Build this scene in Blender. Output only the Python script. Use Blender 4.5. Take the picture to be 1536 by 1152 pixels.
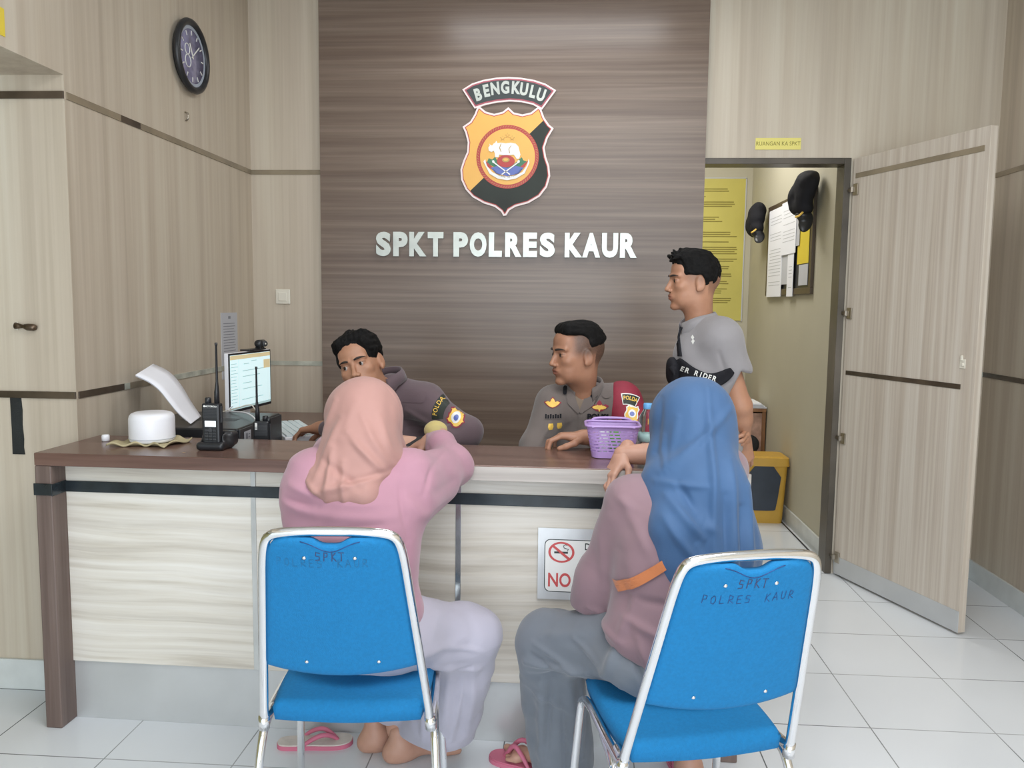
import bpy, bmesh, math, random
import numpy as np
from mathutils import Vector, Matrix
from mathutils.bvhtree import BVHTree
PI = math.pi
random.seed(7)
rng = np.random.RandomState(7)
for o in list(bpy.data.objects):
    bpy.data.objects.remove(o)
sc = bpy.context.scene
C = sc.collection

# ------------------------------------------------------------------ camera, world, light, exposure
F_PX, YAW, PITCH, ROLL, CAM_H = 1229.9, 0.06897, 0.09758, 0.01118, 1.3842
cam_d = bpy.data.cameras.new('camera')
cam = bpy.data.objects.new('camera', cam_d)
C.objects.link(cam)
cam_d.sensor_fit = 'HORIZONTAL'
cam_d.sensor_width = 36.0
cam_d.lens = F_PX / 1536 * 36.0
cam_d.clip_start = 0.02
fw = Vector((-math.sin(YAW) * math.cos(PITCH), math.cos(YAW) * math.cos(PITCH), -math.sin(PITCH)))
rt = Vector((math.cos(YAW), math.sin(YAW), 0))
up = rt.cross(fw)
r2 = rt * math.cos(ROLL) + up * math.sin(ROLL)
u2 = up * math.cos(ROLL) - rt * math.sin(ROLL)
M = Matrix((r2, u2, -fw)).transposed().to_4x4()
M.translation = (0, 0, CAM_H)
cam.matrix_world = M
sc.camera = cam

sc.view_settings.view_transform = 'Standard'
sc.view_settings.look = 'None'
sc.view_settings.gamma = 1
sc.view_settings.exposure = 0.62
sc.view_settings.use_curve_mapping = False

w = bpy.data.worlds.new('daylight_world')
sc.world = w
w.use_nodes = True
bg = w.node_tree.nodes['Background']
bg.inputs['Color'].default_value = (0.80, 0.90, 1.0, 1)
bg.inputs['Strength'].default_value = 0.9


def area(name, loc, rot, sx, sy, power, col=(1, 1, 1)):
    d = bpy.data.lights.new(name, 'AREA')
    d.shape = 'RECTANGLE'
    d.size = sx
    d.size_y = sy
    d.energy = power
    d.color = col
    o = bpy.data.objects.new(name, d)
    o.location = loc
    o.rotation_euler = rot
    C.objects.link(o)
    return o


area('daylight_from_entrance', (0.4, -2.6, 1.55), (PI / 2, 0, 0), 3.6, 2.3, 70, (0.88, 0.95, 1.0))
area('ceiling_panel_light', (0.45, 1.0, 2.93), (0, 0, 0), 1.5, 1.5, 36, (0.97, 0.98, 1.0))
area('ceiling_tube_light', (-0.1, 3.65, 2.93), (0, 0, 0), 1.2, 0.2, 7, (0.96, 0.98, 1.0))
area('inner_room_light', (0.7, 5.5, 2.9), (0, 0, 0), 0.8, 0.8, 17, (1.0, 0.98, 0.93))


# ------------------------------------------------------------------ materials
def new_mat(name):
    m = bpy.data.materials.new(name)
    m.use_nodes = True
    nt = m.node_tree
    b = nt.nodes['Principled BSDF']
    return m, nt, b


def plain(name, col, rough=0.6, metal=0.0, bump=0.0, bscale=200, var=0.06, vscale=12, **kw):
    m, nt, b = new_mat(name)
    n = nt.nodes.new('ShaderNodeTexNoise')
    tc = nt.nodes.new('ShaderNodeTexCoord')
    nt.links.new(tc.outputs['Object'], n.inputs['Vector'])
    n.inputs['Scale'].default_value = vscale
    n.inputs['Detail'].default_value = 4
    r = nt.nodes.new('ShaderNodeValToRGB')
    r.color_ramp.elements[0].position = 0.3
    r.color_ramp.elements[1].position = 0.7
    r.color_ramp.elements[0].color = tuple(c * (1 - var) for c in col[:3]) + (1,)
    r.color_ramp.elements[1].color = tuple(min(1, c * (1 + var)) for c in col[:3]) + (1,)
    nt.links.new(n.outputs['Fac'], r.inputs['Fac'])
    nt.links.new(r.outputs['Color'], b.inputs['Base Color'])
    b.inputs['Roughness'].default_value = rough
    b.inputs['Metallic'].default_value = metal
    if bump:
        n2 = nt.nodes.new('ShaderNodeTexNoise')
        n2.inputs['Scale'].default_value = bscale
        nt.links.new(tc.outputs['Object'], n2.inputs['Vector'])
        bp = nt.nodes.new('ShaderNodeBump')
        bp.inputs['Strength'].default_value = bump
        bp.inputs['Distance'].default_value = 0.002
        nt.links.new(n2.outputs['Fac'], bp.inputs['Height'])
        nt.links.new(bp.outputs['Normal'], b.inputs['Normal'])
    for k, v in kw.items():
        b.inputs[k.replace('_', ' ')].default_value = v
    return m


def wood(name, cols, scale, rough=0.4, distort=0.0, fine=(1, 1, 1), coat=0.0, wave=None):
    """cols: dark..light stops along a stretched noise."""
    m, nt, b = new_mat(name)
    tc = nt.nodes.new('ShaderNodeTexCoord')
    mp = nt.nodes.new('ShaderNodeMapping')
    mp.inputs['Scale'].default_value = scale
    src = tc.outputs['Object']
    if wave:
        wn = nt.nodes.new('ShaderNodeTexNoise')
        wn.inputs['Scale'].default_value = wave[0]
        wn.inputs['Detail'].default_value = 1
        nt.links.new(src, wn.inputs['Vector'])
        ma = nt.nodes.new('ShaderNodeVectorMath')
        ma.operation = 'MULTIPLY_ADD'
        nt.links.new(wn.outputs['Color'], ma.inputs[0])
        ma.inputs[1].default_value = wave[1]
        nt.links.new(src, ma.inputs[2])
        src = ma.outputs[0]
    nt.links.new(src, mp.inputs['Vector'])
    n = nt.nodes.new('ShaderNodeTexNoise')
    n.inputs['Scale'].default_value = 1.0
    n.inputs['Detail'].default_value = 5
    n.inputs['Roughness'].default_value = 0.62
    n.inputs['Distortion'].default_value = distort
    nt.links.new(mp.outputs[0], n.inputs['Vector'])
    r = nt.nodes.new('ShaderNodeValToRGB')
    el = r.color_ramp.elements
    el[0].position = 0.30
    el[0].color = cols[0] + (1,)
    el[1].position = 0.70
    el[1].color = cols[-1] + (1,)
    for i, c in enumerate(cols[1:-1]):
        e = el.new(0.30 + 0.40 * (i + 1) / (len(cols) - 1))
        e.color = c + (1,)
    nt.links.new(n.outputs['Fac'], r.inputs['Fac'])
    mp2 = nt.nodes.new('ShaderNodeMapping')
    mp2.inputs['Scale'].default_value = tuple(s * f for s, f in zip(scale, fine))
    nt.links.new(src, mp2.inputs['Vector'])
    n2 = nt.nodes.new('ShaderNodeTexNoise')
    n2.inputs['Scale'].default_value = 1.0
    n2.inputs['Detail'].default_value = 3
    nt.links.new(mp2.outputs[0], n2.inputs['Vector'])
    mx = nt.nodes.new('ShaderNodeMix')
    mx.data_type = 'RGBA'
    mx.blend_type = 'OVERLAY'
    mx.inputs[0].default_value = 0.28
    nt.links.new(r.outputs['Color'], mx.inputs[6])
    nt.links.new(n2.outputs['Fac'], mx.inputs[7])
    nt.links.new(mx.outputs[2], b.inputs['Base Color'])
    b.inputs['Roughness'].default_value = rough
    b.inputs['Coat Weight'].default_value = coat
    b.inputs['Coat Roughness'].default_value = 0.25
    return m


WALLW = wood('beige_laminate', [(0.475, 0.40, 0.31), (0.55, 0.475, 0.378), (0.61, 0.54, 0.44)], (22, 22, 0.35),
             0.45, 0.25, (0.28, 0.28, 1.2))
PANEL = wood('walnut_laminate', [(0.130, 0.088, 0.066), (0.178, 0.128, 0.098), (0.235, 0.178, 0.140)], (0.5, 10, 24),
             0.30, 0.3, (2, 4, 4))
DESKW = wood('brown_counter_laminate', [(0.115, 0.062, 0.048), (0.165, 0.095, 0.075), (0.215, 0.132, 0.108)],
             (0.8, 14, 18), 0.25, 0.3, (2, 4, 4))
LEGW = wood('brown_leg_laminate', [(0.105, 0.070, 0.058), (0.150, 0.105, 0.09), (0.20, 0.15, 0.13)],
            (26, 26, 0.8), 0.4, 0.3, (3, 3, 2))
FRONTW = wood('ash_front_laminate', [(0.54, 0.49, 0.42), (0.70, 0.655, 0.58), (0.80, 0.765, 0.70)], (1.0, 8, 26),
              0.35, 0.4, (2, 3, 3), wave=(1.6, (0.0, 0.0, 0.07)))
SLABG = wood('grey_edge_laminate', [(0.36, 0.32, 0.29), (0.45, 0.41, 0.375), (0.52, 0.48, 0.44)], (0.9, 8, 25),
             0.4, 0.3, (2, 3, 3))
DOORW = wood('door_laminate', [(0.48, 0.405, 0.33), (0.58, 0.51, 0.43), (0.66, 0.60, 0.52)], (26, 26, 0.45), 0.4, 0.3,
             (3, 3, 1.5))
CREAM = plain('cream_paint', (0.52, 0.485, 0.375), 0.75, var=0.03, vscale=2.5)
OLIVE = plain('olive_paint', (0.40, 0.36, 0.18), 0.75, var=0.05, vscale=2)
GREYKICK = plain('grey_kick_board', (0.56, 0.57, 0.57), 0.3, 0.35, var=0.05, vscale=5)
BASEB = plain('grey_skirting_tile', (0.64, 0.67, 0.66), 0.3, var=0.06)
WHITEC = plain('white_ceiling_paint', (0.8, 0.8, 0.78), 0.8, var=0.02)
BLACKTAPE = plain('black_glossy_strip', (0.022, 0.030, 0.036), 0.22, var=0.5, vscale=9)
BROWNTAPE = plain('brown_tape', (0.075, 0.055, 0.038), 0.22, var=0.45, vscale=7)
TANTAPE = plain('tan_tape', (0.27, 0.22, 0.15), 0.25, var=0.2, vscale=7)
PALETAPE = plain('pale_clear_tape', (0.46, 0.47, 0.40), 0.2, var=0.3, vscale=14)
DARKJAMB = wood('brown_metal_jamb', [(0.055, 0.045, 0.032), (0.085, 0.070, 0.052), (0.12, 0.10, 0.078)], (2, 2, 2), 0.35)
CHROME = plain('polished_chrome', (0.86, 0.86, 0.87), 0.09, 1.0, var=0.01)
STEEL = plain('dull_steel', (0.42, 0.38, 0.32), 0.3, 1.0, var=0.1)
BRASS = plain('dark_brass', (0.14, 0.10, 0.07), 0.35, 0.8, var=0.3, vscale=60)
BLACKP = plain('black_plastic', (0.018, 0.019, 0.022), 0.35, var=0.1)
DGREYP = plain('dark_grey_plastic', (0.045, 0.047, 0.052), 0.4, var=0.1)
WHITEP = plain('white_plastic', (0.86, 0.86, 0.90), 0.35, var=0.01)
IVORYP = plain('ivory_plastic', (0.74, 0.70, 0.60), 0.3, var=0.01)
PAPER = plain('white_paper', (0.90, 0.91, 0.97), 0.7, var=0.015, vscale=4)
PAPERG = plain('grey_paper', (0.55, 0.56, 0.60), 0.7, var=0.03, vscale=5)
INK = plain('grey_ink', (0.26, 0.27, 0.30), 0.8, var=0.1)
YELLOWP = plain('yellow_poster', (0.58, 0.51, 0.12), 0.45, var=0.05, vscale=4)
YELLOWS = plain('yellow_card', (0.80, 0.62, 0.05), 0.5, var=0.02)
PALEYEL = plain('pale_yellow_sticker', (0.80, 0.71, 0.20), 0.5, var=0.02)
POSTINK = plain('olive_ink', (0.26, 0.22, 0.04), 0.7, var=0.1)
LETTER = plain('brushed_acrylic_letter', (0.60, 0.63, 0.58), 0.25, 0.25, var=0.08, vscale=16)
E_PINK = plain('emblem_pale_edge', (0.88, 0.74, 0.72), 0.4, var=0.01)
E_RED = plain('emblem_red', (0.48, 0.055, 0.05), 0.4, var=0.03)
E_ROSE = plain('emblem_rose', (0.42, 0.10, 0.13), 0.4, var=0.03)
E_DARK = plain('emblem_dark_grey', (0.045, 0.055, 0.055), 0.6, var=0.04)
E_BLACK = plain('emblem_black', (0.022, 0.028, 0.022), 0.6, var=0.2, vscale=6)
E_YEL = plain('emblem_amber', (0.86, 0.47, 0.11), 0.4, var=0.03)
E_WHITE = plain('emblem_white', (0.85, 0.85, 0.83), 0.4, var=0.01)
E_GREEN = plain('emblem_green', (0.05, 0.20, 0.10), 0.4, var=0.03)
E_BLUE = plain('emblem_blue', (0.12, 0.17, 0.48), 0.4, var=0.03)
E_GOLD = plain('emblem_gold_line', (0.50, 0.33, 0.10), 0.4, var=0.03)
PINKSH = plain('pink_rubber', (0.62, 0.17, 0.26), 0.6, var=0.05)
SOLE = plain('pale_insole', (0.66, 0.60, 0.55), 0.7, var=0.08, vscale=40)
LILAC = plain('lilac_plastic', (0.47, 0.31, 0.64), 0.35, var=0.03)
OCHRE = plain('ochre_plastic', (0.58, 0.34, 0.05), 0.4, var=0.04)
NAVYP = plain('dark_navy_plastic', (0.035, 0.045, 0.065), 0.35, var=0.1)
GREENP = plain('green_wrapper', (0.14, 0.50, 0.05), 0.4, var=0.3, vscale=50)
CAPBLUE = plain('light_blue_cap', (0.15, 0.42, 0.78), 0.35)
WOODBR = wood('brown_cabinet_wood', [(0.20, 0.09, 0.035), (0.30, 0.14, 0.06), (0.38, 0.2, 0.09)], (20, 20, 2), 0.4)
CLOTHY = plain('beige_rag', (0.50, 0.43, 0.26), 0.9, bump=0.4, bscale=300, var=0.1)
KEYC = plain('white_key', (0.70, 0.78, 0.80), 0.4)
TICKD = plain('marker_ink', (0.03, 0.05, 0.14), 0.6, var=0.3)
TICKF = plain('light_marker_ink', (0.010, 0.055, 0.19), 0.7, var=0.4, vscale=60)
FADE1 = plain('faded_marker_ink', (0.008, 0.13, 0.30), 0.7, var=0.3)
HAIR = plain('black_hair', (0.007, 0.0065, 0.0065), 0.75, bump=0.6, bscale=260, var=0.3, vscale=120)
HAIRB = plain('stubble_hair', (0.035, 0.028, 0.022), 0.6, var=0.2, vscale=200)
BROWM = plain('dark_eyebrow', (0.03, 0.022, 0.018), 0.8)
TEETH = plain('tooth_white', (0.7, 0.68, 0.62), 0.3)
GOLDTH = plain('gold_thread', (0.85, 0.55, 0.10), 0.5, var=0.1, vscale=60)
MAROON = plain('maroon_patch', (0.28, 0.025, 0.05), 0.7, var=0.08, vscale=30)
BLACKCL = plain('black_cloth', (0.02, 0.02, 0.024), 0.8, bump=0.3, bscale=400, var=0.1)
WHITETH = plain('white_thread', (0.75, 0.75, 0.72), 0.7)
SILVER = plain('silver_metal', (0.8, 0.8, 0.82), 0.15, 1.0)


def fabric(name, col, rough=0.85, sheen=0.25, weave=900, bump=0.25, var=0.05, vscale=9):
    m = plain(name, col, rough, bump=bump, bscale=weave, var=var, vscale=vscale)
    b = m.node_tree.nodes['Principled BSDF']
    b.inputs['Sheen Weight'].default_value = sheen
    b.inputs['Sheen Roughness'].default_value = 0.5
    return m


for m_ in (HAIR, BLACKCL):
    m_.node_tree.nodes['Principled BSDF'].inputs['Specular IOR Level'].default_value = 0.15
F_CHAIR = fabric('blue_chair_fabric', (0.003, 0.175, 0.42), 0.85, 0.0, 420, 0.5, 0.07, 130)
F_PINK = fabric('pink_jersey', (0.44, 0.230, 0.295))
F_ROSEH = fabric('dusty_rose_scarf', (0.45, 0.245, 0.215), 0.7, 0.15)
F_LAV = fabric('lavender_cotton', (0.42, 0.40, 0.475))
F_MAUVE = fabric('mauve_jersey', (0.25, 0.155, 0.178))
F_BLUEH = fabric('blue_scarf', (0.044, 0.110, 0.240), 0.7, 0.12)
F_GREYP = fabric('grey_trouser_cloth', (0.145, 0.162, 0.190))
F_BROWNU = fabric('purple_brown_uniform', (0.125, 0.085, 0.098))
F_GREYU = fabric('taupe_uniform', (0.155, 0.128, 0.118))
F_GREYT = fabric('grey_polo', (0.29, 0.275, 0.285))
F_DARKT = fabric('dark_trouser_cloth', (0.03, 0.03, 0.035))
F_ORANGE = fabric('orange_strap', (0.52, 0.17, 0.06))
F_TAN = fabric('khaki_cuff', (0.52, 0.42, 0.16))


def skin_mat(name, base):
    m, nt, b = new_mat(name)
    at = nt.nodes.new('ShaderNodeAttribute')
    at.attribute_name = 'tint'
    n = nt.nodes.new('ShaderNodeTexNoise')
    n.inputs['Scale'].default_value = 25
    tc = nt.nodes.new('ShaderNodeTexCoord')
    nt.links.new(tc.outputs['Object'], n.inputs['Vector'])
    r = nt.nodes.new('ShaderNodeValToRGB')
    r.color_ramp.elements[0].position = 0.3
    r.color_ramp.elements[1].position = 0.7
    r.color_ramp.elements[0].color = (base[0] * 0.93, base[1] * 0.90, base[2] * 0.88, 1)
    r.color_ramp.elements[1].color = (base[0] * 1.04, base[1] * 1.05, base[2] * 1.05, 1)
    nt.links.new(n.outputs['Fac'], r.inputs['Fac'])
    mx = nt.nodes.new('ShaderNodeMix')
    mx.data_type = 'RGBA'
    mx.blend_type = 'MULTIPLY'
    mx.inputs[0].default_value = 1.0
    nt.links.new(r.outputs['Color'], mx.inputs[6])
    nt.links.new(at.outputs['Color'], mx.inputs[7])
    nt.links.new(mx.outputs[2], b.inputs['Base Color'])
    b.inputs['Roughness'].default_value = 0.5
    b.inputs['Subsurface Weight'].default_value = 0.08
    b.inputs['Subsurface Radius'].default_value = (0.01, 0.004, 0.002)
    return m


SK1 = skin_mat('warm_light_skin', (0.52, 0.29, 0.21))
SK2 = skin_mat('warm_brown_skin', (0.40, 0.20, 0.125))
SK3 = skin_mat('tan_skin', (0.44, 0.225, 0.14))


def glass_mat(name, col, rough=0.03):
    m, nt, b = new_mat(name)
    b.inputs['Base Color'].default_value = col + (1,)
    b.inputs['Transmission Weight'].default_value = 1.0
    b.inputs['Roughness'].default_value = rough
    b.inputs['IOR'].default_value = 1.2
    return m


BOTTLE = glass_mat('clear_bottle_plastic', (0.90, 0.95, 0.97))


def emit(name, col, s):
    m, nt, b = new_mat(name)
    b.inputs['Base Color'].default_value = col + (1,)
    b.inputs['Emission Color'].default_value = col + (1,)
    b.inputs['Emission Strength'].default_value = s
    b.inputs['Roughness'].default_value = 0.2
    return m


SCREEN = emit('lit_screen', (0.70, 0.90, 0.93), 0.36)
SCR_TAN = emit('lit_screen_tan', (0.66, 0.55, 0.32), 0.3)
SCR_GREY = emit('lit_screen_grey', (0.42, 0.58, 0.58), 0.3)
RADIOLCD = emit('lit_radio_display', (0.75, 0.82, 0.9), 0.45)
LEDG = emit('orange_led', (1.0, 0.5, 0.15), 1.5)
TUBEL = emit('lit_diffuser', (1, 1, 1), 3.0)


def tile_mat():
    m, nt, b = new_mat('white_floor_tiles')
    tc = nt.nodes.new('ShaderNodeTexCoord')
    sp = nt.nodes.new('ShaderNodeSeparateXYZ')
    nt.links.new(tc.outputs['Object'], sp.inputs[0])

    def mth(op, a, c=None):
        n = nt.nodes.new('ShaderNodeMath')
        n.operation = op
        for i, v in enumerate((a, c)):
            if v is None:
                continue
            if isinstance(v, (int, float)):
                n.inputs[i].default_value = v
            else:
                nt.links.new(v, n.inputs[i])
        return n.outputs[0]

    def line(ax, off, wd):
        v = mth('FRACT', mth('DIVIDE', mth('SUBTRACT', sp.outputs[ax], off), 0.4))
        d = mth('ABSOLUTE', mth('SUBTRACT', v, 0.5))
        return mth('GREATER_THAN', d, 0.5 - wd)
    g = mth('MAXIMUM', line('X', 1.418 - 8.0, 0.0052), line('Y', 3.4676 - 8.0, 0.0052))
    n = nt.nodes.new('ShaderNodeTexNoise')
    n.inputs['Scale'].default_value = 1.7
    nt.links.new(tc.outputs['Object'], n.inputs['Vector'])
    r = nt.nodes.new('ShaderNodeValToRGB')
    r.color_ramp.elements[0].color = (0.68, 0.71, 0.745, 1)
    r.color_ramp.elements[1].color = (0.79, 0.82, 0.85, 1)
    nt.links.new(n.outputs['Fac'], r.inputs['Fac'])
    gn = nt.nodes.new('ShaderNodeTexNoise')
    gn.inputs['Scale'].default_value = 1.1
    nt.links.new(tc.outputs['Object'], gn.inputs['Vector'])
    gr = nt.nodes.new('ShaderNodeValToRGB')
    gr.color_ramp.elements[0].position = 0.42
    gr.color_ramp.elements[1].position = 0.62
    gr.color_ramp.elements[0].color = (0.10, 0.11, 0.12, 1)
    gr.color_ramp.elements[1].color = (0.40, 0.42, 0.43, 1)
    nt.links.new(gn.outputs['Fac'], gr.inputs['Fac'])
    mx = nt.nodes.new('ShaderNodeMix')
    mx.data_type = 'RGBA'
    nt.links.new(g, mx.inputs[0])
    nt.links.new(r.outputs['Color'], mx.inputs[6])
    nt.links.new(gr.outputs['Color'], mx.inputs[7])
    nt.links.new(mx.outputs[2], b.inputs['Base Color'])
    b.inputs['Roughness'].default_value = 0.16
    return m


TILE = tile_mat()

# ------------------------------------------------------------------ object helpers


def tag(o, label=None, cat=None, group=None, kind=None):
    if label:
        o['label'] = label
    if cat:
        o['category'] = cat
    if group:
        o['group'] = group
    if kind:
        o['kind'] = kind
    return o


def thing(name, label, cat, loc=(0, 0, 0), rz=0.0, group=None):
    o = bpy.data.objects.new(name, None)
    o.empty_display_size = 0.1
    o.location = loc
    o.rotation_euler = (0, 0, rz)
    C.objects.link(o)
    return tag(o, label, cat, group)


def link(name, me, mat, parent=None, world=True, smooth=False, label=None):
    """Link a mesh; world=True: its vertices are room coordinates even under a parent."""
    o = bpy.data.objects.new(name, me)
    for m_ in (mat if isinstance(mat, (list, tuple)) else [mat]):
        me.materials.append(m_)
    C.objects.link(o)
    if smooth:
        me.polygons.foreach_set('use_smooth', [True] * len(me.polygons))
    if parent is not None:
        o.parent = parent
        if world:
            p = parent
            mw = Matrix.Identity(4)
            chain = []
            while p:
                chain.append(p)
                p = p.parent
            for q in reversed(chain):
                mw = mw @ q.matrix_parent_inverse @ Matrix.LocRotScale(q.location, q.rotation_euler, q.scale)
            o.matrix_parent_inverse = mw.inverted()
    if label:
        o['label'] = label
    return o


def bm_mesh(bm, name='m'):
    me = bpy.data.meshes.new(name)
    bm.to_mesh(me)
    bm.free()
    return me


def py_mesh(v, f, name='m'):
    me = bpy.data.meshes.new(name)
    me.from_pydata([tuple(map(float, p)) for p in v], [], [tuple(map(int, q)) for q in f])
    me.update()
    return me


def box_bm(bm, lo, hi, bev=0.0, mx=None, seg=2):
    g = bmesh.ops.create_cube(bm, size=1)
    vs = g['verts']
    for v in vs:
        v.co = Vector([lo[i] + (hi[i] - lo[i]) * (v.co[i] + 0.5) for i in range(3)])
    if bev:
        es = list({e for v in vs for e in v.link_edges})
        r = bmesh.ops.bevel(bm, geom=es, offset=bev, segments=seg, affect='EDGES', profile=0.5)
        vs = list({v for f in r['faces'] for v in f.verts} | {v for v in vs if v.is_valid})
    if mx is not None:
        for v in vs:
            v.co = mx @ v.co
    return vs


def box(name, lo, hi, mat, parent=None, bev=0.0, world=True, mx=None, label=None, smooth=False):
    bm = bmesh.new()
    box_bm(bm, lo, hi, bev, mx)
    return link(name, bm_mesh(bm), mat, parent, world, smooth, label)


def struct(o):
    o['kind'] = 'structure'
    return o


def tube_vf(pts, rad, n=10, closed=False, cap=True):
    pts = [Vector(p) for p in pts]
    N = len(pts)
    rads = rad if isinstance(rad, (list, tuple)) else [rad] * N
    T = []
    for i in range(N):
        if closed:
            t = pts[(i + 1) % N] - pts[i - 1]
        else:
            t = pts[min(i + 1, N - 1)] - pts[max(i - 1, 0)]
        T.append(t.normalized())
    a = Vector((0, 0, 1)) if abs(T[0].z) < 0.9 else Vector((1, 0, 0))
    u = T[0].cross(a).normalized()
    v, f = [], []
    for i in range(N):
        u = (u - T[i] * u.dot(T[i])).normalized()
        w_ = T[i].cross(u)
        for k in range(n):
            an = 2 * PI * k / n
            v.append(pts[i] + (u * math.cos(an) + w_ * math.sin(an)) * rads[i])
    for i in range(N if closed else N - 1):
        j = (i + 1) % N
        for k in range(n):
            f.append((i * n + k, i * n + (k + 1) % n, j * n + (k + 1) % n, j * n + k))
    if cap and not closed:
        f.append(tuple(range(n))[::-1])
        f.append(tuple((N - 1) * n + k for k in range(n)))
    return v, f


def merge_vf(*lst):
    V, F_ = [], []
    for v, f in lst:
        b = len(V)
        V += list(v)
        F_ += [tuple(i + b for i in q) for q in f]
    return V, F_


def smooth_path(pts, it=2, closed=False):
    """corner-rounding (Chaikin) keeping the ends"""
    pts = [Vector(p) for p in pts]
    for _ in range(it):
        q = []
        N = len(pts)
        for i in range(N if closed else N - 1):
            a, b = pts[i], pts[(i + 1) % N]
            q += [a * 0.75 + b * 0.25, a * 0.25 + b * 0.75]
        if not closed:
            q = [pts[0]] + q[0:] + [pts[-1]]
        pts = q
    return pts


def tube(name, pts, rad, mat, parent=None, n=10, closed=False, world=True, label=None):
    v, f = tube_vf(pts, rad, n, closed)
    return link(name, py_mesh(v, f), mat, parent, world, True, label)


def lathe_vf(prof, c=(0, 0, 0), n=32, sx=1, sy=1):
    v, f = [], []
    for r, z in prof:
        for k in range(n):
            a = 2 * PI * k / n
            v.append((c[0] + r * sx * math.cos(a), c[1] + r * sy * math.sin(a), c[2] + z))
    for i in range(len(prof) - 1):
        for k in range(n):
            f.append((i * n + k, i * n + (k + 1) % n, (i + 1) * n + (k + 1) % n, (i + 1) * n + k))
    f.append(tuple(range(n))[::-1])
    f.append(tuple((len(prof) - 1) * n + k for k in range(n)))
    return v, f


def plane_xf(origin, u, v):
    """matrix taking text/shape XY(+Z out) onto a plane spanned by u (right), v (up)"""
    u = Vector(u).normalized()
    v = Vector(v).normalized()
    n = u.cross(v)
    m = Matrix((u, v, n)).transposed().to_4x4()
    m.translation = Vector(origin)
    return m


def text_bm(body, size, extrude=0.002, offset=0.0, sx=1.0, align='CENTER', spacing=1.0):
    cu = bpy.data.curves.new('t', 'FONT')
    cu.body = body
    cu.size = size
    cu.extrude = extrude
    cu.offset = offset
    cu.align_x = align
    cu.space_character = spacing
    cu.resolution_u = 4
    ob = bpy.data.objects.new('t', cu)
    C.objects.link(ob)
    dg = bpy.context.evaluated_depsgraph_get()
    me = bpy.data.meshes.new_from_object(ob.evaluated_get(dg))
    bpy.data.objects.remove(ob)
    bpy.data.curves.remove(cu)
    bm = bmesh.new()
    bm.from_mesh(me)
    bpy.data.meshes.remove(me)
    for v in bm.verts:
        v.co.x *= sx
    return bm


def text(name, body, size, mx, mat, parent=None, extrude=0.002, offset=0.0, sx=1.0, align='CENTER', world=True,
         spacing=1.0, label=None):
    bm = text_bm(body, size, extrude, offset, sx, align, spacing)
    bm.transform(mx)
    return link(name, bm_mesh(bm), mat, parent, world, False, label)


def poly_plate(name, pts2, z0, z1, mx, mat, parent=None, world=True, label=None, holes=None):
    """extruded flat polygon: pts2 in plane units"""
    bm = bmesh.new()
    vs = [bm.verts.new((p[0], p[1], z1)) for p in pts2]
    f = bm.faces.new(vs)
    f.normal_update()
    if f.normal.z < 0:
        f.normal_flip()
    vb = [bm.verts.new((p[0], p[1], z0)) for p in pts2]
    N = len(vs)
    area_ = sum(pts2[i][0] * pts2[(i + 1) % N][1] - pts2[(i + 1) % N][0] * pts2[i][1] for i in range(N))
    for i in range(N):
        j = (i + 1) % N
        q = (vs[i], vb[i], vb[j], vs[j]) if area_ > 0 else (vs[j], vb[j], vb[i], vs[i])
        bm.faces.new(q)
    bmesh.ops.triangulate(bm, faces=[f])
    bm.transform(mx)
    return link(name, bm_mesh(bm), mat, parent, world, False, label)


def offset_poly(p, d):
    """move a closed polygon inward by d"""
    N = len(p)
    A = sum(p[i][0] * p[(i + 1) % N][1] - p[(i + 1) % N][0] * p[i][1] for i in range(N))
    s = 1 if A > 0 else -1
    out = []
    for i in range(N):
        a, b, c = p[i - 1], p[i], p[(i + 1) % N]
        e1 = Vector((b[0] - a[0], b[1] - a[1])).normalized()
        e2 = Vector((c[0] - b[0], c[1] - b[1])).normalized()
        n1 = Vector((-e1.y, e1.x)) * s
        n2 = Vector((-e2.y, e2.x)) * s
        n = (n1 + n2)
        if n.length < 1e-6:
            n = n1
        n.normalize()
        k = min(1.8, 1 / max(0.4, n.dot(n1)))
        out.append((b[0] + n.x * d * k, b[1] + n.y * d * k))
    return out


def clip_half(p, a, b):
    """keep the part of polygon p on the right of line a->b"""
    out = []

    def side(q):
        return (b[0] - a[0]) * (q[1] - a[1]) - (b[1] - a[1]) * (q[0] - a[0])
    N = len(p)
    for i in range(N):
        q, r = p[i], p[(i + 1) % N]
        s1, s2 = side(q), side(r)
        if s1 <= 0:
            out.append(q)
        if s1 * s2 < 0:
            t = s1 / (s1 - s2)
            out.append((q[0] + (r[0] - q[0]) * t, q[1] + (r[1] - q[1]) * t))
    return out


# ------------------------------------------------------------------ signed distance modelling
def A(*p):
    return np.array(p, dtype=np.float64)


def rotm(x, y, z):
    """columns: right, forward, up"""
    return np.array(Matrix.Rotation(z, 3, 'Z') @ Matrix.Rotation(x, 3, 'X') @ Matrix.Rotation(y, 3, 'Y'))


class Cap:
    def __init__(s, a, b, ra, rb=None, k=0.02, sub=False):
        s.a, s.b = A(*a), A(*b)
        s.ra, s.rb = ra, ra if rb is None else rb
        s.k, s.sub = k, sub
        m = max(s.ra, s.rb)
        s.lo, s.hi = np.minimum(s.a, s.b) - m, np.maximum(s.a, s.b) + m

    def d(s, X, Y, Z):
        ab = s.b - s.a
        L = max(1e-9, ab @ ab)
        t = np.clip(((X - s.a[0]) * ab[0] + (Y - s.a[1]) * ab[1] + (Z - s.a[2]) * ab[2]) / L, 0, 1)
        return np.sqrt((X - s.a[0] - t * ab[0]) ** 2 + (Y - s.a[1] - t * ab[1]) ** 2 + (Z - s.a[2] - t * ab[2]) ** 2) - (
            s.ra + (s.rb - s.ra) * t)


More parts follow.
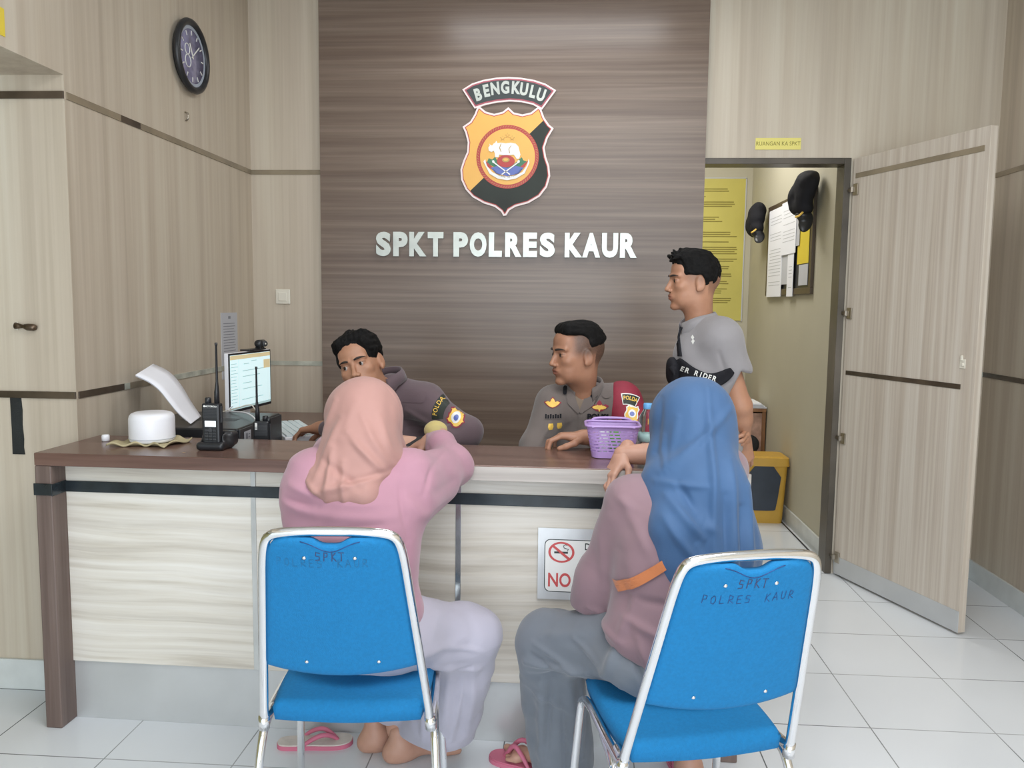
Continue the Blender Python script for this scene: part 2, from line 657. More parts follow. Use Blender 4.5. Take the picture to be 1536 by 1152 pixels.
class Ell:
    def __init__(s, c, r, R=None, k=0.02, sub=False):
        s.c, s.r = A(*c), A(*r)
        s.R = np.eye(3) if R is None else np.array(R)
        s.k, s.sub = k, sub
        e = np.sqrt(((s.R * s.r) ** 2).sum(1))
        s.lo, s.hi = s.c - e, s.c + e

    def loc(s, X, Y, Z):
        x, y, z = X - s.c[0], Y - s.c[1], Z - s.c[2]
        R = s.R
        return (x * R[0, 0] + y * R[1, 0] + z * R[2, 0], x * R[0, 1] + y * R[1, 1] + z * R[2, 1],
                x * R[0, 2] + y * R[1, 2] + z * R[2, 2])

    def d(s, X, Y, Z):
        x, y, z = s.loc(X, Y, Z)
        r = s.r
        k0 = np.sqrt((x / r[0]) ** 2 + (y / r[1]) ** 2 + (z / r[2]) ** 2)
        k1 = np.sqrt((x / r[0] ** 2) ** 2 + (y / r[1] ** 2) ** 2 + (z / r[2] ** 2) ** 2) + 1e-9
        return k0 * (k0 - 1) / k1


class Box(Ell):
    def __init__(s, c, h, rad=0.01, R=None, k=0.02, sub=False):
        Ell.__init__(s, c, h, R, k, sub)
        s.rad = rad
        e = np.abs(s.R) @ s.r
        s.lo, s.hi = s.c - e, s.c + e

    def d(s, X, Y, Z):
        x, y, z = s.loc(X, Y, Z)
        qx, qy, qz = (np.abs(x) - s.r[0] + s.rad, np.abs(y) - s.r[1] + s.rad, np.abs(z) - s.r[2] + s.rad)
        return np.sqrt(np.maximum(qx, 0) ** 2 + np.maximum(qy, 0) ** 2 + np.maximum(qz, 0) ** 2) + np.minimum(
            np.maximum(qx, np.maximum(qy, qz)), 0) - s.rad


def xform(prims, R, c, sc_=1.0):
    out = []
    R = np.array(R)
    c = A(*c)
    for p in prims:
        if isinstance(p, Cap):
            out.append(Cap(R @ (p.a * sc_) + c, R @ (p.b * sc_) + c, p.ra * sc_, p.rb * sc_, p.k * sc_, p.sub))
        elif isinstance(p, Box):
            out.append(Box(R @ (p.c * sc_) + c, p.r * sc_, p.rad * sc_, R @ p.R, p.k * sc_, p.sub))
        else:
            out.append(Ell(R @ (p.c * sc_) + c, p.r * sc_, R @ p.R, p.k * sc_, p.sub))
    return out


def sdf_mesh(prims, h, disp=None):
    pos = [p for p in prims if not p.sub]
    lo = np.min([p.lo for p in pos], 0) - 4 * h
    hi = np.max([p.hi for p in pos], 0) + 4 * h
    n = np.ceil((hi - lo) / h).astype(int) + 1
    g = [lo[i] + h * np.arange(n[i]) for i in range(3)]
    Fd = np.full(n, 0.06, dtype=np.float32)
    for p in prims:
        m = p.k + 3 * h
        i0 = np.clip(np.floor((p.lo - m - lo) / h).astype(int), 0, n)
        i1 = np.clip(np.ceil((p.hi + m - lo) / h).astype(int) + 1, 0, n)
        if np.any(i1 <= i0):
            continue
        sl = tuple(slice(i0[i], i1[i]) for i in range(3))
        X = g[0][sl[0]][:, None, None]
        Y = g[1][sl[1]][None, :, None]
        Z = g[2][sl[2]][None, None, :]
        dd = p.d(X, Y, Z).astype(np.float32)
        f = Fd[sl]
        k = max(p.k, 1e-5)
        if p.sub:
            dd = -dd
            hh = np.maximum(k - np.abs(f - dd), 0) / k
            Fd[sl] = np.maximum(f, dd) + hh * hh * k * 0.25
        else:
            hh = np.maximum(k - np.abs(f - dd), 0) / k
            Fd[sl] = np.minimum(f, dd) - hh * hh * k * 0.25
    S = Fd < 0
    cc = S[:-1, :-1, :-1].astype(np.int8)
    tot = np.zeros_like(cc)
    for dx in (0, 1):
        for dy in (0, 1):
            for dz in (0, 1):
                tot += S[dx:n[0] - 1 + dx, dy:n[1] - 1 + dy, dz:n[2] - 1 + dz]
    act = (tot > 0) & (tot < 8)
    I = np.argwhere(act)
    idx = np.full(act.shape, -1, dtype=np.int64)
    idx[act] = np.arange(len(I))
    acc = np.zeros((len(I), 3))
    cnt = np.zeros(len(I))
    cor = {}
    for dx in (0, 1):
        for dy in (0, 1):
            for dz in (0, 1):
                cor[(dx, dy, dz)] = Fd[I[:, 0] + dx, I[:, 1] + dy, I[:, 2] + dz].astype(np.float64)
    for a in cor:
        for ax in range(3):
            if a[ax] == 0:
                b = list(a)
                b[ax] = 1
                b = tuple(b)
                fa, fb = cor[a], cor[b]
                m = (fa < 0) != (fb < 0)
                t = np.where(m, fa / np.where(fa - fb == 0, 1, fa - fb), 0)
                q = np.array(a, float)[None, :] + np.zeros((len(I), 3))
                q[:, ax] += t
                acc[m] += q[m]
                cnt[m] += 1
    V = (I + acc / cnt[:, None]) * h + lo
    quads = []
    for ax in range(3):
        o1, o2 = [(1, 2), (2, 0), (0, 1)][ax]
        sl_a = [slice(0, n[i]) for i in range(3)]
        sl_b = list(sl_a)
        sl_a[ax] = slice(0, n[ax] - 1)
        sl_b[ax] = slice(1, n[ax])
        A_, B_ = S[tuple(sl_a)], S[tuple(sl_b)]
        E_ = np.argwhere(A_ != B_)
        E_ = E_[(E_[:, o1] > 0) & (E_[:, o2] > 0) & (E_[:, o1] < n[o1] - 1) & (E_[:, o2] < n[o2] - 1)]
        flip = A_[E_[:, 0], E_[:, 1], E_[:, 2]]

        def ci(d1, d2):
            q = E_.copy()
            q[:, o1] -= d1
            q[:, o2] -= d2
            return idx[q[:, 0], q[:, 1], q[:, 2]]
        Q = np.stack([ci(1, 1), ci(0, 1), ci(0, 0), ci(1, 0)], 1)
        Q[~flip] = Q[~flip][:, ::-1]
        quads.append(Q)
    Q = np.concatenate(quads)
    Q = Q[(Q >= 0).all(1)]
    # light smoothing
    for _ in range(2):
        s_ = np.zeros_like(V)
        c_ = np.zeros(len(V))
        for a in range(4):
            b = (a + 1) % 4
            np.add.at(s_, Q[:, a], V[Q[:, b]])
            np.add.at(c_, Q[:, a], 1)
            np.add.at(s_, Q[:, b], V[Q[:, a]])
            np.add.at(c_, Q[:, b], 1)
        V = V * 0.6 + 0.4 * s_ / np.maximum(c_, 1)[:, None]
    if disp is not None:
        V = disp_mesh(V, Q, disp)
    return V, Q


def vnormals(V, Q):
    n = np.cross(V[Q[:, 2]] - V[Q[:, 0]], V[Q[:, 3]] - V[Q[:, 1]])
    N = np.zeros_like(V)
    for a in range(4):
        np.add.at(N, Q[:, a], n)
    return N / (np.linalg.norm(N, axis=1)[:, None] + 1e-12)


def disp_mesh(V, Q, fn):
    return V + vnormals(V, Q) * fn(V)[:, None]


_tab = rng.rand(64, 64, 64).astype(np.float32)


def vnoise(P):
    """smooth value noise, P (N,3)"""
    i = np.floor(P).astype(int)
    f = P - i
    f = f * f * (3 - 2 * f)
    r = 0
    for dx in (0, 1):
        for dy in (0, 1):
            for dz in (0, 1):
                wgt = (f[:, 0] if dx else 1 - f[:, 0]) * (f[:, 1] if dy else 1 - f[:, 1]) * (
                    f[:, 2] if dz else 1 - f[:, 2])
                r = r + wgt * _tab[(i[:, 0] + dx) % 64, (i[:, 1] + dy) % 64, (i[:, 2] + dz) % 64]
    return r - 0.5


def ridged(P):
    return 0.5 - np.abs(vnoise(P)) * 2.2


def folds(sc_=(9, 9, 22), amp=0.006, off=0.0, tilt=None):
    s_ = np.array(sc_, float)

    def fn(V):
        P = V * s_ + off
        if tilt is not None:
            P = (V @ np.array(tilt)) * s_ + off
        return amp * (vnoise(P) * 1.4 + 0.6 * ridged(P * 0.6 + 7) - 0.1 + 0.4 * vnoise(P * 2.3 + 3))
    return fn


def join_vq(*lst):
    V, Q, b = [], [], 0
    for v, q in lst:
        V.append(v)
        Q.append(q + b)
        b += len(v)
    return np.concatenate(V), np.concatenate(Q)


def np_mesh(V, Q, name='m'):
    me = bpy.data.meshes.new(name)
    me.vertices.add(len(V))
    me.vertices.foreach_set('co', V.astype(np.float32).ravel())
    me.loops.add(Q.size)
    me.loops.foreach_set('vertex_index', Q.astype(np.int32).ravel())
    me.polygons.add(len(Q))
    me.polygons.foreach_set('loop_start', np.arange(0, Q.size, 4, dtype=np.int32))
    me.polygons.foreach_set('loop_total', np.full(len(Q), 4, dtype=np.int32))
    me.update(calc_edges=True)
    me.polygons.foreach_set('use_smooth', [True] * len(Q))
    return me


def set_tint(me, col):
    at = me.color_attributes.new('tint', 'FLOAT_COLOR', 'POINT')
    c = np.ones((len(me.vertices), 4), dtype=np.float32)
    c[:, :3] = col
    at.data.foreach_set('color', c.ravel())


def sdf_obj(name, prims, h, mat, parent, disp=None, label=None, world=True):
    V, Q = sdf_mesh(prims, h, disp)
    me = np_mesh(V, Q)
    return link(name, me, mat, parent, world, True, label), V, Q


def bvh_of(V, Q):
    return BVHTree.FromPolygons([tuple(map(float, p)) for p in V], [tuple(map(int, q)) for q in Q])


def decal(name, bvh, bm, origin, u, v, mat, parent, off=0.0015, maxe=0.006, label=None, depth=0.15, world=True):
    """lay a flat shape (XY of bm) on a surface, looking along -(u x v)"""
    u = Vector(u).normalized()
    v = Vector(v)
    v = (v - u * v.dot(u)).normalized()
    n = u.cross(v)
    origin = Vector(origin)
    for _ in range(5):
        es = [e for e in bm.edges if e.calc_length() > maxe]
        if not es:
            break
        bmesh.ops.subdivide_edges(bm, edges=es, cuts=1)
        bmesh.ops.triangulate(bm, faces=bm.faces[:])
    dead = []
    for ve in bm.verts:
        p = origin + u * ve.co.x + v * ve.co.y
        hit = bvh.ray_cast(p + n * depth, -n, depth * 2)
        if hit[0] is None:
            dead.append(ve)
        else:
            ve.co = hit[0] + n * (off + ve.co.z)
    bmesh.ops.delete(bm, geom=dead, context='VERTS')
    return link(name, bm_mesh(bm), mat, parent, world, False, label)


def flat_poly_bm(pts, z=0.0):
    bm = bmesh.new()
    vs = [bm.verts.new((p[0], p[1], z)) for p in pts]
    f = bm.faces.new(vs)
    f.normal_update()
    if f.normal.z < 0:
        f.normal_flip()
    bmesh.ops.triangulate(bm, faces=[f])
    return bm


def ellipse(cx, cy, rx, ry, n=24, a0=0, a1=2 * PI):
    return [(cx + rx * math.cos(a0 + (a1 - a0) * i / n), cy + ry * math.sin(a0 + (a1 - a0) * i / n)) for i in
            range(n if abs(a1 - a0 - 2 * PI) < 1e-6 else n + 1)]


STROKES = {
    'S': [[(0.9, 0.85), (0.2, 0.95), (0.1, 0.55), (0.8, 0.45), (0.75, 0.08), (0.05, 0.02)]],
    'P': [[(0.1, 0), (0.25, 1), (0.85, 0.9), (0.75, 0.5), (0.15, 0.45)]],
    'K': [[(0.15, 0), (0.25, 1)], [(0.9, 1), (0.2, 0.5), (0.95, 0)]],
    'T': [[(0, 1), (1, 0.97)], [(0.5, 1), (0.45, 0)]],
    'O': [[(0.5, 1), (0.1, 0.7), (0.15, 0.1), (0.6, 0), (0.9, 0.4), (0.75, 0.9), (0.5, 1)]],
    'L': [[(0.15, 1), (0.1, 0), (0.8, 0.05)]],
    'R': [[(0.1, 0), (0.2, 1), (0.85, 0.85), (0.7, 0.5), (0.15, 0.45), (0.95, 0)]],
    'E': [[(0.9, 1), (0.15, 0.95), (0.1, 0), (0.9, 0.02)], [(0.12, 0.5), (0.7, 0.52)]],
    'A': [[(0, 0), (0.5, 1), (0.95, 0)], [(0.15, 0.35), (0.8, 0.35)]],
    'U': [[(0.1, 1), (0.15, 0.15), (0.5, 0), (0.85, 0.2), (0.9, 1)]],
}


def script_bm(txt, hgt, wid, gap, lw):
    """hand-lettered strokes as thin flat ribbons"""
    bm = bmesh.new()
    x = 0
    for ch in txt:
        if ch == ' ':
            x += wid + gap
            continue
        jy = random.uniform(-0.06, 0.06) * hgt
        for st in STROKES[ch]:
            P_ = [Vector((x + a * wid, jy + b * hgt, 0)) for a, b in st]
            for i in range(len(P_) - 1):
                a, b = P_[i], P_[i + 1]
                d_ = (b - a).normalized()
                n_ = Vector((-d_.y, d_.x, 0)) * lw / 2
                a2, b2 = a - d_ * lw * 0.4, b + d_ * lw * 0.4
                bm.faces.new([bm.verts.new(q) for q in (a2 - n_, b2 - n_, b2 + n_, a2 + n_)])
        x += wid + gap
    for v in bm.verts:
        v.co.x -= (x - gap) / 2
    return bm


# ------------------------------------------------------------------ the room
XL, XR, YB, ZC = -1.68, 2.087, 4.28, 3.0
struct(box('floor', (-4.0, -3.2, -0.1), (XR + 0.1, 7.0, 0), TILE))
struct(box('ceiling', (-4.0, -3.2, ZC), (XR + 0.1, 7.0, ZC + 0.1), WHITEC))
# back wall with the doorway (X 0.60..1.38)
bm = bmesh.new()
box_bm(bm, (XL - 0.1, YB, 0), (0.60, YB + 0.1, ZC))
box_bm(bm, (0.60, YB, 2.125), (1.385, YB + 0.1, ZC))
box_bm(bm, (1.385, YB, 0), (XR + 0.1, YB + 0.1, ZC))
struct(link('wall_back', bm_mesh(bm), WALLW))
# left wall with its pillar and the header over the side opening
bm = bmesh.new()
box_bm(bm, (-2.03, 2.68, 0), (XL, YB, ZC))
box_bm(bm, (-2.03, -3.2, 2.12), (XL, 2.68, ZC))
struct(link('wall_left', bm_mesh(bm), WALLW))
struct(box('wall_left_side_room', (-4.0, 2.83, 0), (-2.03, 2.93, ZC), OLIVE))
struct(box('wall_far_left', (-4.1, -3.2, 0), (-4.0, 2.93, ZC), OLIVE))
struct(box('wall_right', (XR, -3.2, 0), (XR + 0.1, YB, ZC), WALLW))
bm = bmesh.new()
box_bm(bm, (-0.6, 6.70, 0), (1.52, 6.80, ZC))
box_bm(bm, (1.42, YB + 0.1, 0), (1.52, 6.70, ZC))
box_bm(bm, (-0.7, YB + 0.1, 0), (-0.6, 6.80, ZC))
box_bm(bm, (-0.6, YB + 0.1, 2.15), (1.42, YB + 0.11, ZC))
struct(link('wall_inner_room', bm_mesh(bm), CREAM))
struct(box('baseboard_right', (XR - 0.012, -3.2, 0), (XR, YB - 0.012, 0.10), BASEB, bev=0.002))
struct(box('baseboard_back', (1.40, YB - 0.012, 0), (XR, YB, 0.10), BASEB, bev=0.002))
struct(box('baseboard_inner', (1.408, YB + 0.12, 0), (1.42, 6.70, 0.10), BASEB, bev=0.002))
struct(box('baseboard_inner_back', (-0.6, 6.688, 0), (1.408, 6.70, 0.10), BASEB, bev=0.002))
struct(box('baseboard_left', (-2.03, 2.668, 0), (XL + 0.012, 2.68, 0.11), BASEB, bev=0.002))
struct(box('baseboard_side_room', (-4.0, 2.818, 0), (-2.03, 2.83, 0.11), BASEB, bev=0.002))
# metallic tape lines around the walls
n_tr = [0]


def trim(lo, hi, mat):
    n_tr[0] += 1
    struct(box('trim_%d' % n_tr[0], lo, hi, mat, bev=0.0008))


S1, S2, SH = 2.043, 1.043, 0.024
trim((-2.03, 2.674, S1), (XL, 2.680, S1 + SH), BROWNTAPE)
for y0, y1, m_ in ((2.69, 3.02, TANTAPE), (3.02, 3.16, BROWNTAPE), (3.16, 3.42, TANTAPE), (3.42, 4.27, PALETAPE)):
    trim((XL, y0, S1), (XL + 0.004, y1, S1 + SH), TANTAPE if m_ is PALETAPE else m_)
trim((XL, YB - 0.004, S1), (-1.30, YB, S1 + SH), TANTAPE)
trim((-1.955, 2.674, S2), (XL, 2.680, S2 + SH), BROWNTAPE)
for y0, y1, m_ in ((2.69, 2.98, BROWNTAPE), (2.98, 3.02, PALETAPE), (3.02, 3.30, TANTAPE), (3.30, 4.27, PALETAPE)):
    trim((XL, y0, S2), (XL + 0.004, y1, S2 + SH), m_)
trim((XL, YB - 0.004, S2), (-1.30, YB, S2 + SH), PALETAPE)
trim((2.0, YB - 0.004, S1 - 0.015), (XR, YB, S1 + SH - 0.015), TANTAPE)
trim((XR - 0.004, -3.2, S1 - 0.015), (XR, YB - 0.004, S1 + SH - 0.015), TANTAPE)
trim((1.95, YB - 0.004, S2), (XR, YB, S2 + SH), PALETAPE)
trim((XR - 0.004, -3.2, S2), (XR, YB - 0.004, S2 + SH), BROWNTAPE)
# dark feature panel behind the officers
struct(box('wall_feature_panel', (-1.298, YB - 0.04, 0), (0.662, YB, ZC), PANEL))

# ------------------------------------------------------------------ door
bm = bmesh.new()
box_bm(bm, (1.352, YB - 0.008, 0), (1.385, YB + 0.11, 2.125), 0.002)
box_bm(bm, (0.60, YB - 0.008, 2.095), (1.352, YB + 0.11, 2.125), 0.002)
struct(link('trim_door_frame', bm_mesh(bm), DARKJAMB))
dv = Vector((0.278, -0.763, 0)).normalized()
ang = math.atan2(dv.y, dv.x)
door = thing('door_1', None, None, (1.392, YB - 0.022, 0), ang)
del_keys = [k for k in door.keys()]
door['kind'] = 'structure'
# local x runs along the leaf, local +y faces the lobby's right wall, -y the camera side
box('door_leaf', (0, 0, 0.012), (0.815, 0.036, 2.118), DOORW, door, 0.002, world=False)
box('kick_plate', (0.0, -0.003, 0.012), (0.815, 0.0, 0.105), GREYKICK, door, 0.001, world=False)
box('dark_strip', (0.02, -0.003, 2.020), (0.79, 0.0, 2.044), TANTAPE, door, 0.001, world=False, label='long tape strip')
box('dark_strip', (0.02, -0.003, 1.046), (0.745, 0.0, 1.068), BROWNTAPE, door, 0.001, world=False)
for z in (0.10, 0.72, 1.355, 1.965):
    bm = bmesh.new()
    box_bm(bm, (0.012, -0.008, z - 0.028), (0.045, 0.0, z + 0.028), 0.002)
    box_bm(bm, (-0.03, -0.014, z - 0.008), (0.02, -0.004, z + 0.008), 0.003)
    v, f = tube_vf([(0.012, -0.013, z - 0.012), (0.012, -0.013, z + 0.012)], 0.010, 12)
    me = py_mesh(v, f)
    bm.from_mesh(me)
    link('hinge', bm_mesh(bm), STEEL, door, False)
bm = bmesh.new()
box_bm(bm, (0.735, -0.004, 1.135), (0.765, 0, 1.175), 0.002)
box_bm(bm, (0.742, -0.010, 1.168), (0.752, 0, 1.190), 0.003)
box_bm(bm, (0.752, -0.012, 1.145), (0.760, 0, 1.158), 0.003)
link('latch', bm_mesh(bm), IVORYP, door, False)

# yellow room plate over the door
t = thing('door_sign', 'small yellow paper sign above the open doorway', 'sign', (1.02, YB, 2.19))
box('sign_card', (0.913, YB - 0.003, 2.166), (1.136, YB - 0.0005, 2.223), PALEYEL, t)
text('sign_lettering', 'RUANGAN KA SPKT', 0.028, plane_xf((1.024, YB - 0.003, 2.186), (1, 0, 0), (0, 0, 1)), POSTINK, t,
     extrude=0.0004, sx=0.86)
box('paper_sign', (XL, 2.20, 2.152), (XL + 0.002, 2.400, 2.232), YELLOWS)
tag(bpy.data.objects['paper_sign'], 'yellow paper sign on the header at the upper left edge', 'sign')

# ------------------------------------------------------------------ wall things
# clock
t = thing('wall_clock', 'round black rimmed wall clock with a violet dial', 'clock', (XL, 3.575, 2.437))
Rc = Matrix.Rotation(PI / 2, 4, 'Y')
mxc = Matrix.Translation((XL, 3.575, 2.437)) @ Rc


def lathe_x(name, prof, mat, parent, n=48, label=None):
    v, f = lathe_vf(prof, n=n)
    me = py_mesh(v, f)
    me.transform(mxc)
    return link(name, me, mat, parent, True, True, label)


lathe_x('clock_back', [(0.130, 0.0), (0.136, 0.012), (0.132, 0.022)], BLACKP, t)
v, f = [], []
NN = 56
for i in range(NN):
    a = 2 * PI * i / NN
    for k in range(10):
        b = 2 * PI * k / 10
        r_ = 0.141 + 0.015 * math.cos(b)
        v.append((r_ * math.cos(a), r_ * math.sin(a), 0.026 + 0.014 * math.sin(b)))
for i in range(NN):
    for k in range(10):
        j = (i + 1) % NN
        f.append((i * 10 + k, j * 10 + k, j * 10 + (k + 1) % 10, i * 10 + (k + 1) % 10))
me = py_mesh(v, f)
me.transform(mxc)
link('clock_rim', me, BLACKP, t, True, True)
DIAL = plain('violet_dial', (0.25, 0.24, 0.37), 0.15, var=0.35, vscale=22)
lathe_x('clock_face', [(0.128, 0.022), (0.127, 0.0235), (0.001, 0.0235)], DIAL, t)
DRING = plain('pale_dial_ring', (0.42, 0.47, 0.55), 0.3)
v, f = [], []
for i in range(NN):
    a = 2 * PI * i / NN
    v += [(0.127 * math.cos(a), 0.127 * math.sin(a), 0.0255), (0.113 * math.cos(a), 0.113 * math.sin(a), 0.0245)]
f = [(2 * i, 2 * ((i + 1) % NN), 2 * ((i + 1) % NN) + 1, 2 * i + 1) for i in range(NN)]
me = py_mesh(v, f)
me.transform(mxc)
link('dial_ring', me, DRING, t, True, True)
for k in range(12):
    a = 2 * PI * k / 12
    bm = bmesh.new()
    L0, L1 = (0.088, 0.108)
    box_bm(bm, (-0.0025, L0, 0.024), (0.0025, L1, 0.026))
    bm.transform(mxc @ Matrix.Rotation(a, 4, 'Z'))
    link('hour_mark', bm_mesh(bm), E_WHITE, t)
for nm, L_, w_, a in (('hour_hand', 0.055, 0.004, 2.05), ('minute_hand', 0.085, 0.003, 0.7)):
    bm = bmesh.new()
    box_bm(bm, (-w_, -0.012, 0.027), (w_, L_, 0.029), 0.001)
    bm.transform(mxc @ Matrix.Rotation(a, 4, 'Z'))
    link(nm, bm_mesh(bm), E_WHITE, t)
bmc = []
for (cy_, cz_, rr) in ((0.045, 0.02, 0.022), (0.040, -0.028, 0.026)):
    pts = [(mxc @ Vector((-cz_ + rr * math.cos(a), -cy_ + rr * math.sin(a), 0.0255))) for a in
           [2 * PI * i / 20 for i in range(20)]]
    bmc.append(tube_vf(pts, 0.0022, 6, True))
v, f = merge_vf(*bmc)
link('dial_emblem', py_mesh(v, f), E_WHITE, t)
me = py_mesh(*lathe_vf([(0.128, 0.0), (0.128, 0.003), (0.06, 0.009), (0.001, 0.010)], n=48))
# small hook under the clock
tag(tube('wall_hook', [(XL, 3.545, 2.195), (XL + 0.012, 3.545, 2.19), (XL + 0.014, 3.545, 2.170), (XL + 0.004, 3.545, 2.158)],
         0.004, STEEL), 'small metal hook on the wall below the clock', 'hook')

# light switch
t = thing('light_switch', 'square ivory light switch on the beige wall', 'light switch', (-1.517, YB, 1.408))
box('switch_plate', (-1.556, YB - 0.010, 1.369), (-1.478, YB, 1.447), IVORYP, t, 0.004, smooth=False)
box('rocker', (-1.540, YB - 0.015, 1.385), (-1.494, YB - 0.009, 1.431), IVORYP, t, 0.003)
# pinned A4 sheet
t = thing('notice_paper', 'pale printed sheet taped to the left wall behind the monitor', 'paper', (XL, 3.95, 1.17))
box('sheet', (XL, 3.862, 1.00), (XL + 0.002, 4.055, 1.325), PAPERG, t)
bm = bmesh.new()
for i in range(19):
    z = 1.27 - i * 0.0135
    box_bm(bm, (XL + 0.0022, 3.885, z), (XL + 0.0026, 4.03 - 0.03 * random.random(), z + 0.0035))
box_bm(bm, (XL + 0.0022, 3.945, 1.295), (XL + 0.0026, 3.972, 1.308))
link('print_lines', bm_mesh(bm), INK, t)
# brass barrel bolt and black tape on the pillar
t = thing('door_bolt', 'small brown metal bolt on the pillar left of the counter', 'bolt', (-1.842, 2.68, 1.289))
box('bolt_plate', (-1.884, 2.676, 1.276), (-1.876, 2.68, 1.304), IVORYP, t, 0.001, label='pale end plate')
v, f = merge_vf(tube_vf([(-1.878, 2.668, 1.291), (-1.862, 2.668, 1.290), (-1.850, 2.668, 1.289), (-1.846, 2.668, 1.289),
                         (-1.835, 2.668, 1.287), (-1.815, 2.668, 1.286), (-1.806, 2.668, 1.285)],
                        [0.012, 0.008, 0.006, 0.009, 0.012, 0.012, 0.008], 10))
link('bolt_body', py_mesh(v, f), BRASS, t, smooth=True)
bm = bmesh.new()
pp = [(-1.917, 1.046), (-1.878, 1.046), (-1.875, 1.0), (-1.877, 0.95), (-1.874, 0.90), (-1.876, 0.87), (-1.873, 0.846),
      (-1.917, 0.846), (-1.916, 0.93)]
o = poly_plate('black_tape', pp, 0, 0.003, plane_xf((0, 2.68, 0), (1, 0, 0), (0, 0, 1)),
               plain('rough_black_tape', (0.014, 0.017, 0.017), 0.7, bump=0.5, bscale=300, var=0.3))
tag(o, 'black tape patch stuck upright on the pillar beside the counter', 'tape')

# ------------------------------------------------------------------ emblem and big letters
PY = YB - 0.04
ESX, ESY = 0.000713, 0.000690


def ec(p, sx=ESX, sy=ESY):
    return [((x - 590) * sx, (640 - y) * sy) for x, y in p]


em = thing('police_emblem', 'shield emblem with a white rhinoceros on the dark panel', 'emblem', (-0.326, PY, 2.13))
mxe = plane_xf((-0.326, PY, 2.133), (1, 0, 0), (0, 0, 1))


def arcplate(r0, r1, a0, a1, cx=590, cy=520, n=20):
    p = [(cx + r1 * math.sin(a0 + (a1 - a0) * i / n), cy - r1 * math.cos(a0 + (a1 - a0) * i / n)) for i in range(n + 1)]
    q = [(cx + r0 * math.sin(a1 + (a0 - a1) * i / n), cy - r0 * math.cos(a1 + (a0 - a1) * i / n)) for i in range(n + 1)]
    return p + q


AO = [(262, 172), (330, 130), (410, 105), (500, 90), (590, 86), (680, 92), (770, 108), (850, 135), (925, 182),
      (828, 318), (760, 282), (680, 264), (600, 258), (510, 266), (430, 282), (350, 308)]
ban = ec(AO)
poly_plate('banner_edge', ban, 0, 0.012, mxe, E_PINK, em, label='pale pink banner edge')
poly_plate('banner_border', offset_poly(ban, 0.008), 0.012, 0.0135, mxe, E_ROSE, em)
poly_plate('banner_field', offset_poly(ban, 0.015), 0.0135, 0.015, mxe, E_DARK, em)
bmL = bmesh.new()
for i, ch in enumerate('BENGKULU'):
    cx_ = [384, 440, 500, 568, 636, 694, 752, 808][i]
    bas = [248, 222, 207, 200, 203, 213, 230, 252][i]
    rot = [-17, -12, -7, -2, 3, 8, 13, 18][i]
    b_ = text_bm(ch, 0.080, 0.001, 0.0038, 0.74)
    me = bm_mesh(b_)
    me.transform(mxe @ Matrix.Translation(((cx_ - 590) * ESX, (640 - bas) * ESY, 0.016)) @ Matrix.Rotation(
        math.radians(-rot), 4, 'Z'))
    bmL.from_mesh(me)
link('banner_lettering', bm_mesh(bmL), LETTER, em)
SHP = [(590, 300), (630, 338), (690, 352), (750, 338), (800, 298), (822, 312), (845, 375), (880, 425), (912, 452),
       (872, 520), (850, 590), (862, 655), (885, 720), (893, 790), (872, 870), (820, 940), (740, 988), (650, 1013),
       (605, 1040), (583, 1078), (562, 1080), (545, 1050), (500, 1015), (420, 990), (340, 945), (290, 890), (258, 820),
       (252, 745), (272, 680), (298, 620), (303, 550), (285, 480), (265, 438), (320, 400), (350, 350), (368, 302),
       (385, 292), (430, 330), (490, 347), (550, 332)]
sh_ = ec(SHP)
poly_plate('shield_edge', sh_, 0, 0.014, mxe, E_PINK, em, label='pale pink shield edge')
poly_plate('shield_border', offset_poly(sh_, 0.0095), 0.014, 0.0155, mxe, E_RED, em)
inner = offset_poly(sh_, 0.0135)
LA, LB = ec([(318, 905)])[0], ec([(825, 410)])[0]
poly_plate('shield_amber_field', clip_half(inner, LB, LA), 0.0155, 0.0165, mxe, E_YEL, em)
poly_plate('shield_black_field', clip_half(inner, LA, LB), 0.0155, 0.0165, mxe, E_BLACK, em)


def eplate(nm, pts, z, mat, lab=None, h=0.0012):
    return poly_plate(nm, ec(pts), z, z + h, mxe, mat, em, label=lab)


eplate('ring', ellipse(588, 655, 222, 228, 56), 0.0165, E_RED)
# rope twist of the ring
bmR = bmesh.new()
for i in range(72):
    a = 2 * PI * i / 72
    p0 = ((588 + 204 * math.cos(a)), (655 + 210 * math.sin(a)))
    p1 = ((588 + 217 * math.cos(a + 0.05)), (655 + 223 * math.sin(a + 0.05)))
    q0, q1 = [Vector((*q, 0)) for q in ec([p0, p1])]
    d_ = (q1 - q0).normalized()
    n_ = Vector((-d_.y, d_.x, 0)) * 0.0009
    z_ = Vector((0, 0, 0.0182))
    bmR.faces.new([bmR.verts.new(mxe @ (q + z_)) for q in (q0 - n_, q1 - n_, q1 + n_, q0 + n_)])
link('ring_twist', bm_mesh(bmR), E_GOLD, em)
eplate('disc', ellipse(588, 655, 195, 201, 56), 0.0177, E_YEL)


def star(cx, cy, r, r2):
    return [(cx + (r if i % 2 == 0 else r2) * math.sin(PI * i / 5), cy - (r if i % 2 == 0 else r2) * math.cos(PI * i / 5))
            for i in range(10)]


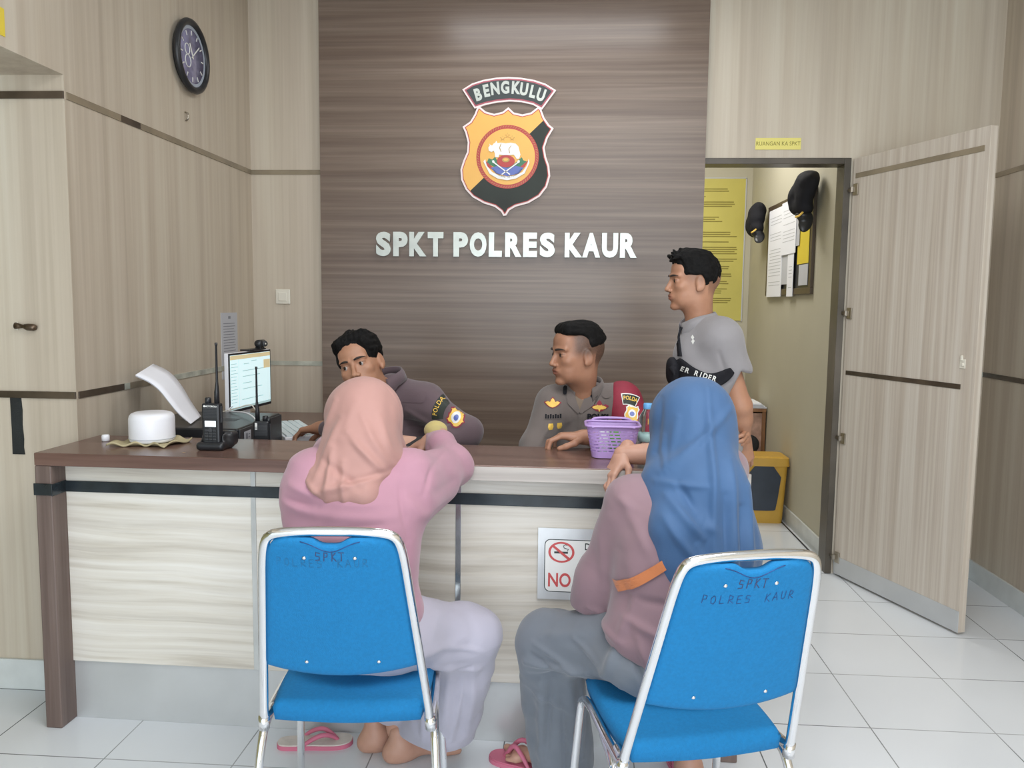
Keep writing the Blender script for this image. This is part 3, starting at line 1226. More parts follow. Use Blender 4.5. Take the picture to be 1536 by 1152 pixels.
for cx_, cy_ in ((553, 522), (587, 503), (620, 522)):
    eplate('star', star(cx_, cy_, 20, 8.5), 0.0189, E_GOLD)
    eplate('star_fill', star(cx_, cy_, 15, 6.2), 0.0201, E_YEL)
eplate('leaf', [(440, 700), (455, 665), (480, 675), (500, 655), (520, 690), (560, 720), (620, 720), (655, 690),
                (690, 658), (700, 680), (728, 690), (700, 725), (640, 745), (590, 750), (520, 742)], 0.0189, E_GREEN)
eplate('wreath', [(425, 680), (450, 700), (490, 735), (540, 752), (500, 760), (450, 728)], 0.0192, E_RED)
eplate('wreath', [(738, 680), (712, 700), (672, 735), (622, 752), (662, 760), (712, 728)], 0.0192, E_RED)
eplate('shield_blue', [(470, 735), (520, 720), (590, 735), (650, 720), (705, 735), (670, 775), (590, 795), (510, 775)],
       0.0195, E_BLUE)
eplate('flower', ellipse(577, 687, 64, 44, 32), 0.0206, E_RED)
eplate('flower_heart', ellipse(577, 678, 27, 17, 24), 0.0218, E_GOLD)
eplate('flower_heart_light', ellipse(577, 676, 17, 9, 24), 0.0230, E_YEL)
RH = [(455, 612), (452, 590), (462, 575), (458, 560), (468, 572), (480, 574), (490, 560), (500, 556), (508, 540),
      (516, 558), (540, 555), (575, 560), (610, 555), (645, 562), (665, 582), (672, 610), (680, 640), (672, 668),
      (655, 672), (640, 650), (630, 640), (600, 645), (560, 645), (530, 640), (525, 660), (500, 658), (498, 630),
      (490, 612), (475, 622)]
eplate('rhinoceros', RH, 0.0206, E_WHITE)
eplate('rhinoceros_line', [(540, 560), (545, 560), (535, 590), (545, 620), (541, 622), (529, 592)], 0.0219, E_GOLD, h=.0006)
eplate('rhinoceros_line', [(612, 575), (616, 575), (600, 600), (606, 630), (601, 630), (595, 600)], 0.0219, E_GOLD, h=.0006)
bnr = [(418, 690), (430, 672), (442, 720), (480, 765), (530, 790), (588, 798), (645, 790), (695, 765), (725, 722),
       (740, 668), (745, 700), (722, 750), (712, 775), (650, 812), (588, 824), (520, 812), (462, 778), (440, 735)]
eplate('scroll', bnr, 0.0210, E_WHITE)
bmR = bmesh.new()
for i, ch in enumerate('SEKUNDANG SETUNGGUAN'):
    if ch == ' ':
        continue
    a = math.radians(-52 + 104 * i / 19)
    cx_, cy_ = 588 + 132 * math.sin(a), 655 + 148 * math.cos(a) + 4
    me = bm_mesh(text_bm(ch, 0.0115, 0.0002, 0.0, 0.9))
    me.transform(mxe @ Matrix.Translation(((cx_ - 590) * ESX, (640 - cy_) * ESY, 0.0225)) @ Matrix.Rotation(a, 4, 'Z'))
    bmR.from_mesh(me)
link('scroll_lettering', bm_mesh(bmR), E_DARK, em)
eplate('spear', [(478, 683), (492, 680), (500, 697), (610, 780), (604, 786), (494, 703), (482, 698)], 0.0223, E_WHITE, h=.001)
eplate('spear', [(678, 683), (664, 680), (656, 697), (546, 780), (552, 786), (662, 703), (674, 698)], 0.0223, E_WHITE, h=.001)

# wall lettering: each word is one row of separate cut-out letters
x0s = {'SPKT': [-1.004, -0.914, -0.830, -0.734], 'POLRES': [-0.601, -0.517, -0.419, -0.335, -0.243, -0.158],
       'KAUR': [-0.031, 0.058, 0.157, 0.248]}
LW = {'S': .080, 'P': .078, 'K': .092, 'T': .084, 'O': .090, 'L': .070, 'R': .088, 'E': .074, 'A': .094, 'U': .084}
# glyph widths are measured, so every letter gets its own width
for wd, xs in x0s.items():
    for ch, x_ in zip(wd, xs):
        b_ = text_bm(ch, 0.150, 0.008, 0.0085, 1.0)
        mnx, mxx = min(v.co.x for v in b_.verts), max(v.co.x for v in b_.verts)
        mny, mxy = min(v.co.y for v in b_.verts), max(v.co.y for v in b_.verts)
        for v in b_.verts:
            v.co.x = (v.co.x - mnx) / (mxx - mnx) * LW[ch] * 0.965
            v.co.y = (v.co.y - mny) / (mxy - mny) * 0.124
        me = bm_mesh(b_)
        me.transform(plane_xf((x_, PY - 0.0085, 1.622), (1, 0, 0), (0, 0, 1)))
        o = link('wall_letter', me, LETTER)
        WH = {'SPKT': 'first', 'POLRES': 'middle', 'KAUR': 'last'}[wd]
        tag(o, 'pale raised letter %s in the %s word, %s, on the dark panel' % (ch, WH, wd), 'letter',
            'raised letters below the emblem')
# ------------------------------------------------------------------ the counter (local x along the front, local y to the back)
CA = math.radians(-1.1)
ct = thing('reception_counter', 'long reception counter with brown top and pale wood front', 'counter', (-1.668, 2.425, 0), CA)
mc = Matrix.Translation((-1.668, 2.425, 0)) @ Matrix.Rotation(CA, 4, 'Z')
CTOP, CL = 0.903, 2.20


def cbox(name, lo, hi, mat, bev=0.0, parent=None, label=None):
    return box(name, lo, hi, mat, parent or ct, bev, world=False, label=label)


cbox('countertop', (0.0, 0.0, 0.862), (CL, 0.350, CTOP), DESKW, 0.003)
cbox('edge_band', (0.955, -0.0035, 0.858), (CL + 0.002, 0.0, CTOP - 0.003), SLABG, 0.001, label='grey edge band')
cbox('end_panel', (0.0, 0.0, 0.0), (0.055, 0.350, 0.862), LEGW, 0.004, label='dark brown end panel')
cbox('end_panel', (CL - 0.05, 0.03, 0.0), (CL, 0.350, 0.862), LEGW, 0.004)
cbox('back_panel', (0.055, 0.31, 0.0), (CL - 0.05, 0.335, 0.862), LEGW, 0.0)
x0 = 0.055
for x1 in (0.680, 1.335, CL - 0.05):
    cbox('front_panel', (x0, 0.070, 0.198), (x1 - 0.001, 0.095, 0.770), FRONTW, 0.002)
    x0 = x1
cbox('top_rail', (0.055, 0.072, 0.735), (CL - 0.05, 0.095, 0.862), FRONTW, 0.0)
cbox('black_band', (0.0555, 0.064, 0.766), (CL - 0.05, 0.071, 0.802), BLACKTAPE, 0.002)
cbox('black_band', (-0.003, -0.004, 0.768), (0.0585, 0.0, 0.806), BLACKTAPE, 0.001)
cbox('black_band', (0.055, -0.003, 0.766), (0.0585, 0.070, 0.804), BLACKTAPE, 0.001)
cbox('kick_board', (0.055, 0.078, 0.0), (CL - 0.05, 0.095, 0.198), GREYKICK, 0.001, label='grey metal kick board')
SEAM = plain('grey_seam_tape', (0.50, 0.51, 0.50), 0.25, var=0.2, vscale=6)
SEAMM = plain('mirror_seam_strip', (0.60, 0.64, 0.66), 0.12, 0.8, var=0.3, vscale=7)
cbox('seam_strip', (0.672, 0.0665, 0.20), (0.688, 0.0705, 0.862), SEAM, 0.001)
cbox('seam_strip', (1.326, 0.0665, 0.20), (1.343, 0.0705, 0.862), SEAMM, 0.001, label='shiny metal seam strip')
bmn = flat_poly_bm(ellipse(0, 0, 0.006, 0.003, 10))
bmn.transform(Matrix.Translation((0.455, 0.07, CTOP + 0.0006)))
link('chip_mark', bm_mesh(bmn), plain('chipped_core', (0.55, 0.40, 0.20), 0.8), ct, False)


def cpt(x, y, z):
    return mc @ Vector((x, y, z))


# no smoking sign: a rigid board fixed to the front
ns = thing('no_smoking_sign', 'white no smoking sign fixed to the counter front', 'sign', cpt(1.72, 0.0675, 0.585))
mxs = mc @ plane_xf((1.583, 0.0675, 0.0), (1, 0, 0), (0, 0, 1))
NSX = 0.345


def splate(nm, pts, z0, z1, mat, lab=None):
    return poly_plate(nm, pts, z0, z1, mxs, mat, ns, label=lab)


def rrect(x0, y0, x1, y1, r, n=5):
    p = []
    for cx, cy, a in ((x1 - r, y0 + r, -PI / 2), (x1 - r, y1 - r, 0), (x0 + r, y1 - r, PI / 2), (x0 + r, y0 + r, PI)):
        p += [(cx + r * math.cos(a + PI / 2 * i / n), cy + r * math.sin(a + PI / 2 * i / n)) for i in range(n + 1)]
    return p


SILVB = plain('silver_sign_board', (0.74, 0.76, 0.78), 0.3, 0.3)
splate('sign_board', [(0, 0.478), (NSX, 0.478), (NSX, 0.702), (0, 0.702)], 0, 0.004, SILVB)
splate('sign_outline', rrect(0.020, 0.502, NSX - 0.02, 0.668, 0.018), 0.004, 0.0045, E_DARK)
splate('sign_field', rrect(0.0225, 0.5045, NSX - 0.0225, 0.6655, 0.016), 0.0045, 0.005, E_WHITE)
cxn, cyn, rn = 0.072, 0.628, 0.040
RNG = plain('sign_red', (0.62, 0.10, 0.10), 0.4)
v, f = [], []
for i in range(40):
    a = 2 * PI * i / 40
    for r_ in (rn, rn * 0.82):
        v.append(mxs @ Vector((cxn + r_ * math.cos(a), cyn + r_ * 0.82 * math.sin(a), 0.0056)))
f = [(2 * i, 2 * ((i + 1) % 40), 2 * ((i + 1) % 40) + 1, 2 * i + 1) for i in range(40)]
link('ban_ring', py_mesh(v, f), RNG, ns)
splate('ban_bar', [(cxn - 0.030, cyn + 0.018), (cxn + 0.024, cyn - 0.026), (cxn + 0.029, cyn - 0.020),
                   (cxn - 0.025, cyn + 0.023)], 0.005, 0.0058, RNG)
splate('cigarette', [(cxn - 0.022, cyn - 0.004), (cxn + 0.020, cyn - 0.004), (cxn + 0.020, cyn + 0.002),
                     (cxn - 0.022, cyn + 0.002)], 0.005, 0.0054, E_DARK)
pts = [mxs @ Vector((cxn + 0.018 + a, cyn + b, 0.0056)) for a, b in
       ((0, 0.004), (0.004, 0.010), (-0.004, 0.012), (-0.010, 0.014), (-0.012, 0.020), (-0.006, 0.024), (0.0, 0.022))]
link('smoke', py_mesh(*tube_vf(pts, 0.0011, 6)), E_DARK, ns)
text('sign_lettering', 'NO SMOKING', 0.060, mxs @ Matrix.Translation((0.030, 0.520, 0.0052)), RNG, ns, 0.0003, 0.0012,
     0.76, 'LEFT')
text('sign_lettering', 'DILARANG', 0.030, mxs @ Matrix.Translation((0.142, 0.638, 0.0052)), E_DARK, ns, 0.0003, 0.0004, 0.8,
     'LEFT')
text('sign_lettering', 'MEROKOK', 0.030, mxs @ Matrix.Translation((0.142, 0.604, 0.0052)), E_DARK, ns, 0.0003, 0.0004, 0.8,
     'LEFT')

# ------------------------------------------------------------------ L-shaped desk behind the counter
DZ = 0.80
dk = thing('office_desk', 'low brown desk along the left wall behind the counter', 'desk', (-1.25, 3.5, 0))
box('desk_top', (XL + 0.006, 2.80, DZ - 0.03), (-0.98, YB - 0.06, DZ), DESKW, dk, 0.003)
box('side_panel', (XL + 0.008, 2.84, 0), (-1.02, 2.86, DZ - 0.03), LEGW, dk, 0.002)
box('side_panel', (XL + 0.008, YB - 0.10, 0), (-1.02, YB - 0.075, DZ - 0.03), LEGW, dk, 0.002)

# computer case lying flat
cc = thing('computer_case', 'flat black computer case on the desk under the white sheets', 'computer', (-1.33, 3.05, DZ),
           math.radians(0))
mcc = Matrix.Translation((0, 0, 0))
bm = bmesh.new()
box_bm(bm, (-1.60, 2.86, DZ), (-1.19, 3.30, 0.922), 0.006)
link('case_body', bm_mesh(bm), BLACKP, cc)
box('front_bezel', (-1.19, 2.865, DZ + 0.004), (-1.183, 3.295, 0.918), DGREYP, cc, 0.002)
box('case_sticker', (-1.183, 2.90, 0.868), (-1.1815, 2.96, 0.905), PAPERG, cc, label='small white sticker')
bm = bmesh.new()
box_bm(bm, (-1.1815, 2.912, 0.876), (-1.181, 2.93, 0.898))
box_bm(bm, (-1.1815, 2.936, 0.880), (-1.181, 2.951, 0.884))
box_bm(bm, (-1.1815, 2.936, 0.890), (-1.181, 2.951, 0.894))
link('sticker_print', bm_mesh(bm), INK, cc)
bm = bmesh.new()
for i in range(4):
    box_bm(bm, (-1.5, 3.05 + i * 0.02, 0.922), (-1.28, 3.058 + i * 0.02, 0.9228))
link('vent_slots', bm_mesh(bm), DGREYP, cc)

# curling stack of white sheets
near = [(-1.400, 2.93, 0.927), (-1.452, 2.94, 0.965), (-1.488, 2.94, 1.010), (-1.520, 2.94, 1.052), (-1.560, 2.94, 1.082),
        (-1.612, 2.94, 1.104)]
far = [(-1.452, 3.13, 0.927), (-1.492, 3.13, 0.985), (-1.522, 3.13, 1.040), (-1.556, 3.13, 1.085), (-1.590, 3.13, 1.112),
       (-1.640, 3.13, 1.132)]
nr = smooth_path(near, 2)
fr = smooth_path(far, 2)
ps = thing('paper_stack', 'curling stack of white sheets leaning over the computer case', 'paper', (-1.46, 3.03, 0.924))
for s_i, (offz, mat_, nm) in enumerate(((0, PAPER, 'top_sheets'), (-0.0045, PAPERG, 'lower_sheets'))):
    v, f = [], []
    n_ = len(nr)
    for i in range(n_):
        for j in range(5):
            p = Vector(nr[i]).lerp(Vector(fr[i]), j / 4)
            v.append(p + Vector((offz * -0.15, 0, max(offz, -0.0) if i == 0 else offz * min(1, i / 3))))
            v.append(p + Vector((-offz * 0.15 + 0.0025, 0, (0 if i == 0 else -0.0015) + (0 if i == 0 else offz * min(1, i / 3)))))
    for i in range(n_ - 1):
        for j in range(4):
            a, b = i * 10 + j * 2, (i + 1) * 10 + j * 2
            f.append((a, a + 2, b + 2, b))
            f.append((a + 1, b + 1, b + 3, a + 3))
        a, b = i * 10, (i + 1) * 10
        f.append((a, b, b + 1, a + 1))
        a, b = i * 10 + 8, (i + 1) * 10 + 8
        f.append((a, a + 1, b + 1, b))
    for i in (0, n_ - 1):
        for j in range(4):
            a = i * 10 + j * 2
            f.append((a, a + 1, a + 3, a + 2))
    link(nm, py_mesh(v, f), mat_, ps, True, True)

# monitor (faces the officer on its right)
mL, mR = Vector((-1.452, 3.40, 0)), Vector((-1.412, 3.79, 0))
md = (mR - mL).normalized()
mo = thing('computer_monitor', 'slim white computer monitor showing a bright web page', 'monitor', tuple((mL + mR) / 2)[:2] + (DZ,))
WM, HM = (mR - mL).length, 0.262
mz0 = 0.897
mxm = plane_xf((mL.x, mL.y, mz0), md, (0, 0, 1))      # normal faces +x


def mbox(name, lo, hi, mat, bev=0, label=None):
    bm = bmesh.new()
    box_bm(bm, lo, hi, bev)
    bm.transform(mxm)
    return link(name, bm_mesh(bm), mat, mo, label=label)


mbox('monitor_case', (0, 0, -0.018), (WM, HM, 0.0), WHITEP, 0.003)
mbox('bezel', (0.002, 0.002, 0.0), (WM - 0.002, HM - 0.002, 0.003), BLACKP, 0.001)
mbox('screen', (0.012, 0.014, 0.003), (WM - 0.010, HM - 0.010, 0.0036), SCREEN)
mbox('screen_header', (0.012, HM - 0.030, 0.0036), (WM - 0.010, HM - 0.012, 0.0038), SCR_TAN)
mbox('screen_footer', (0.012, 0.014, 0.0036), (WM - 0.010, 0.024, 0.0038), SCR_GREY)
bm = bmesh.new()
for i in range(13):
    y_ = HM - 0.05 - i * 0.014
    box_bm(bm, (0.018, y_, 0.0036), (0.06 + 0.02 * random.random(), y_ + 0.003, 0.0038))
for x_, y_, w_ in ((0.13, HM - 0.055, 0.05), (0.12, HM - 0.085, 0.20), (0.12, HM - 0.11, 0.16), (0.12, HM - 0.14, 0.08),
                   (0.12, HM - 0.165, 0.18), (0.11, 0.05, 0.2), (0.2, HM - 0.045, 0.05)):
    box_bm(bm, (x_, y_, 0.0036), (x_ + w_, y_ + 0.0035, 0.0038))
box_bm(bm, (0.085, 0.024, 0.0036), (0.0865, HM - 0.03, 0.0038))
bm.transform(mxm)
link('screen_text', bm_mesh(bm), SCR_GREY, mo)
mbox('screen_photo', (WM - 0.075, HM - 0.085, 0.0036), (WM - 0.012, HM - 0.045, 0.0039), SCR_TAN)
mbox('stand_neck', (WM / 2 - 0.03, -0.09, -0.032), (WM / 2 + 0.03, 0.08, -0.018), WHITEP, 0.004)
mbox('stand_base', (WM / 2 - 0.1, -(mz0 - DZ), -0.13), (WM / 2 + 0.1, -(mz0 - DZ) + 0.012, 0.01), WHITEP, 0.004)
# webcam
wc = thing('webcam', 'small black webcam clipped on top of the monitor', 'webcam', tuple(mxm @ Vector((0.30, HM, 0))))
bm = bmesh.new()
box_bm(bm, (0.17, HM + 0.001, -0.035), (0.33, HM + 0.008, 0.012), 0.002)
box_bm(bm, (0.27, HM + 0.006, -0.015), (0.31, HM + 0.014, 0.015), 0.003)
bm.transform(mxm)
link('webcam_clip', bm_mesh(bm), BLACKP, wc)
cw = mxm @ Vector((0.29, HM + 0.030, 0.004))
vv, ff = tube_vf([cw + Vector((0.0, -0.036, 0)), cw + Vector((0, -0.03, 0)), cw + Vector((0, 0.03, 0)), cw + Vector((0, 0.036, 0))],
                 [0.012, 0.018, 0.018, 0.012], 16)
link('webcam_body', py_mesh(vv, ff), BLACKP, wc, smooth=True)
vv, ff = tube_vf([cw + Vector((0.008, -0.0, 0)), cw + Vector((0.028, -0.014, 0)), cw + Vector((0.030, -0.015, 0))],
                 [0.013, 0.013, 0.008], 16)
link('webcam_lens', py_mesh(vv, ff), DGREYP, wc, smooth=True)
vv, ff = tube_vf([cw + Vector((0.028, -0.0150, 0)), cw + Vector((0.0316, -0.0165, 0))], 0.004, 10)
link('lens_glint', py_mesh(vv, ff), IVORYP, wc, smooth=True)

# keyboard
ka = math.atan2(0.40, 0.06)
kb = thing('keyboard', 'white computer keyboard on the desk beside the monitor', 'keyboard', (-1.205, 3.50, DZ))
mk = Matrix.Translation((-1.205, 3.50, DZ + 0.002)) @ Matrix.Rotation(math.radians(-60), 4, 'Z')


def kbox(bm, lo, hi, bev=0):
    vs = box_bm(bm, lo, hi, bev)
    for v_ in vs:
        v_.co = mk @ v_.co


bm = bmesh.new()
kbox(bm, (-0.225, -0.078, 0.0), (0.225, 0.078, 0.024), 0.004)
link('keyboard_case', bm_mesh(bm), WHITEP, kb)
for r_ in range(5):
    for c_ in range(14):
        bm = bmesh.new()
        kbox(bm, (-0.215 + c_ * 0.0309, -0.070 + r_ * 0.0288, 0.024), (-0.215 + c_ * 0.0309 + 0.0265, -0.070 + r_ * 0.0288 + 0.0245, 0.031),
             0.002)
        link('key', bm_mesh(bm), KEYC, kb)
# cables
tag(tube('monitor_cable', smooth_path([(-1.445, 3.42, 0.93), (-1.42, 3.3, 0.925), (-1.33, 3.22, 0.935), (-1.24, 3.10, 0.945), (-1.16, 2.98, 0.93),
                                       (-1.13, 2.90, 0.88), (-1.12, 2.86, DZ + 0.004)], 3), 0.003, WHITEP),
    'white cable looping from the monitor over the computer case', 'cable')
tag(tube('usb_cable', smooth_path([(-1.14, 3.28, DZ + 0.004), (-1.09, 3.12, DZ + 0.004), (-1.03, 2.95, DZ + 0.004), (-1.0, 2.84, DZ + 0.004)], 2),
         0.003, WHITEP), 'white cable lying on the desk in front of the keyboard', 'cable')
tag(tube('charger_cable', smooth_path([(-1.60, 3.36, DZ + 0.004), (-1.52, 3.36, 0.90), (-1.40, 3.33, 0.93), (-1.33, 3.34, 0.955), (-1.31, 3.33, 0.93),
                                       (-1.20, 3.34, DZ + 0.004)], 3), 0.0025, IVORYP),
    'thin pale cable arching behind the computer case', 'cable')

# ------------------------------------------------------------------ things on the counter
# rag and white round speaker
rag = []
mr = Matrix.Translation((-1.392, 2.625, 0))
V_, F_ = [], []
nx, ny = 34, 26
for j in range(ny + 1):
    for i in range(nx + 1):
        u_, w_ = i / nx * 2 - 1, j / ny * 2 - 1
        x_ = u_ * 0.098 * (1 + 0.05 * math.sin(3 * w_)) + 0.012 * w_
        y_ = w_ * 0.072 + 0.010 * math.sin(2.6 * u_ + 1)
        edge = max(abs(u_), abs(w_))
        z_ = 0.007 + 0.006 * max(0, edge - 0.72) / 0.28 * (1 + math.sin(9 * u_ + 4 * w_))
        V_.append((x_, y_, z_))
nb = len(V_)
V_ += [(x_, y_, max(0.0, z_ - 0.006)) for x_, y_, z_ in V_]
W_ = nx + 1
for j in range(ny):
    for i in range(nx):
        a = j * W_ + i
        F_.append((a, a + 1, a + W_ + 1, a + W_))
        F_.append((nb + a, nb + a + W_, nb + a + W_ + 1, nb + a + 1))
for i in range(nx):
    F_.append((i, nb + i, nb + i + 1, i + 1))
    a = ny * W_ + i
    F_.append((a, a + 1, nb + a + 1, nb + a))
for j in range(ny):
    a = j * W_
    F_.append((a, a + W_, nb + a + W_, nb + a))
    a += nx
    F_.append((a, nb + a, nb + a + W_, a + W_))
me = py_mesh(V_, F_)
me.transform(Matrix.Translation((-1.392, 2.625, CTOP)))
tag(link('folded_rag', me, CLOTHY, smooth=True), 'folded beige rag lying under the round white device', 'cloth')
sp_ = thing('round_speaker', 'squat round white plastic device standing on the beige rag', 'speaker', (-1.392, 2.635, CTOP + 0.008))
v, f = lathe_vf([(0.060, 0.0), (0.069, 0.003), (0.072, 0.010), (0.0725, 0.016), (0.0725, 0.078), (0.070, 0.088), (0.064, 0.095), (0.054, 0.099),
                 (0.02, 0.100), (0.001, 0.100)], (-1.392, 2.635, CTOP + 0.008), 48)
link('speaker_body', py_mesh(v, f), WHITEP, sp_, smooth=True)
v, f = lathe_vf([(0.073, 0.012), (0.0735, 0.014), (0.073, 0.016)], (-1.392, 2.635, CTOP + 0.008), 48)
link('base_ring', py_mesh(v, f), PAPERG, sp_, smooth=True)
v, f = lathe_vf([(0.010, 0.0), (0.013, 0.002), (0.013, 0.018), (0.010, 0.022), (0.001, 0.023)], (-1.570, 2.660, CTOP), 20)
tag(link('bottle_cap', py_mesh(v, f), WHITEP, smooth=True), 'little white cap at the left of the round device', 'cap')


# handheld radios, built around a local origin at the foot, front = -y
def radio(root, x, y, z, rz, wdt, hgt, thick, ant, style):
    m_ = Matrix.Translation((x, y, z)) @ Matrix.Rotation(rz, 4, 'Z')

    def rb(nm, lo, hi, mat, bev=0.002, lab=None):
        bm = bmesh.new()
        box_bm(bm, lo, hi, bev)
        bm.transform(m_)
        return link(nm, bm_mesh(bm), mat, root, label=lab)
    w2, t2 = wdt / 2, thick / 2
    sg = 1 if style == 0 else -1
    rb('radio_body', (-w2, -t2, 0), (w2, t2, hgt), BLACKP, 0.006)
    rb('speaker_grille', (-w2 * 0.82, -t2 - 0.001, hgt * 0.66), (w2 * 0.82, -t2, hgt * 0.90), DGREYP, 0.0008)
    bm = bmesh.new()
    for i in range(6):
        zz = hgt * (0.68 + i * 0.035)
        box_bm(bm, (-w2 * 0.75, -t2 - 0.0016, zz), (w2 * 0.75, -t2 - 0.001, zz + hgt * 0.014))
    bm.transform(m_)
    link('grille_slots', bm_mesh(bm), BLACKP, root)
    tubes = tube_vf([m_ @ Vector(q) for q in ((w2 * 0.55 * sg, 0, hgt - 0.003), (w2 * 0.55 * sg, 0, hgt + 0.035), (w2 * 0.6 * sg, 0, hgt + 0.07),
                                              (w2 * 0.6 * sg, 0, hgt + ant - 0.01), (w2 * 0.6 * sg, 0, hgt + ant - 0.009), (w2 * 0.6 * sg, 0, hgt + ant))],
                    [0.0085, 0.0080, 0.0042, 0.0032, 0.0045, 0.0045], 12)
    link('antenna', py_mesh(*tubes), BLACKP, root, smooth=True)
    v1 = tube_vf([m_ @ Vector(q) for q in ((-w2 * 0.45 * sg, 0, hgt - 0.002), (-w2 * 0.45 * sg, 0, hgt + 0.016), (-w2 * 0.45 * sg, 0, hgt + 0.018))],
                 [0.0105, 0.0100, 0.007], 14)
    link('volume_knob', py_mesh(*v1), BLACKP, root, smooth=True)
    rb('side_button', (-w2 - 0.003, -0.006, hgt * 0.6), (-w2, 0.006, hgt * 0.93), DGREYP, 0.0012)
    rb('side_button', (w2, -0.006, hgt * 0.55), (w2 + 0.003, 0.006, hgt * 0.93), DGREYP, 0.0012)
    if style == 0:
        rb('display', (-w2 * 0.62, -t2 - 0.0015, hgt * 0.46), (w2 * 0.62, -t2, hgt * 0.60), RADIOLCD, 0.0006, 'pale lit display')
        for r_ in range(5):
            for c_ in range(3):
                if r_ == 4 and c_ == 1:
                    continue
                zz = hgt * (0.08 + r_ * 0.068)
                xx = (-0.62 + c_ * 0.44) * w2
                rb('key_button', (xx, -t2 - 0.0022, zz), (xx + w2 * 0.36, -t2, zz + hgt * 0.045), DGREYP, 0.0008)
        v1 = tube_vf([m_ @ Vector((0, -t2 + 0.001, hgt * 0.385)), m_ @ Vector((0, -t2 - 0.003, hgt * 0.385))], 0.007, 16)
        link('key_pad', py_mesh(*v1), DGREYP, root)
        text('radio_lettering', 'MOTOROLA', 0.0075, m_ @ plane_xf((0.004, -t2 - 0.0018, hgt * 0.915), (1, 0, 0), (0, 0, 1)), E_WHITE, root,
             0.0001, 0.0002, 0.95)
        v1 = tube_vf([m_ @ Vector((-0.019, -t2 - 0.0008, hgt * 0.935)), m_ @ Vector((-0.019, -t2 - 0.0018, hgt * 0.935))], 0.0032, 12)
        link('radio_badge', py_mesh(*v1), E_WHITE, root)
    else:
        text('tape_lettering', 'SPKT', 0.020, m_ @ plane_xf((-w2 * 0.4, -t2 - 0.0015, hgt * 0.30), (0, 0, 1), (-1, 0, 0)), E_WHITE, root,
             0.0003, 0.0008, 0.9)
        rb('white_tape', (-w2 * 0.75, -t2 - 0.0012, hgt * 0.80), (-w2 * 0.45, -t2, hgt * 0.96), E_WHITE, 0.0004)
        rb('led', (w2 * 0.55, -t2 - 0.0015, hgt * 0.30), (w2 * 0.75, -t2, hgt * 0.38), LEDG, 0.0006)
        v1 = tube_vf([m_ @ Vector(q) for q in ((w2 * 0.85, 0, hgt - 0.01), (w2 * 0.85, 0, hgt + 0.012))], [0.008, 0.007], 14)
        link('volume_knob', py_mesh(*v1), BLACKP, root, smooth=True)


cr = thing('radio_charger', 'black drop-in charger cradle holding the upright radio on the counter', 'charger', (-1.145, 2.56, CTOP))
prims = [Box((-1.145, 2.56, CTOP + 0.014), (0.046, 0.040, 0.014), 0.012, k=0.004),
         Box((-1.145, 2.572, CTOP + 0.030), (0.038, 0.028, 0.024), 0.014, k=0.012),
         Box((-1.118, 2.60, CTOP + 0.03), (0.030, 0.028, 0.024), 0.014, k=0.02),
         Box((-1.145, 2.552, CTOP + 0.050), (0.031, 0.018, 0.04), 0.004, k=0.002, sub=True)]
sdf_obj('cradle_body', prims, 0.0022, BLACKP, cr)
rd = thing('handheld_radio', 'black two-way radio standing upright in its charger on the counter', 'radio', (-1.145, 2.552, CTOP + 0.012))
radio(rd, -1.145, 2.552, CTOP + 0.012, math.radians(-3), 0.060, 0.140, 0.030, 0.195, 0)
rd2 = thing('handheld_radio', 'black two-way radio with white tape standing behind the counter edge', 'radio', (-1.100, 2.86, DZ))
radio(rd2, -1.100, 2.86, DZ, math.radians(8), 0.056, 0.155, 0.036, 0.195, 1)

# basket: woven look with real openings
bk = thing('plastic_basket', 'lilac plastic basket with slotted sides on the counter', 'basket', (0.142, 2.60, CTOP))
bc = Vector((0.142, 2.600, CTOP))


def brect(t_, z, n=96):
    """rounded rectangle ring, t_ = outward scale"""
    hx, hy, r_ = 0.064 * t_, 0.048 * t_, 0.026
    pr = rrect(-hx, -hy, hx, hy, r_, 8)
    L = [0]
    for i in range(len(pr)):
        q = pr[(i + 1) % len(pr)]
        L.append(L[-1] + math.hypot(q[0] - pr[i][0], q[1] - pr[i][1]))
    out = []
    for k in range(n):
        s = L[-1] * k / n
        i = max(j for j in range(len(pr)) if L[j] <= s + 1e-9)
        a, b = pr[i], pr[(i + 1) % len(pr)]
        fr_ = (s - L[i]) / max(1e-9, L[i + 1] - L[i])
        out.append(Vector((bc.x + a[0] + (b[0] - a[0]) * fr_, bc.y + a[1] + (b[1] - a[1]) * fr_, bc.z + z)))
    return out


def bk_ring(z, extra=0.0):
    return brect(1.0 + 0.32 * (z / 0.11) + extra, z)


zs = [0.002, 0.016]
row_h = 0.0044
z_ = 0.016
rows = []
while z_ < 0.092:
    zs += [z_ + 0.0060, z_ + 0.0105]
    z_ += 0.0105
V_, F_ = [], []
NB = 96
rings = [bk_ring(z) for z in zs]


def rimz(p):
    """the two long sides rise at the middle as handles"""
    dx = (p.x - bc.x) / 0.085
    return 0.024 * max(0, 1 - (dx / 0.75) ** 2) ** 1.0 * (1 if p.y > bc.y + 0.04 else 0.0)


for r_ in rings:
    V_ += r_
for i in range(len(zs) - 1):
    is_slot = i >= 1 and (i % 2 == 0)
    for k in range(NB):
        if is_slot and (k + (i // 2)) % 4 != 0 and 2 <= i <= len(zs) - 3:
            continue
        if not is_slot or True:
            F_.append((i * NB + k, i * NB + (k + 1) % NB, (i + 1) * NB + (k + 1) % NB, (i + 1) * NB + k))
F_.append(tuple(range(NB))[::-1])
bm = bmesh.new()
me = py_mesh(V_, F_)
bm.from_mesh(me)
bpy.data.meshes.remove(me)
bmesh.ops.solidify(bm, geom=bm.faces[:], thickness=0.0022)
link('basket_wall', bm_mesh(bm), LILAC, bk)
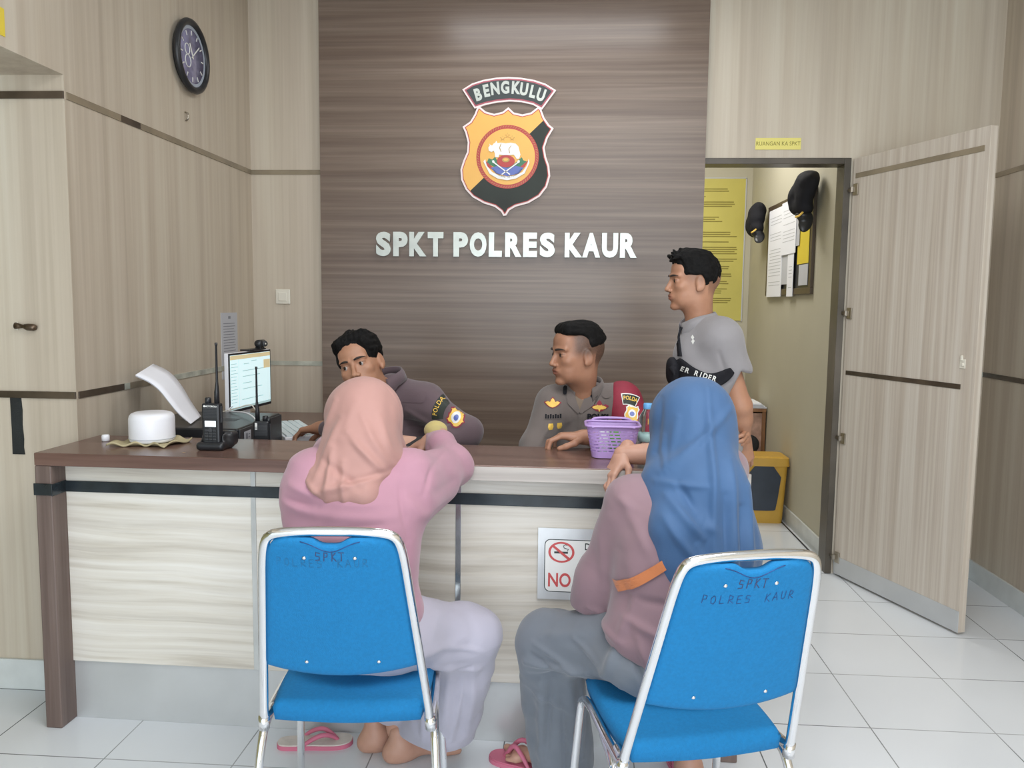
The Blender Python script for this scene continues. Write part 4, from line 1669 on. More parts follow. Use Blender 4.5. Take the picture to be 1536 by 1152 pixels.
# rim with arched handles front and back
rt_ = []
ztop = zs[-1]
rim = bk_ring(ztop + 0.004, 0.03)
rim_pts = []
for p in rim:
    rim_pts.append(Vector((p.x, p.y, p.z)))
link('basket_rim', py_mesh(*tube_vf(rim_pts, 0.0042, 8, True)), LILAC, bk, smooth=True)
for sy_, lift in ((1, 0.013), (-1, 0.010)):
    yy = bc.y + sy_ * 0.048 * 1.33
    pts = [Vector((bc.x + a, yy + sy_ * 0.003, bc.z + ztop + 0.002 + b)) for a, b in
           ((-0.066, 0.0), (-0.058, 0.009), (-0.045, lift * 0.9), (-0.02, lift), (0.02, lift), (0.045, lift * 0.9), (0.058, 0.009),
            (0.066, 0.0))]
    if sy_ < 0:
        pts = [Vector((p.x, p.y, bc.z + ztop + 0.002 + (p.z - bc.z - ztop - 0.002) * 0.25)) for p in pts]
    sp2 = smooth_path(pts, 2)
    v1 = tube_vf(sp2, 0.0042, 8)
    # web between rim and handle, leaving the hand hole
    v, f = list(v1[0]), list(v1[1])
    link('basket_handle', py_mesh(v, f), LILAC, bk, smooth=True)
    if sy_ > 0:
        bm = bmesh.new()
        for s_ in (-1, 1):
            pl = [(s_ * 0.064, 0.0), (s_ * 0.056, 0.012), (s_ * 0.044, lift * 0.8), (s_ * 0.034, lift * 0.92), (s_ * 0.032, 0.008), (s_ * 0.034, 0)]
            vs = [bm.verts.new((bc.x + a, yy + 0.002, bc.z + ztop + 0.002 + b)) for a, b in pl]
            bm.faces.new(vs)
        bmesh.ops.solidify(bm, geom=bm.faces[:], thickness=0.003)
        link('handle_web', bm_mesh(bm), LILAC, bk)
pk = box('green_packet', (0.135, 2.575, CTOP + 0.02), (0.168, 2.60, CTOP + 0.098), GREENP, bev=0.004)
tag(pk, 'small green packet standing inside the lilac basket', 'packet')
pk2 = box('paper_wad', (0.10, 2.59, CTOP + 0.006), (0.132, 2.625, CTOP + 0.088), PAPER, bev=0.006)
tag(pk2, 'white folded paper inside the lilac basket', 'paper')

# bottle
bt = thing('water_bottle', 'clear plastic water bottle with light blue cap behind the basket', 'bottle', (0.262, 2.70, CTOP))
cb = (0.262, 2.700, CTOP)
v, f = lathe_vf([(0.024, 0.0), (0.029, 0.004), (0.030, 0.02), (0.0285, 0.028), (0.030, 0.036), (0.0285, 0.048), (0.030, 0.056), (0.030, 0.10),
                 (0.026, 0.118), (0.016, 0.136), (0.0125, 0.142), (0.0125, 0.152)], cb, 32)
link('bottle_body', py_mesh(v, f), BOTTLE, bt, smooth=True)
v, f = lathe_vf([(0.0290, 0.036), (0.0303, 0.037), (0.0303, 0.062), (0.0290, 0.063)], cb, 32)
link('bottle_label', py_mesh(v, f), plain('pale_teal_label', (0.40, 0.60, 0.58), 0.4), bt, smooth=True)
v, f = lathe_vf([(0.0145, 0.142), (0.0150, 0.144), (0.0150, 0.158), (0.0135, 0.161), (0.001, 0.161)], cb, 24)
link('bottle_cap', py_mesh(v, f), CAPBLUE, bt, smooth=True, label='light blue screw cap')

# ------------------------------------------------------------------ chairs
def make_chair(root, script1, script2, faded):
    # rear tubes and legs -------------------------------------------------
    TH = 0.0105
    TW, MW, BW = 0.143, 0.166, 0.192

    def backpt(x, s):           # s: 0 at seat joint .. 1 at top rail
        return Vector((x, -0.185 - 0.155 * s, 0.432 + 0.470 * s))
    # U shaped back frame
    loop = []
    for s in (0.0, 0.1, 0.3, 0.5, 0.7, 0.86):
        loop.append(backpt(-(BW + (TW - BW) * s), s))
    loop += [backpt(-TW * 0.99, 0.955), backpt(-TW * 0.90, 0.992), backpt(-TW * 0.70, 1.004), backpt(-TW * 0.3, 1.010), backpt(TW * 0.3, 1.010),
             backpt(TW * 0.70, 1.004), backpt(TW * 0.90, 0.992), backpt(TW * 0.99, 0.955)]
    for s in (0.86, 0.7, 0.5, 0.3, 0.1, 0.0):
        loop.append(backpt(BW + (TW - BW) * s, s))
    # curl forward under the seat
    pre = [Vector((-BW + 0.004, -0.12, 0.412)), Vector((-BW + 0.002, -0.16, 0.412)), Vector((-BW, -0.182, 0.418))]
    post = [Vector((BW, -0.182, 0.418)), Vector((BW - 0.002, -0.16, 0.412)), Vector((BW - 0.004, -0.12, 0.412))]
    path = smooth_path(pre + loop + post, 2)
    tube('back_frame', path, TH, CHROME, root, 12, world=False)
    for s_ in (-1, 1):
        # front leg: a long tube running below the seat and bending down
        pth = smooth_path([(s_ * (BW + 0.004), -0.165, 0.402), (s_ * (BW + 0.004), -0.05, 0.408), (s_ * BW, 0.06, 0.412), (s_ * BW, 0.135, 0.405),
                           (s_ * BW, 0.165, 0.360), (s_ * (BW + 0.012), 0.205, 0.0)], 3)
        tube('front_leg', pth, TH, CHROME, root, 12, world=False)
        pth = smooth_path([(s_ * (BW + 0.002), -0.04, 0.398), (s_ * (BW + 0.008), -0.12, 0.392), (s_ * (BW + 0.012), -0.165, 0.36), (s_ * (BW + 0.022), -0.205, 0.2),
                           (s_ * (BW + 0.030), -0.255, 0.0)], 3)
        tube('rear_leg', pth, TH, CHROME, root, 12, world=False)
        v1 = tube_vf([(s_ * (BW + 0.004), -0.172, 0.385), (s_ * (BW + 0.002), -0.178, 0.418)], 0.0135, 12)
        link('joint_sleeve', py_mesh(*v1), CHROME, root, False, True)
        v1 = tube_vf([(s_ * (BW + 0.030), -0.2552, 0.0), (s_ * (BW + 0.0295), -0.253, 0.02)], 0.0125, 12)
        link('foot_cap', py_mesh(*v1), DGREYP, root, False, True)
        v1 = tube_vf([(s_ * (BW + 0.012), 0.205, 0.0), (s_ * (BW + 0.0115), 0.204, 0.02)], 0.0125, 12)
        link('foot_cap', py_mesh(*v1), DGREYP, root, False, True)
    tube('cross_bar', [(-BW, 0.05, 0.400), (BW, 0.05, 0.400)], 0.008, CHROME, root, 10, world=False)
    # seat cushion: plan outline narrower at the front? wider rear bulge, domed
    def seat_half(y):
        t_ = (y + 0.20) / 0.40
        w_ = 0.184 + 0.001 * t_
        return w_
    nx_, ny_ = 40, 36
    V_, F_ = [], []
    top, bot = [], []
    for j in range(ny_ + 1):
        for i in range(nx_ + 1):
            a, b = i / nx_ * 2 - 1, j / ny_ * 2 - 1
            # squircle mapping keeps rounded corners
            rx = a * math.sqrt(max(0, 1 - 0.13 * b * b))
            ry = b * math.sqrt(max(0, 1 - 0.14 * a * a))
            y_ = ry * 0.187
            x_ = rx * (seat_half(y_) * 1.02)
            e = min(1, max(abs(a), abs(b)))
            dome = 0.012 * (1 - a * a) * (1 - b * b)
            rnd = 0.016 * (1 - math.sqrt(max(0, 1 - max(0, (e - 0.90) / 0.10) ** 2)))
            top.append((x_, y_, 0.452 + dome - rnd - 0.006 * max(0, b) ** 3))
            bot.append((x_ * 0.975, y_ * 0.985, 0.405 - 0.014 * (1 - a * a) * (1 if b < 0 else 1) * (1 - b * b) ** 0.3))
    V_ = top + bot
    nb = len(top)
    W2 = nx_ + 1
    for j in range(ny_):
        for i in range(nx_):
            a = j * W2 + i
            F_.append((a, a + 1, a + W2 + 1, a + W2))
            F_.append((nb + a, nb + a + W2, nb + a + W2 + 1, nb + a + 1))
    for i in range(nx_):
        F_.append((i, nb + i, nb + i + 1, i + 1))
        a = ny_ * W2 + i
        F_.append((a, a + 1, nb + a + 1, nb + a))
    for j in range(ny_):
        a = j * W2
        F_.append((a, a + W2, nb + a + W2, nb + a))
        a += nx_
        F_.append((a, nb + a, nb + a + W2, a + W2))
    link('seat', py_mesh(V_, F_), F_CHAIR, root, False, True)
    # backrest: padded shell inside the frame with a scooped top
    V_, F_ = [], []
    nu, nv = 44, 40
    fr_, bk_ = [], []
    for j in range(nv + 1):
        for i in range(nu + 1):
            u_, w_ = i / nu * 2 - 1, j / nv
            s_lo = 0.290 - 0.045 * (1 - u_ * u_)
            scoop = 0.030 * math.exp(-(u_ / 0.30) ** 4)
            s_hi = 0.985 - scoop - 0.0
            s = s_lo + (s_hi - s_lo) * w_
            half = (BW + (TW - BW) * s) - 0.010
            cr_ = max(0, (w_ - 0.86) / 0.14)
            half *= 1 - 0.22 * (1 - math.sqrt(max(0, 1 - cr_ * cr_)))
            p = backpt(u_ * half, s)
            e = max(abs(u_), abs(w_ * 2 - 1))
            rn_ = max(0, (e - 0.9) / 0.1)
            q_ = math.sqrt(max(0, 1 - rn_ * rn_))
            curv = 0.016 * (1 - u_ * u_)             # shell bends around the sitter
            bk_.append(p + Vector((0, -curv - 0.004 - 0.005 * q_, 0)))
            fr_.append(p + Vector((0, -curv * 0.4 + 0.004 + 0.016 * q_, 0)))
    V_ = bk_ + fr_
    nb = len(bk_)
    W2 = nu + 1
    for j in range(nv):
        for i in range(nu):
            a = j * W2 + i
            F_.append((a, a + 1, a + W2 + 1, a + W2))
            F_.append((nb + a, nb + a + W2, nb + a + W2 + 1, nb + a + 1))
    for i in range(nu):
        F_.append((i, nb + i, nb + i + 1, i + 1))
        a = nv * W2 + i
        F_.append((a, a + 1, nb + a + 1, nb + a))
    for j in range(nv):
        a = j * W2
        F_.append((a, a + W2, nb + a + W2, nb + a))
        a += nu
        F_.append((a, nb + a, nb + a + W2, a + W2))
    br = link('backrest', py_mesh(V_, F_), F_CHAIR, root, False, True)
    tree = BVHTree.FromPolygons([tuple(p) for p in V_], F_)
    upv = (backpt(0, 1) - backpt(0, 0)).normalized()

    def on_back(nm, bm_, x, s, mat, lab=None):
        o = decal(nm, tree, bm_, backpt(x, s), (1, 0, 0), tuple(upv), mat, br, 0.0006, 0.02, lab, depth=0.08, world=False)
        return o
    for x, s in ((-0.056, 0.905), (0.050, 0.905), (-0.074, 0.340), (0.086, 0.340)):
        v1 = lathe_vf([(0.0045, 0), (0.0042, 0.0015), (0.002, 0.0028), (0.0005, 0.003)], n=12)
        me_ = py_mesh(*v1)
        nrm = Vector((1, 0, 0)).cross(upv)
        hit = tree.ray_cast(backpt(x, s) + nrm * 0.08, -nrm, 0.2)
        me_.transform(plane_xf(hit[0] if hit[0] else backpt(x, s), (1, 0, 0), upv))
        link('rivet', me_, SILVER, br, False, True, 'silver rivet')
    # seam lines along the scoop
    for dz, nm in ((0.052, 'scoop_seam'),):
        pts = []
        for i in range(17):
            x = -0.062 + 0.124 * i / 16
            s = 0.975 - dz * math.exp(-((x / 0.040) ** 2))
            hit = tree.ray_cast(backpt(x, s) + Vector((0, -0.08, 0)), Vector((0, 1, 0)), 0.2)
            if hit[0]:
                pts.append(hit[0])
        if len(pts) > 3:
            link(nm, py_mesh(*tube_vf(pts, 0.0012, 6)), TICKF, br, False, True)
    on_back('handwriting', script_bm('SPKT', 0.021, 0.011, 0.0055, 0.0020), script1[0], script1[1], TICKD)
    on_back('handwriting', script_bm('POLRES', 0.019, 0.0115, 0.006, 0.0016), script2[0] - 0.050, script2[1], FADE1 if faded else TICKF)
    on_back('handwriting', script_bm('KAUR', 0.019, 0.0115, 0.006, 0.0016), script2[0] + 0.062, script2[1], FADE1 if faded else TICKF)


CH1 = (-0.519, 1.985, 0)
c1 = thing('banquet_chair', 'blue fabric chair with chrome frame under the woman in pink', 'chair', CH1, math.radians(5),
           'blue chairs at the counter')
make_chair(c1, (-0.002, 0.895), (-0.018, 0.860), True)
CH2 = (0.272, 1.900, 0)
c2 = thing('banquet_chair', 'blue fabric chair with chrome frame under the woman in the blue scarf', 'chair', CH2, math.radians(15),
           'blue chairs at the counter')
make_chair(c2, (0.000, 0.890), (0.002, 0.820), False)
# ------------------------------------------------------------------ people
def head_prims(jaw=1.0, nose=1.0, ears=True, smile=0.0):
    """head in its own frame: +y face, +z crown, origin between the ears"""
    p = [Ell((0, -0.014, 0.028), (0.074, 0.094, 0.084), k=0.02),
         Ell((0, 0.022, -0.030), (0.060 * jaw, 0.066, 0.074), k=0.03),
         Box((0, 0.020, -0.062), (0.052 * jaw, 0.052, 0.036), 0.03, k=0.03),
         Ell((0, 0.070, -0.097), (0.021, 0.017, 0.014), k=0.018),
         Ell((0, 0.056, 0.050), (0.052, 0.032, 0.040), k=0.02),
         Cap((0.010, 0.0865, 0.0235), (0.046, 0.070, 0.024), 0.0065, 0.007, k=0.012),
         Cap((-0.010, 0.0865, 0.0235), (-0.046, 0.070, 0.024), 0.0065, 0.007, k=0.012),
         Ell((0.041, 0.058, -0.018), (0.020, 0.020, 0.017), k=0.018),
         Ell((-0.041, 0.058, -0.018), (0.020, 0.020, 0.017), k=0.018),
         Ell((0.031, 0.0935, 0.004), (0.0155, 0.0125, 0.0095), k=0.010, sub=True),
         Ell((-0.031, 0.0935, 0.004), (0.0155, 0.0125, 0.0095), k=0.010, sub=True),
         Ell((0.031, 0.0735, 0.0035), (0.0145, 0.0120, 0.0115), k=0.003),
         Ell((-0.031, 0.0735, 0.0035), (0.0145, 0.0120, 0.0115), k=0.003),
         # eyelid slit
         Ell((0.031, 0.0880, 0.0025), (0.0118, 0.0050, 0.0034), k=0.0015, sub=True),
         Ell((-0.031, 0.0880, 0.0025), (0.0118, 0.0050, 0.0034), k=0.0015, sub=True),
         Cap((0, 0.085, 0.012), (0, 0.102 * nose, -0.026), 0.0065, 0.0085, k=0.010),
         Ell((0, 0.103 * nose, -0.031), (0.0105, 0.0100, 0.0085), k=0.005),
         Ell((0.0120, 0.0955, -0.034), (0.0078, 0.0090, 0.0072), k=0.005),
         Ell((-0.0120, 0.0955, -0.034), (0.0078, 0.0090, 0.0072), k=0.005),
         Ell((0.0062, 0.101, -0.0405), (0.0032, 0.0045, 0.0030), k=0.002, sub=True),
         Ell((-0.0062, 0.101, -0.0405), (0.0032, 0.0045, 0.0030), k=0.002, sub=True),
         Ell((0, 0.081, -0.058), (0.026, 0.013, 0.014), k=0.012),
         Ell((0.008, 0.0895, -0.0540), (0.014, 0.0060, 0.0046), k=0.005),
         Ell((-0.008, 0.0895, -0.0540), (0.014, 0.0060, 0.0046), k=0.005),
         Ell((0, 0.0882, -0.0655), (0.0170, 0.0068, 0.0056), k=0.004),
         Ell((0, 0.0965, -0.0592), (0.0200, 0.0040, 0.0016 + smile), k=0.0025, sub=True),
         Cap((0, -0.022, -0.040), (0, -0.022, -0.075), 0.050, 0.046, k=0.03)]
    if ears:
        for s in (-1, 1):
            p += [Ell((s * 0.0765, -0.008, -0.004), (0.0085, 0.0185, 0.031), rotm(-0.15, 0, s * 0.30), k=0.006),
                  Ell((s * 0.0765, -0.002, -0.026), (0.0075, 0.0100, 0.012), k=0.005),
                  Ell((s * 0.0865, -0.006, 0.001), (0.0050, 0.0110, 0.020), rotm(-0.15, 0, s * 0.30), k=0.003, sub=True)]
    return p


def neck_to(R, c, base, r0=0.048, r1=0.056, sc_=1.0):
    a = np.array(R) @ (A(0, -0.022, -0.070) * sc_) + A(*c)
    return [Cap(a, base, r0, r1, k=0.03)]


def head_tint(V, R, c, sc_, shave=0.0):
    L = ((V - np.array(c)) @ np.array(R)) / sc_          # local coords
    t = np.ones((len(V), 3))
    x, y, z = L[:, 0], L[:, 1], L[:, 2]
    inface = (y > 0.080)
    lip = np.exp(-((x / 0.021) ** 4 + ((z + 0.0595) / 0.0105) ** 4)) * inface
    t *= 1 - lip[:, None] * np.array([0.16, 0.38, 0.30])
    mouth = np.exp(-((x / 0.019) ** 4 + ((z + 0.0592) / 0.0016) ** 2)) * inface
    t *= 1 - mouth[:, None] * np.array([0.55, 0.6, 0.6])
    for s in (-1, 1):
        nos = np.exp(-(((x - s * 0.0062) / 0.003) ** 2 + ((z + 0.0405) / 0.003) ** 2)) * (y > 0.09)
        t *= 1 - nos[:, None] * 0.6
        lash = np.exp(-(((x - s * 0.031) / 0.0145) ** 4 + ((z - 0.0068) / 0.0022) ** 2)) * (y > 0.07)
        t *= 1 - lash[:, None] * 0.72
    if shave:
        sh = 1 / (1 + np.exp(-(z - 0.004 - 0.1 * np.maximum(y - 0.02, 0)) / 0.006)) * 1.0 / (1 + np.exp((y - 0.040) / 0.006))
        sh = np.maximum(sh, (y < -0.045) * 1 / (1 + np.exp(-(z + 0.035) / 0.010)))
        n = 0.85 + 0.3 * (vnoise(V * 400) + 0.5)
        t *= 1 - np.clip(shave * sh * n, 0, 0.9)[:, None] * np.array([1.0, 0.97, 0.93])
    return t


def arm_skin(sh_, el, wr, r0=0.047, r1=0.040, r2=0.027):
    mid = A(*el) * 0.62 + A(*wr) * 0.38
    return [Cap(sh_, el, r0, r1 * 0.95, k=0.02), Cap(el, tuple(mid), r1 * 0.98, r1 * 0.92, k=0.02), Cap(tuple(mid), wr, r1 * 0.92, r2, k=0.02)]


def hand_prims(w, d, n, thumb, curl=(0.5, 0.5, 0.4), sc_=1.0, spread=0.05, tcurl=0.4, pinch=0.0):
    """w wrist, d direction of the fingers, n out of the palm, thumb +1/-1 chooses the side cross(d, n)"""
    w, d, n = A(*w), A(*d), A(*n)
    d = d / np.linalg.norm(d)
    n = n - d * (n @ d)
    n = n / np.linalg.norm(n)
    s = np.cross(d, n) * thumb
    P = []
    kn = [(0.088, 0.027), (0.091, 0.0085), (0.087, -0.0095), (0.079, -0.026)]
    seg = [(0.041, 0.025, 0.020), (0.045, 0.028, 0.021), (0.042, 0.026, 0.020), (0.033, 0.020, 0.018)]
    rad = [0.0086, 0.0088, 0.0084, 0.0076]
    for i in range(4):
        a, b = kn[i]
        K = w + (d * a + s * b) * sc_
        P.append(Cap(w + s * (b * 0.62) * sc_ + d * 0.004, K, 0.0145 * sc_, 0.0105 * sc_, k=0.016 * sc_))
    P.append(Ell(w + (d * 0.035 + s * 0.022 + n * 0.006) * sc_, A(0.016, 0.026, 0.014) * sc_, np.stack([s, d, n], 1), k=0.014 * sc_))
    P.append(Cap(w - d * 0.03, w + d * 0.012, 0.0255 * sc_, 0.0225 * sc_, k=0.02))
    for i in range(4):
        a, b = kn[i]
        K = w + (d * a + s * b) * sc_
        ang_ = 0.0
        dirx = d + s * spread * (1.5 - i)
        dirx = dirx / np.linalg.norm(dirx)
        p = K
        for j in range(3):
            ang_ += curl[j] * (1 + 0.10 * (i - 1.5) * (1 if j == 0 else 0.4))
            dd = dirx * math.cos(ang_) + n * math.sin(ang_)
            q = p + dd * seg[i][j] * sc_
            P.append(Cap(p, q, (rad[i] - 0.0006 * j) * sc_, (rad[i] - 0.0006 * (j + 1)) * sc_, k=0.0035 * sc_ if j or True else 0))
            p = q
    r0 = w + (d * 0.022 + s * 0.024 + n * 0.004) * sc_
    t1 = d * 0.62 + s * 0.70 + n * (0.25 + 0.35 * tcurl)
    t2 = d * 0.90 + s * (0.35 - 0.5 * tcurl) + n * (0.2 + 0.5 * tcurl)
    t3 = d * 1.00 + s * (0.10 - 0.6 * tcurl) + n * (0.15 + 0.6 * tcurl)
    p = r0
    for t_, L, ra, rb in ((t1, 0.040, 0.0135, 0.0110), (t2, 0.031, 0.0108, 0.0098), (t3, 0.024, 0.0098, 0.0082)):
        t_ = t_ / np.linalg.norm(t_)
        q = p + t_ * L * sc_
        P.append(Cap(p, q, ra * sc_, rb * sc_, k=0.006 * sc_))
        p = q
    return P


def foot_prims(an, toe, sc_=1.0):
    """bare foot from ankle towards the toe point (both world); five toes"""
    an, toe = A(*an), A(*toe)
    f = toe - an
    f[2] = 0
    f = f / np.linalg.norm(f)
    s = np.cross(f, A(0, 0, 1))
    base = A(an[0], an[1], 0)
    P = [Cap(base + f * -0.025 + A(0, 0, 0.030), base + f * 0.02 + A(0, 0, 0.034), 0.028 * sc_, 0.030 * sc_, k=0.03),
         Cap(an, base + A(0, 0, 0.045), 0.030 * sc_, 0.033 * sc_, k=0.03),
         Cap(base + f * 0.01 + A(0, 0, 0.045), base + f * 0.12 + A(0, 0, 0.020), 0.032 * sc_, 0.018 * sc_, k=0.03),
         Cap(base + f * 0.12 + s * 0.020 + A(0, 0, 0.018), base + f * 0.12 - s * 0.022 + A(0, 0, 0.016), 0.0165 * sc_, 0.0145 * sc_, k=0.02)]
    for i in range(5):
        o = (1.5 - i) * 0.0145 + 0.004
        L = 0.175 - 0.008 * i - (0.0 if i else -0.004)
        r_ = 0.0115 if i == 0 else 0.0085 - 0.0003 * i
        P.append(Cap(base + f * 0.13 + s * o + A(0, 0, 0.013), base + f * L + s * o + A(0, 0, 0.0105), r_, r_ * 0.9, k=0.004))
    return P


def leg_skin(hip, kn, an):
    m = A(*kn) * 0.6 + A(*an) * 0.4
    return [Cap(hip, kn, 0.070, 0.048, k=0.03), Cap(kn, tuple(m), 0.048, 0.047, k=0.03), Cap(tuple(m), an, 0.047, 0.030, k=0.03)]


EYEW = plain('eye_white', (0.40, 0.355, 0.33), 0.3, var=0.01)
IRIS = plain('dark_iris', (0.020, 0.012, 0.009), 0.1)


def face_extras(root_body, c, R, sc_, look=(0, 1, 0), brow=True, brow_tilt=0.0, teeth=False):
    Rm = Matrix([list(r_) for r_ in np.array(R)]).to_4x4()
    Mh = Matrix.Translation(Vector(c)) @ Rm @ Matrix.Scale(sc_, 4)
    lk = Vector(look).normalized()
    for s in (-1, 1):
        bm = bmesh.new()
        bmesh.ops.create_uvsphere(bm, u_segments=20, v_segments=14, radius=0.0112)
        for f_ in bm.faces:
            f_.smooth = True
        bm.transform(Mh @ Matrix.Translation((s * 0.031, 0.0745, 0.0030)))
        e = link('eye', bm_mesh(bm), EYEW, root_body, True, True)
        bm = bmesh.new()
        q = lk.to_track_quat('Z', 'Y').to_matrix().to_4x4()
        v_, f_ = lathe_vf([(0.0068, 0.0094), (0.0064, 0.0098), (0.0040, 0.0110), (0.002, 0.0115), (0.0004, 0.0117)], n=16)
        me_ = py_mesh(v_, f_)
        me_.transform(Mh @ Matrix.Translation((s * 0.031, 0.0745, 0.0030)) @ q)
        link('iris', me_, IRIS, e, True, True)
        if brow:
            pts, rr = [], []
            for i in range(9):
                t_ = i / 8
                x_ = 0.012 + 0.040 * t_
                z_ = 0.0215 + 0.0050 * math.sin(t_ * PI * 0.75) - 0.003 * t_ + brow_tilt * (t_ - 0.5)
                y_ = 0.0945 - 0.0018 * t_ - 0.019 * t_ ** 2
                pts.append(Mh @ Vector((s * x_, y_, z_)))
                rr.append((0.0034 * math.sin(PI * min(1, 0.22 + t_ * 0.80)) + 0.0006) * sc_)
            link('eyebrow', py_mesh(*tube_vf(pts, rr, 8)), BROWM, root_body, True, True)
    if teeth:
        bm = bmesh.new()
        box_bm(bm, (-0.013, 0.085, -0.0612), (0.013, 0.0915, -0.0565), 0.0015)
        bm.transform(Mh)
        link('teeth', bm_mesh(bm), TEETH, root_body)


def build_body(root, coarse, fine_groups, mat, tints=None):
    """one skin object: coarse trunk and limbs, finer head/hands/feet, overlapping inside the clothes"""
    parts, tt = [], []
    if coarse:
        V, Q = sdf_mesh(coarse, 0.006)
        parts.append((V, Q))
        tt.append(np.ones((len(V), 3)))
    for prims, h, tf in fine_groups:
        V, Q = sdf_mesh(prims, h)
        parts.append((V, Q))
        tt.append(tf(V) if tf else np.ones((len(V), 3)))
    V, Q = join_vq(*parts)
    me = np_mesh(V, Q)
    set_tint(me, np.concatenate(tt))
    return link('body', me, mat, root, True, True)


def fold_lines(lines, plane='xz', cond=None):
    """authored cloth folds: each line (a, b, amp, width) in the room's x-z plane, raised ridge or sunk crease"""
    def fn(V):
        d_ = np.zeros(len(V))
        P = V[:, [0, 2]]
        for a, b, amp, wd in lines:
            a_, b_ = np.array(a), np.array(b)
            ab = b_ - a_
            t_ = np.clip(((P - a_) @ ab) / (ab @ ab), 0, 1)
            ds = np.linalg.norm(P - a_ - t_[:, None] * ab, axis=1)
            d_ += amp * np.exp(-(ds / wd) ** 2) * (0.35 + 0.65 * np.sin(PI * np.clip(t_, 0.03, 0.97)))
        if cond is not None:
            d_ *= cond(V)
        return d_
    return fn


def addf(*fs):
    return lambda V: sum(f(V) for f in fs)


def torso(pel, ch, nk, sl, sr, w=1.0, dpt=1.0, belly=0.0, yaw=0.0, q=1.0):
    """trunk primitives; yaw = facing direction of the chest"""
    pel, ch, nk, sl, sr = [A(*q) for q in (pel, ch, nk, sl, sr)]
    R = rotm(0, 0, yaw)
    mid = (pel + ch) / 2
    f = R[:, 1]
    return [Ell(pel + A(0, 0, 0.02), (0.165 * w, 0.130 * dpt, 0.11), R, k=0.06),
            Ell(mid + f * 0.01, (0.145 * w, (0.115 + belly) * dpt, 0.15), R, k=0.07),
            Ell(ch + f * 0.005, (0.158 * w, 0.112 * dpt, 0.16), R, k=0.06),
            Cap(sl, sr, 0.056 * q, 0.056 * q, k=0.06),
            Cap(ch + (nk - ch) * 0.3, nk, 0.085 * q, 0.060 * q, k=0.06)]


# ====== woman in pink, leaning on the counter
p1 = thing('person', 'seated woman in pink sweater and dusty rose headscarf leaning on the counter', 'person', (-0.505, 2.02, 0))
hc = (-0.545, 2.150, 1.050)
R1 = rotm(-0.30, 0.0, 0.10)
SL, SR = (-0.648, 2.065, 0.925), (-0.415, 2.100, 0.925)
EL, ER = (-0.685, 2.350, 0.935), (-0.338, 2.368, 0.905)
WL, WR = (-0.560, 2.535, 0.945), (-0.415, 2.505, 0.962)
core = torso((-0.505, 1.990, 0.535), (-0.530, 2.010, 0.80), (-0.535, 2.11, 0.975), SL, SR, 0.80, 0.76, q=0.82)
core += arm_skin(SL, EL, WL) + arm_skin(SR, ER, WR)
KR, AR_ = (-0.265, 2.180, 0.465), (-0.455, 2.345, 0.085)
KL, AL_ = (-0.500, 2.270, 0.470), (-0.505, 2.360, 0.085)
core += leg_skin((-0.43, 2.0, 0.52), KR, AR_) + leg_skin((-0.58, 2.0, 0.52), KL, AL_)
hp = xform(head_prims(), R1, hc, 0.98) + neck_to(R1, hc, (-0.535, 2.10, 0.93))
hpL = hand_prims(WL, (0.90, 0.10, -0.10), (0.05, 0.55, -1.0), -1, (0.45, 0.6, 0.4), 0.95)
hpR = hand_prims(WR, (-0.75, 0.30, -0.35), (-0.25, 0.25, -0.9), 1, (0.7, 0.8, 0.5), 0.95)
b1 = build_body(p1, core, [(hp, 0.0030, lambda V: head_tint(V, R1, hc, 0.98)), (hpL, 0.0026, None), (hpR, 0.0026, None),
                           (foot_prims((-0.490, 2.335, 0.09), (-0.30, 2.43, 0.0)), 0.003, None),
                           (foot_prims((-0.580, 2.385, 0.09), (-0.40, 2.455, 0.0)), 0.003, None)], SK1)
face_extras(b1, hc, R1, 0.98)
sw = torso((-0.510, 1.985, 0.600), (-0.530, 2.005, 0.80), (-0.535, 2.09, 0.945), SL, SR, 0.93, 0.93, 0.01)
sw[0] = Ell((-0.505, 1.985, 0.60), (0.150, 0.125, 0.10), k=0.06)
sw += [Cap(SL, EL, 0.070, 0.058, k=0.05), Cap(EL, WL, 0.056, 0.036, k=0.03),
       Ell((-0.655, 2.03, 0.865), (0.075, 0.075, 0.10), k=0.07),
       Cap(SR, ER, 0.066, 0.060, k=0.06), Cap(ER, (-0.385, 2.455, 0.948), 0.055, 0.047, k=0.035),
       Cap((-0.385, 2.455, 0.948), WR, 0.047, 0.032, k=0.02),
       Cap((-0.42, 2.06, 0.86), (-0.36, 2.25, 0.865), 0.055, 0.035, k=0.08),
       Cap((-0.535, 2.10, 0.985), (-0.54, 2.13, 1.03), 0.052, 0.05, k=0.03),
       Box((-0.50, 1.99, 0.46), (0.3, 0.3, 0.08), 0.01, k=0.01, sub=True)]
fl = fold_lines([((-0.42, 0.955), (-0.39, 0.80), -0.005, 0.006), ((-0.70, 0.895), (-0.63, 0.885), -0.006, 0.007), ((-0.66, 0.82), (-0.45, 0.845), -0.004, 0.007), ((-0.41, 0.72), (-0.50, 0.68), 0.005, 0.007), ((-0.345, 0.97), (-0.36, 0.90), -0.005, 0.006), ((-0.69, 0.93), (-0.60, 0.90), 0.010, 0.012), ((-0.71, 0.88), (-0.62, 0.87), 0.007, 0.012),
                 ((-0.66, 0.87), (-0.42, 0.86), 0.006, 0.012), ((-0.68, 0.80), (-0.40, 0.83), 0.006, 0.015),
                 ((-0.40, 0.90), (-0.36, 0.84), 0.007, 0.012), ((-0.70, 0.76), (-0.50, 0.73), 0.006, 0.015),
                 ((-0.36, 0.93), (-0.34, 0.86), 0.006, 0.010), ((-0.40, 0.75), (-0.47, 0.66), 0.007, 0.014),
                 ((-0.38, 0.84), (-0.385, 0.70), 0.005, 0.012), ((-0.33, 0.955), (-0.30, 0.90), 0.004, 0.008)])
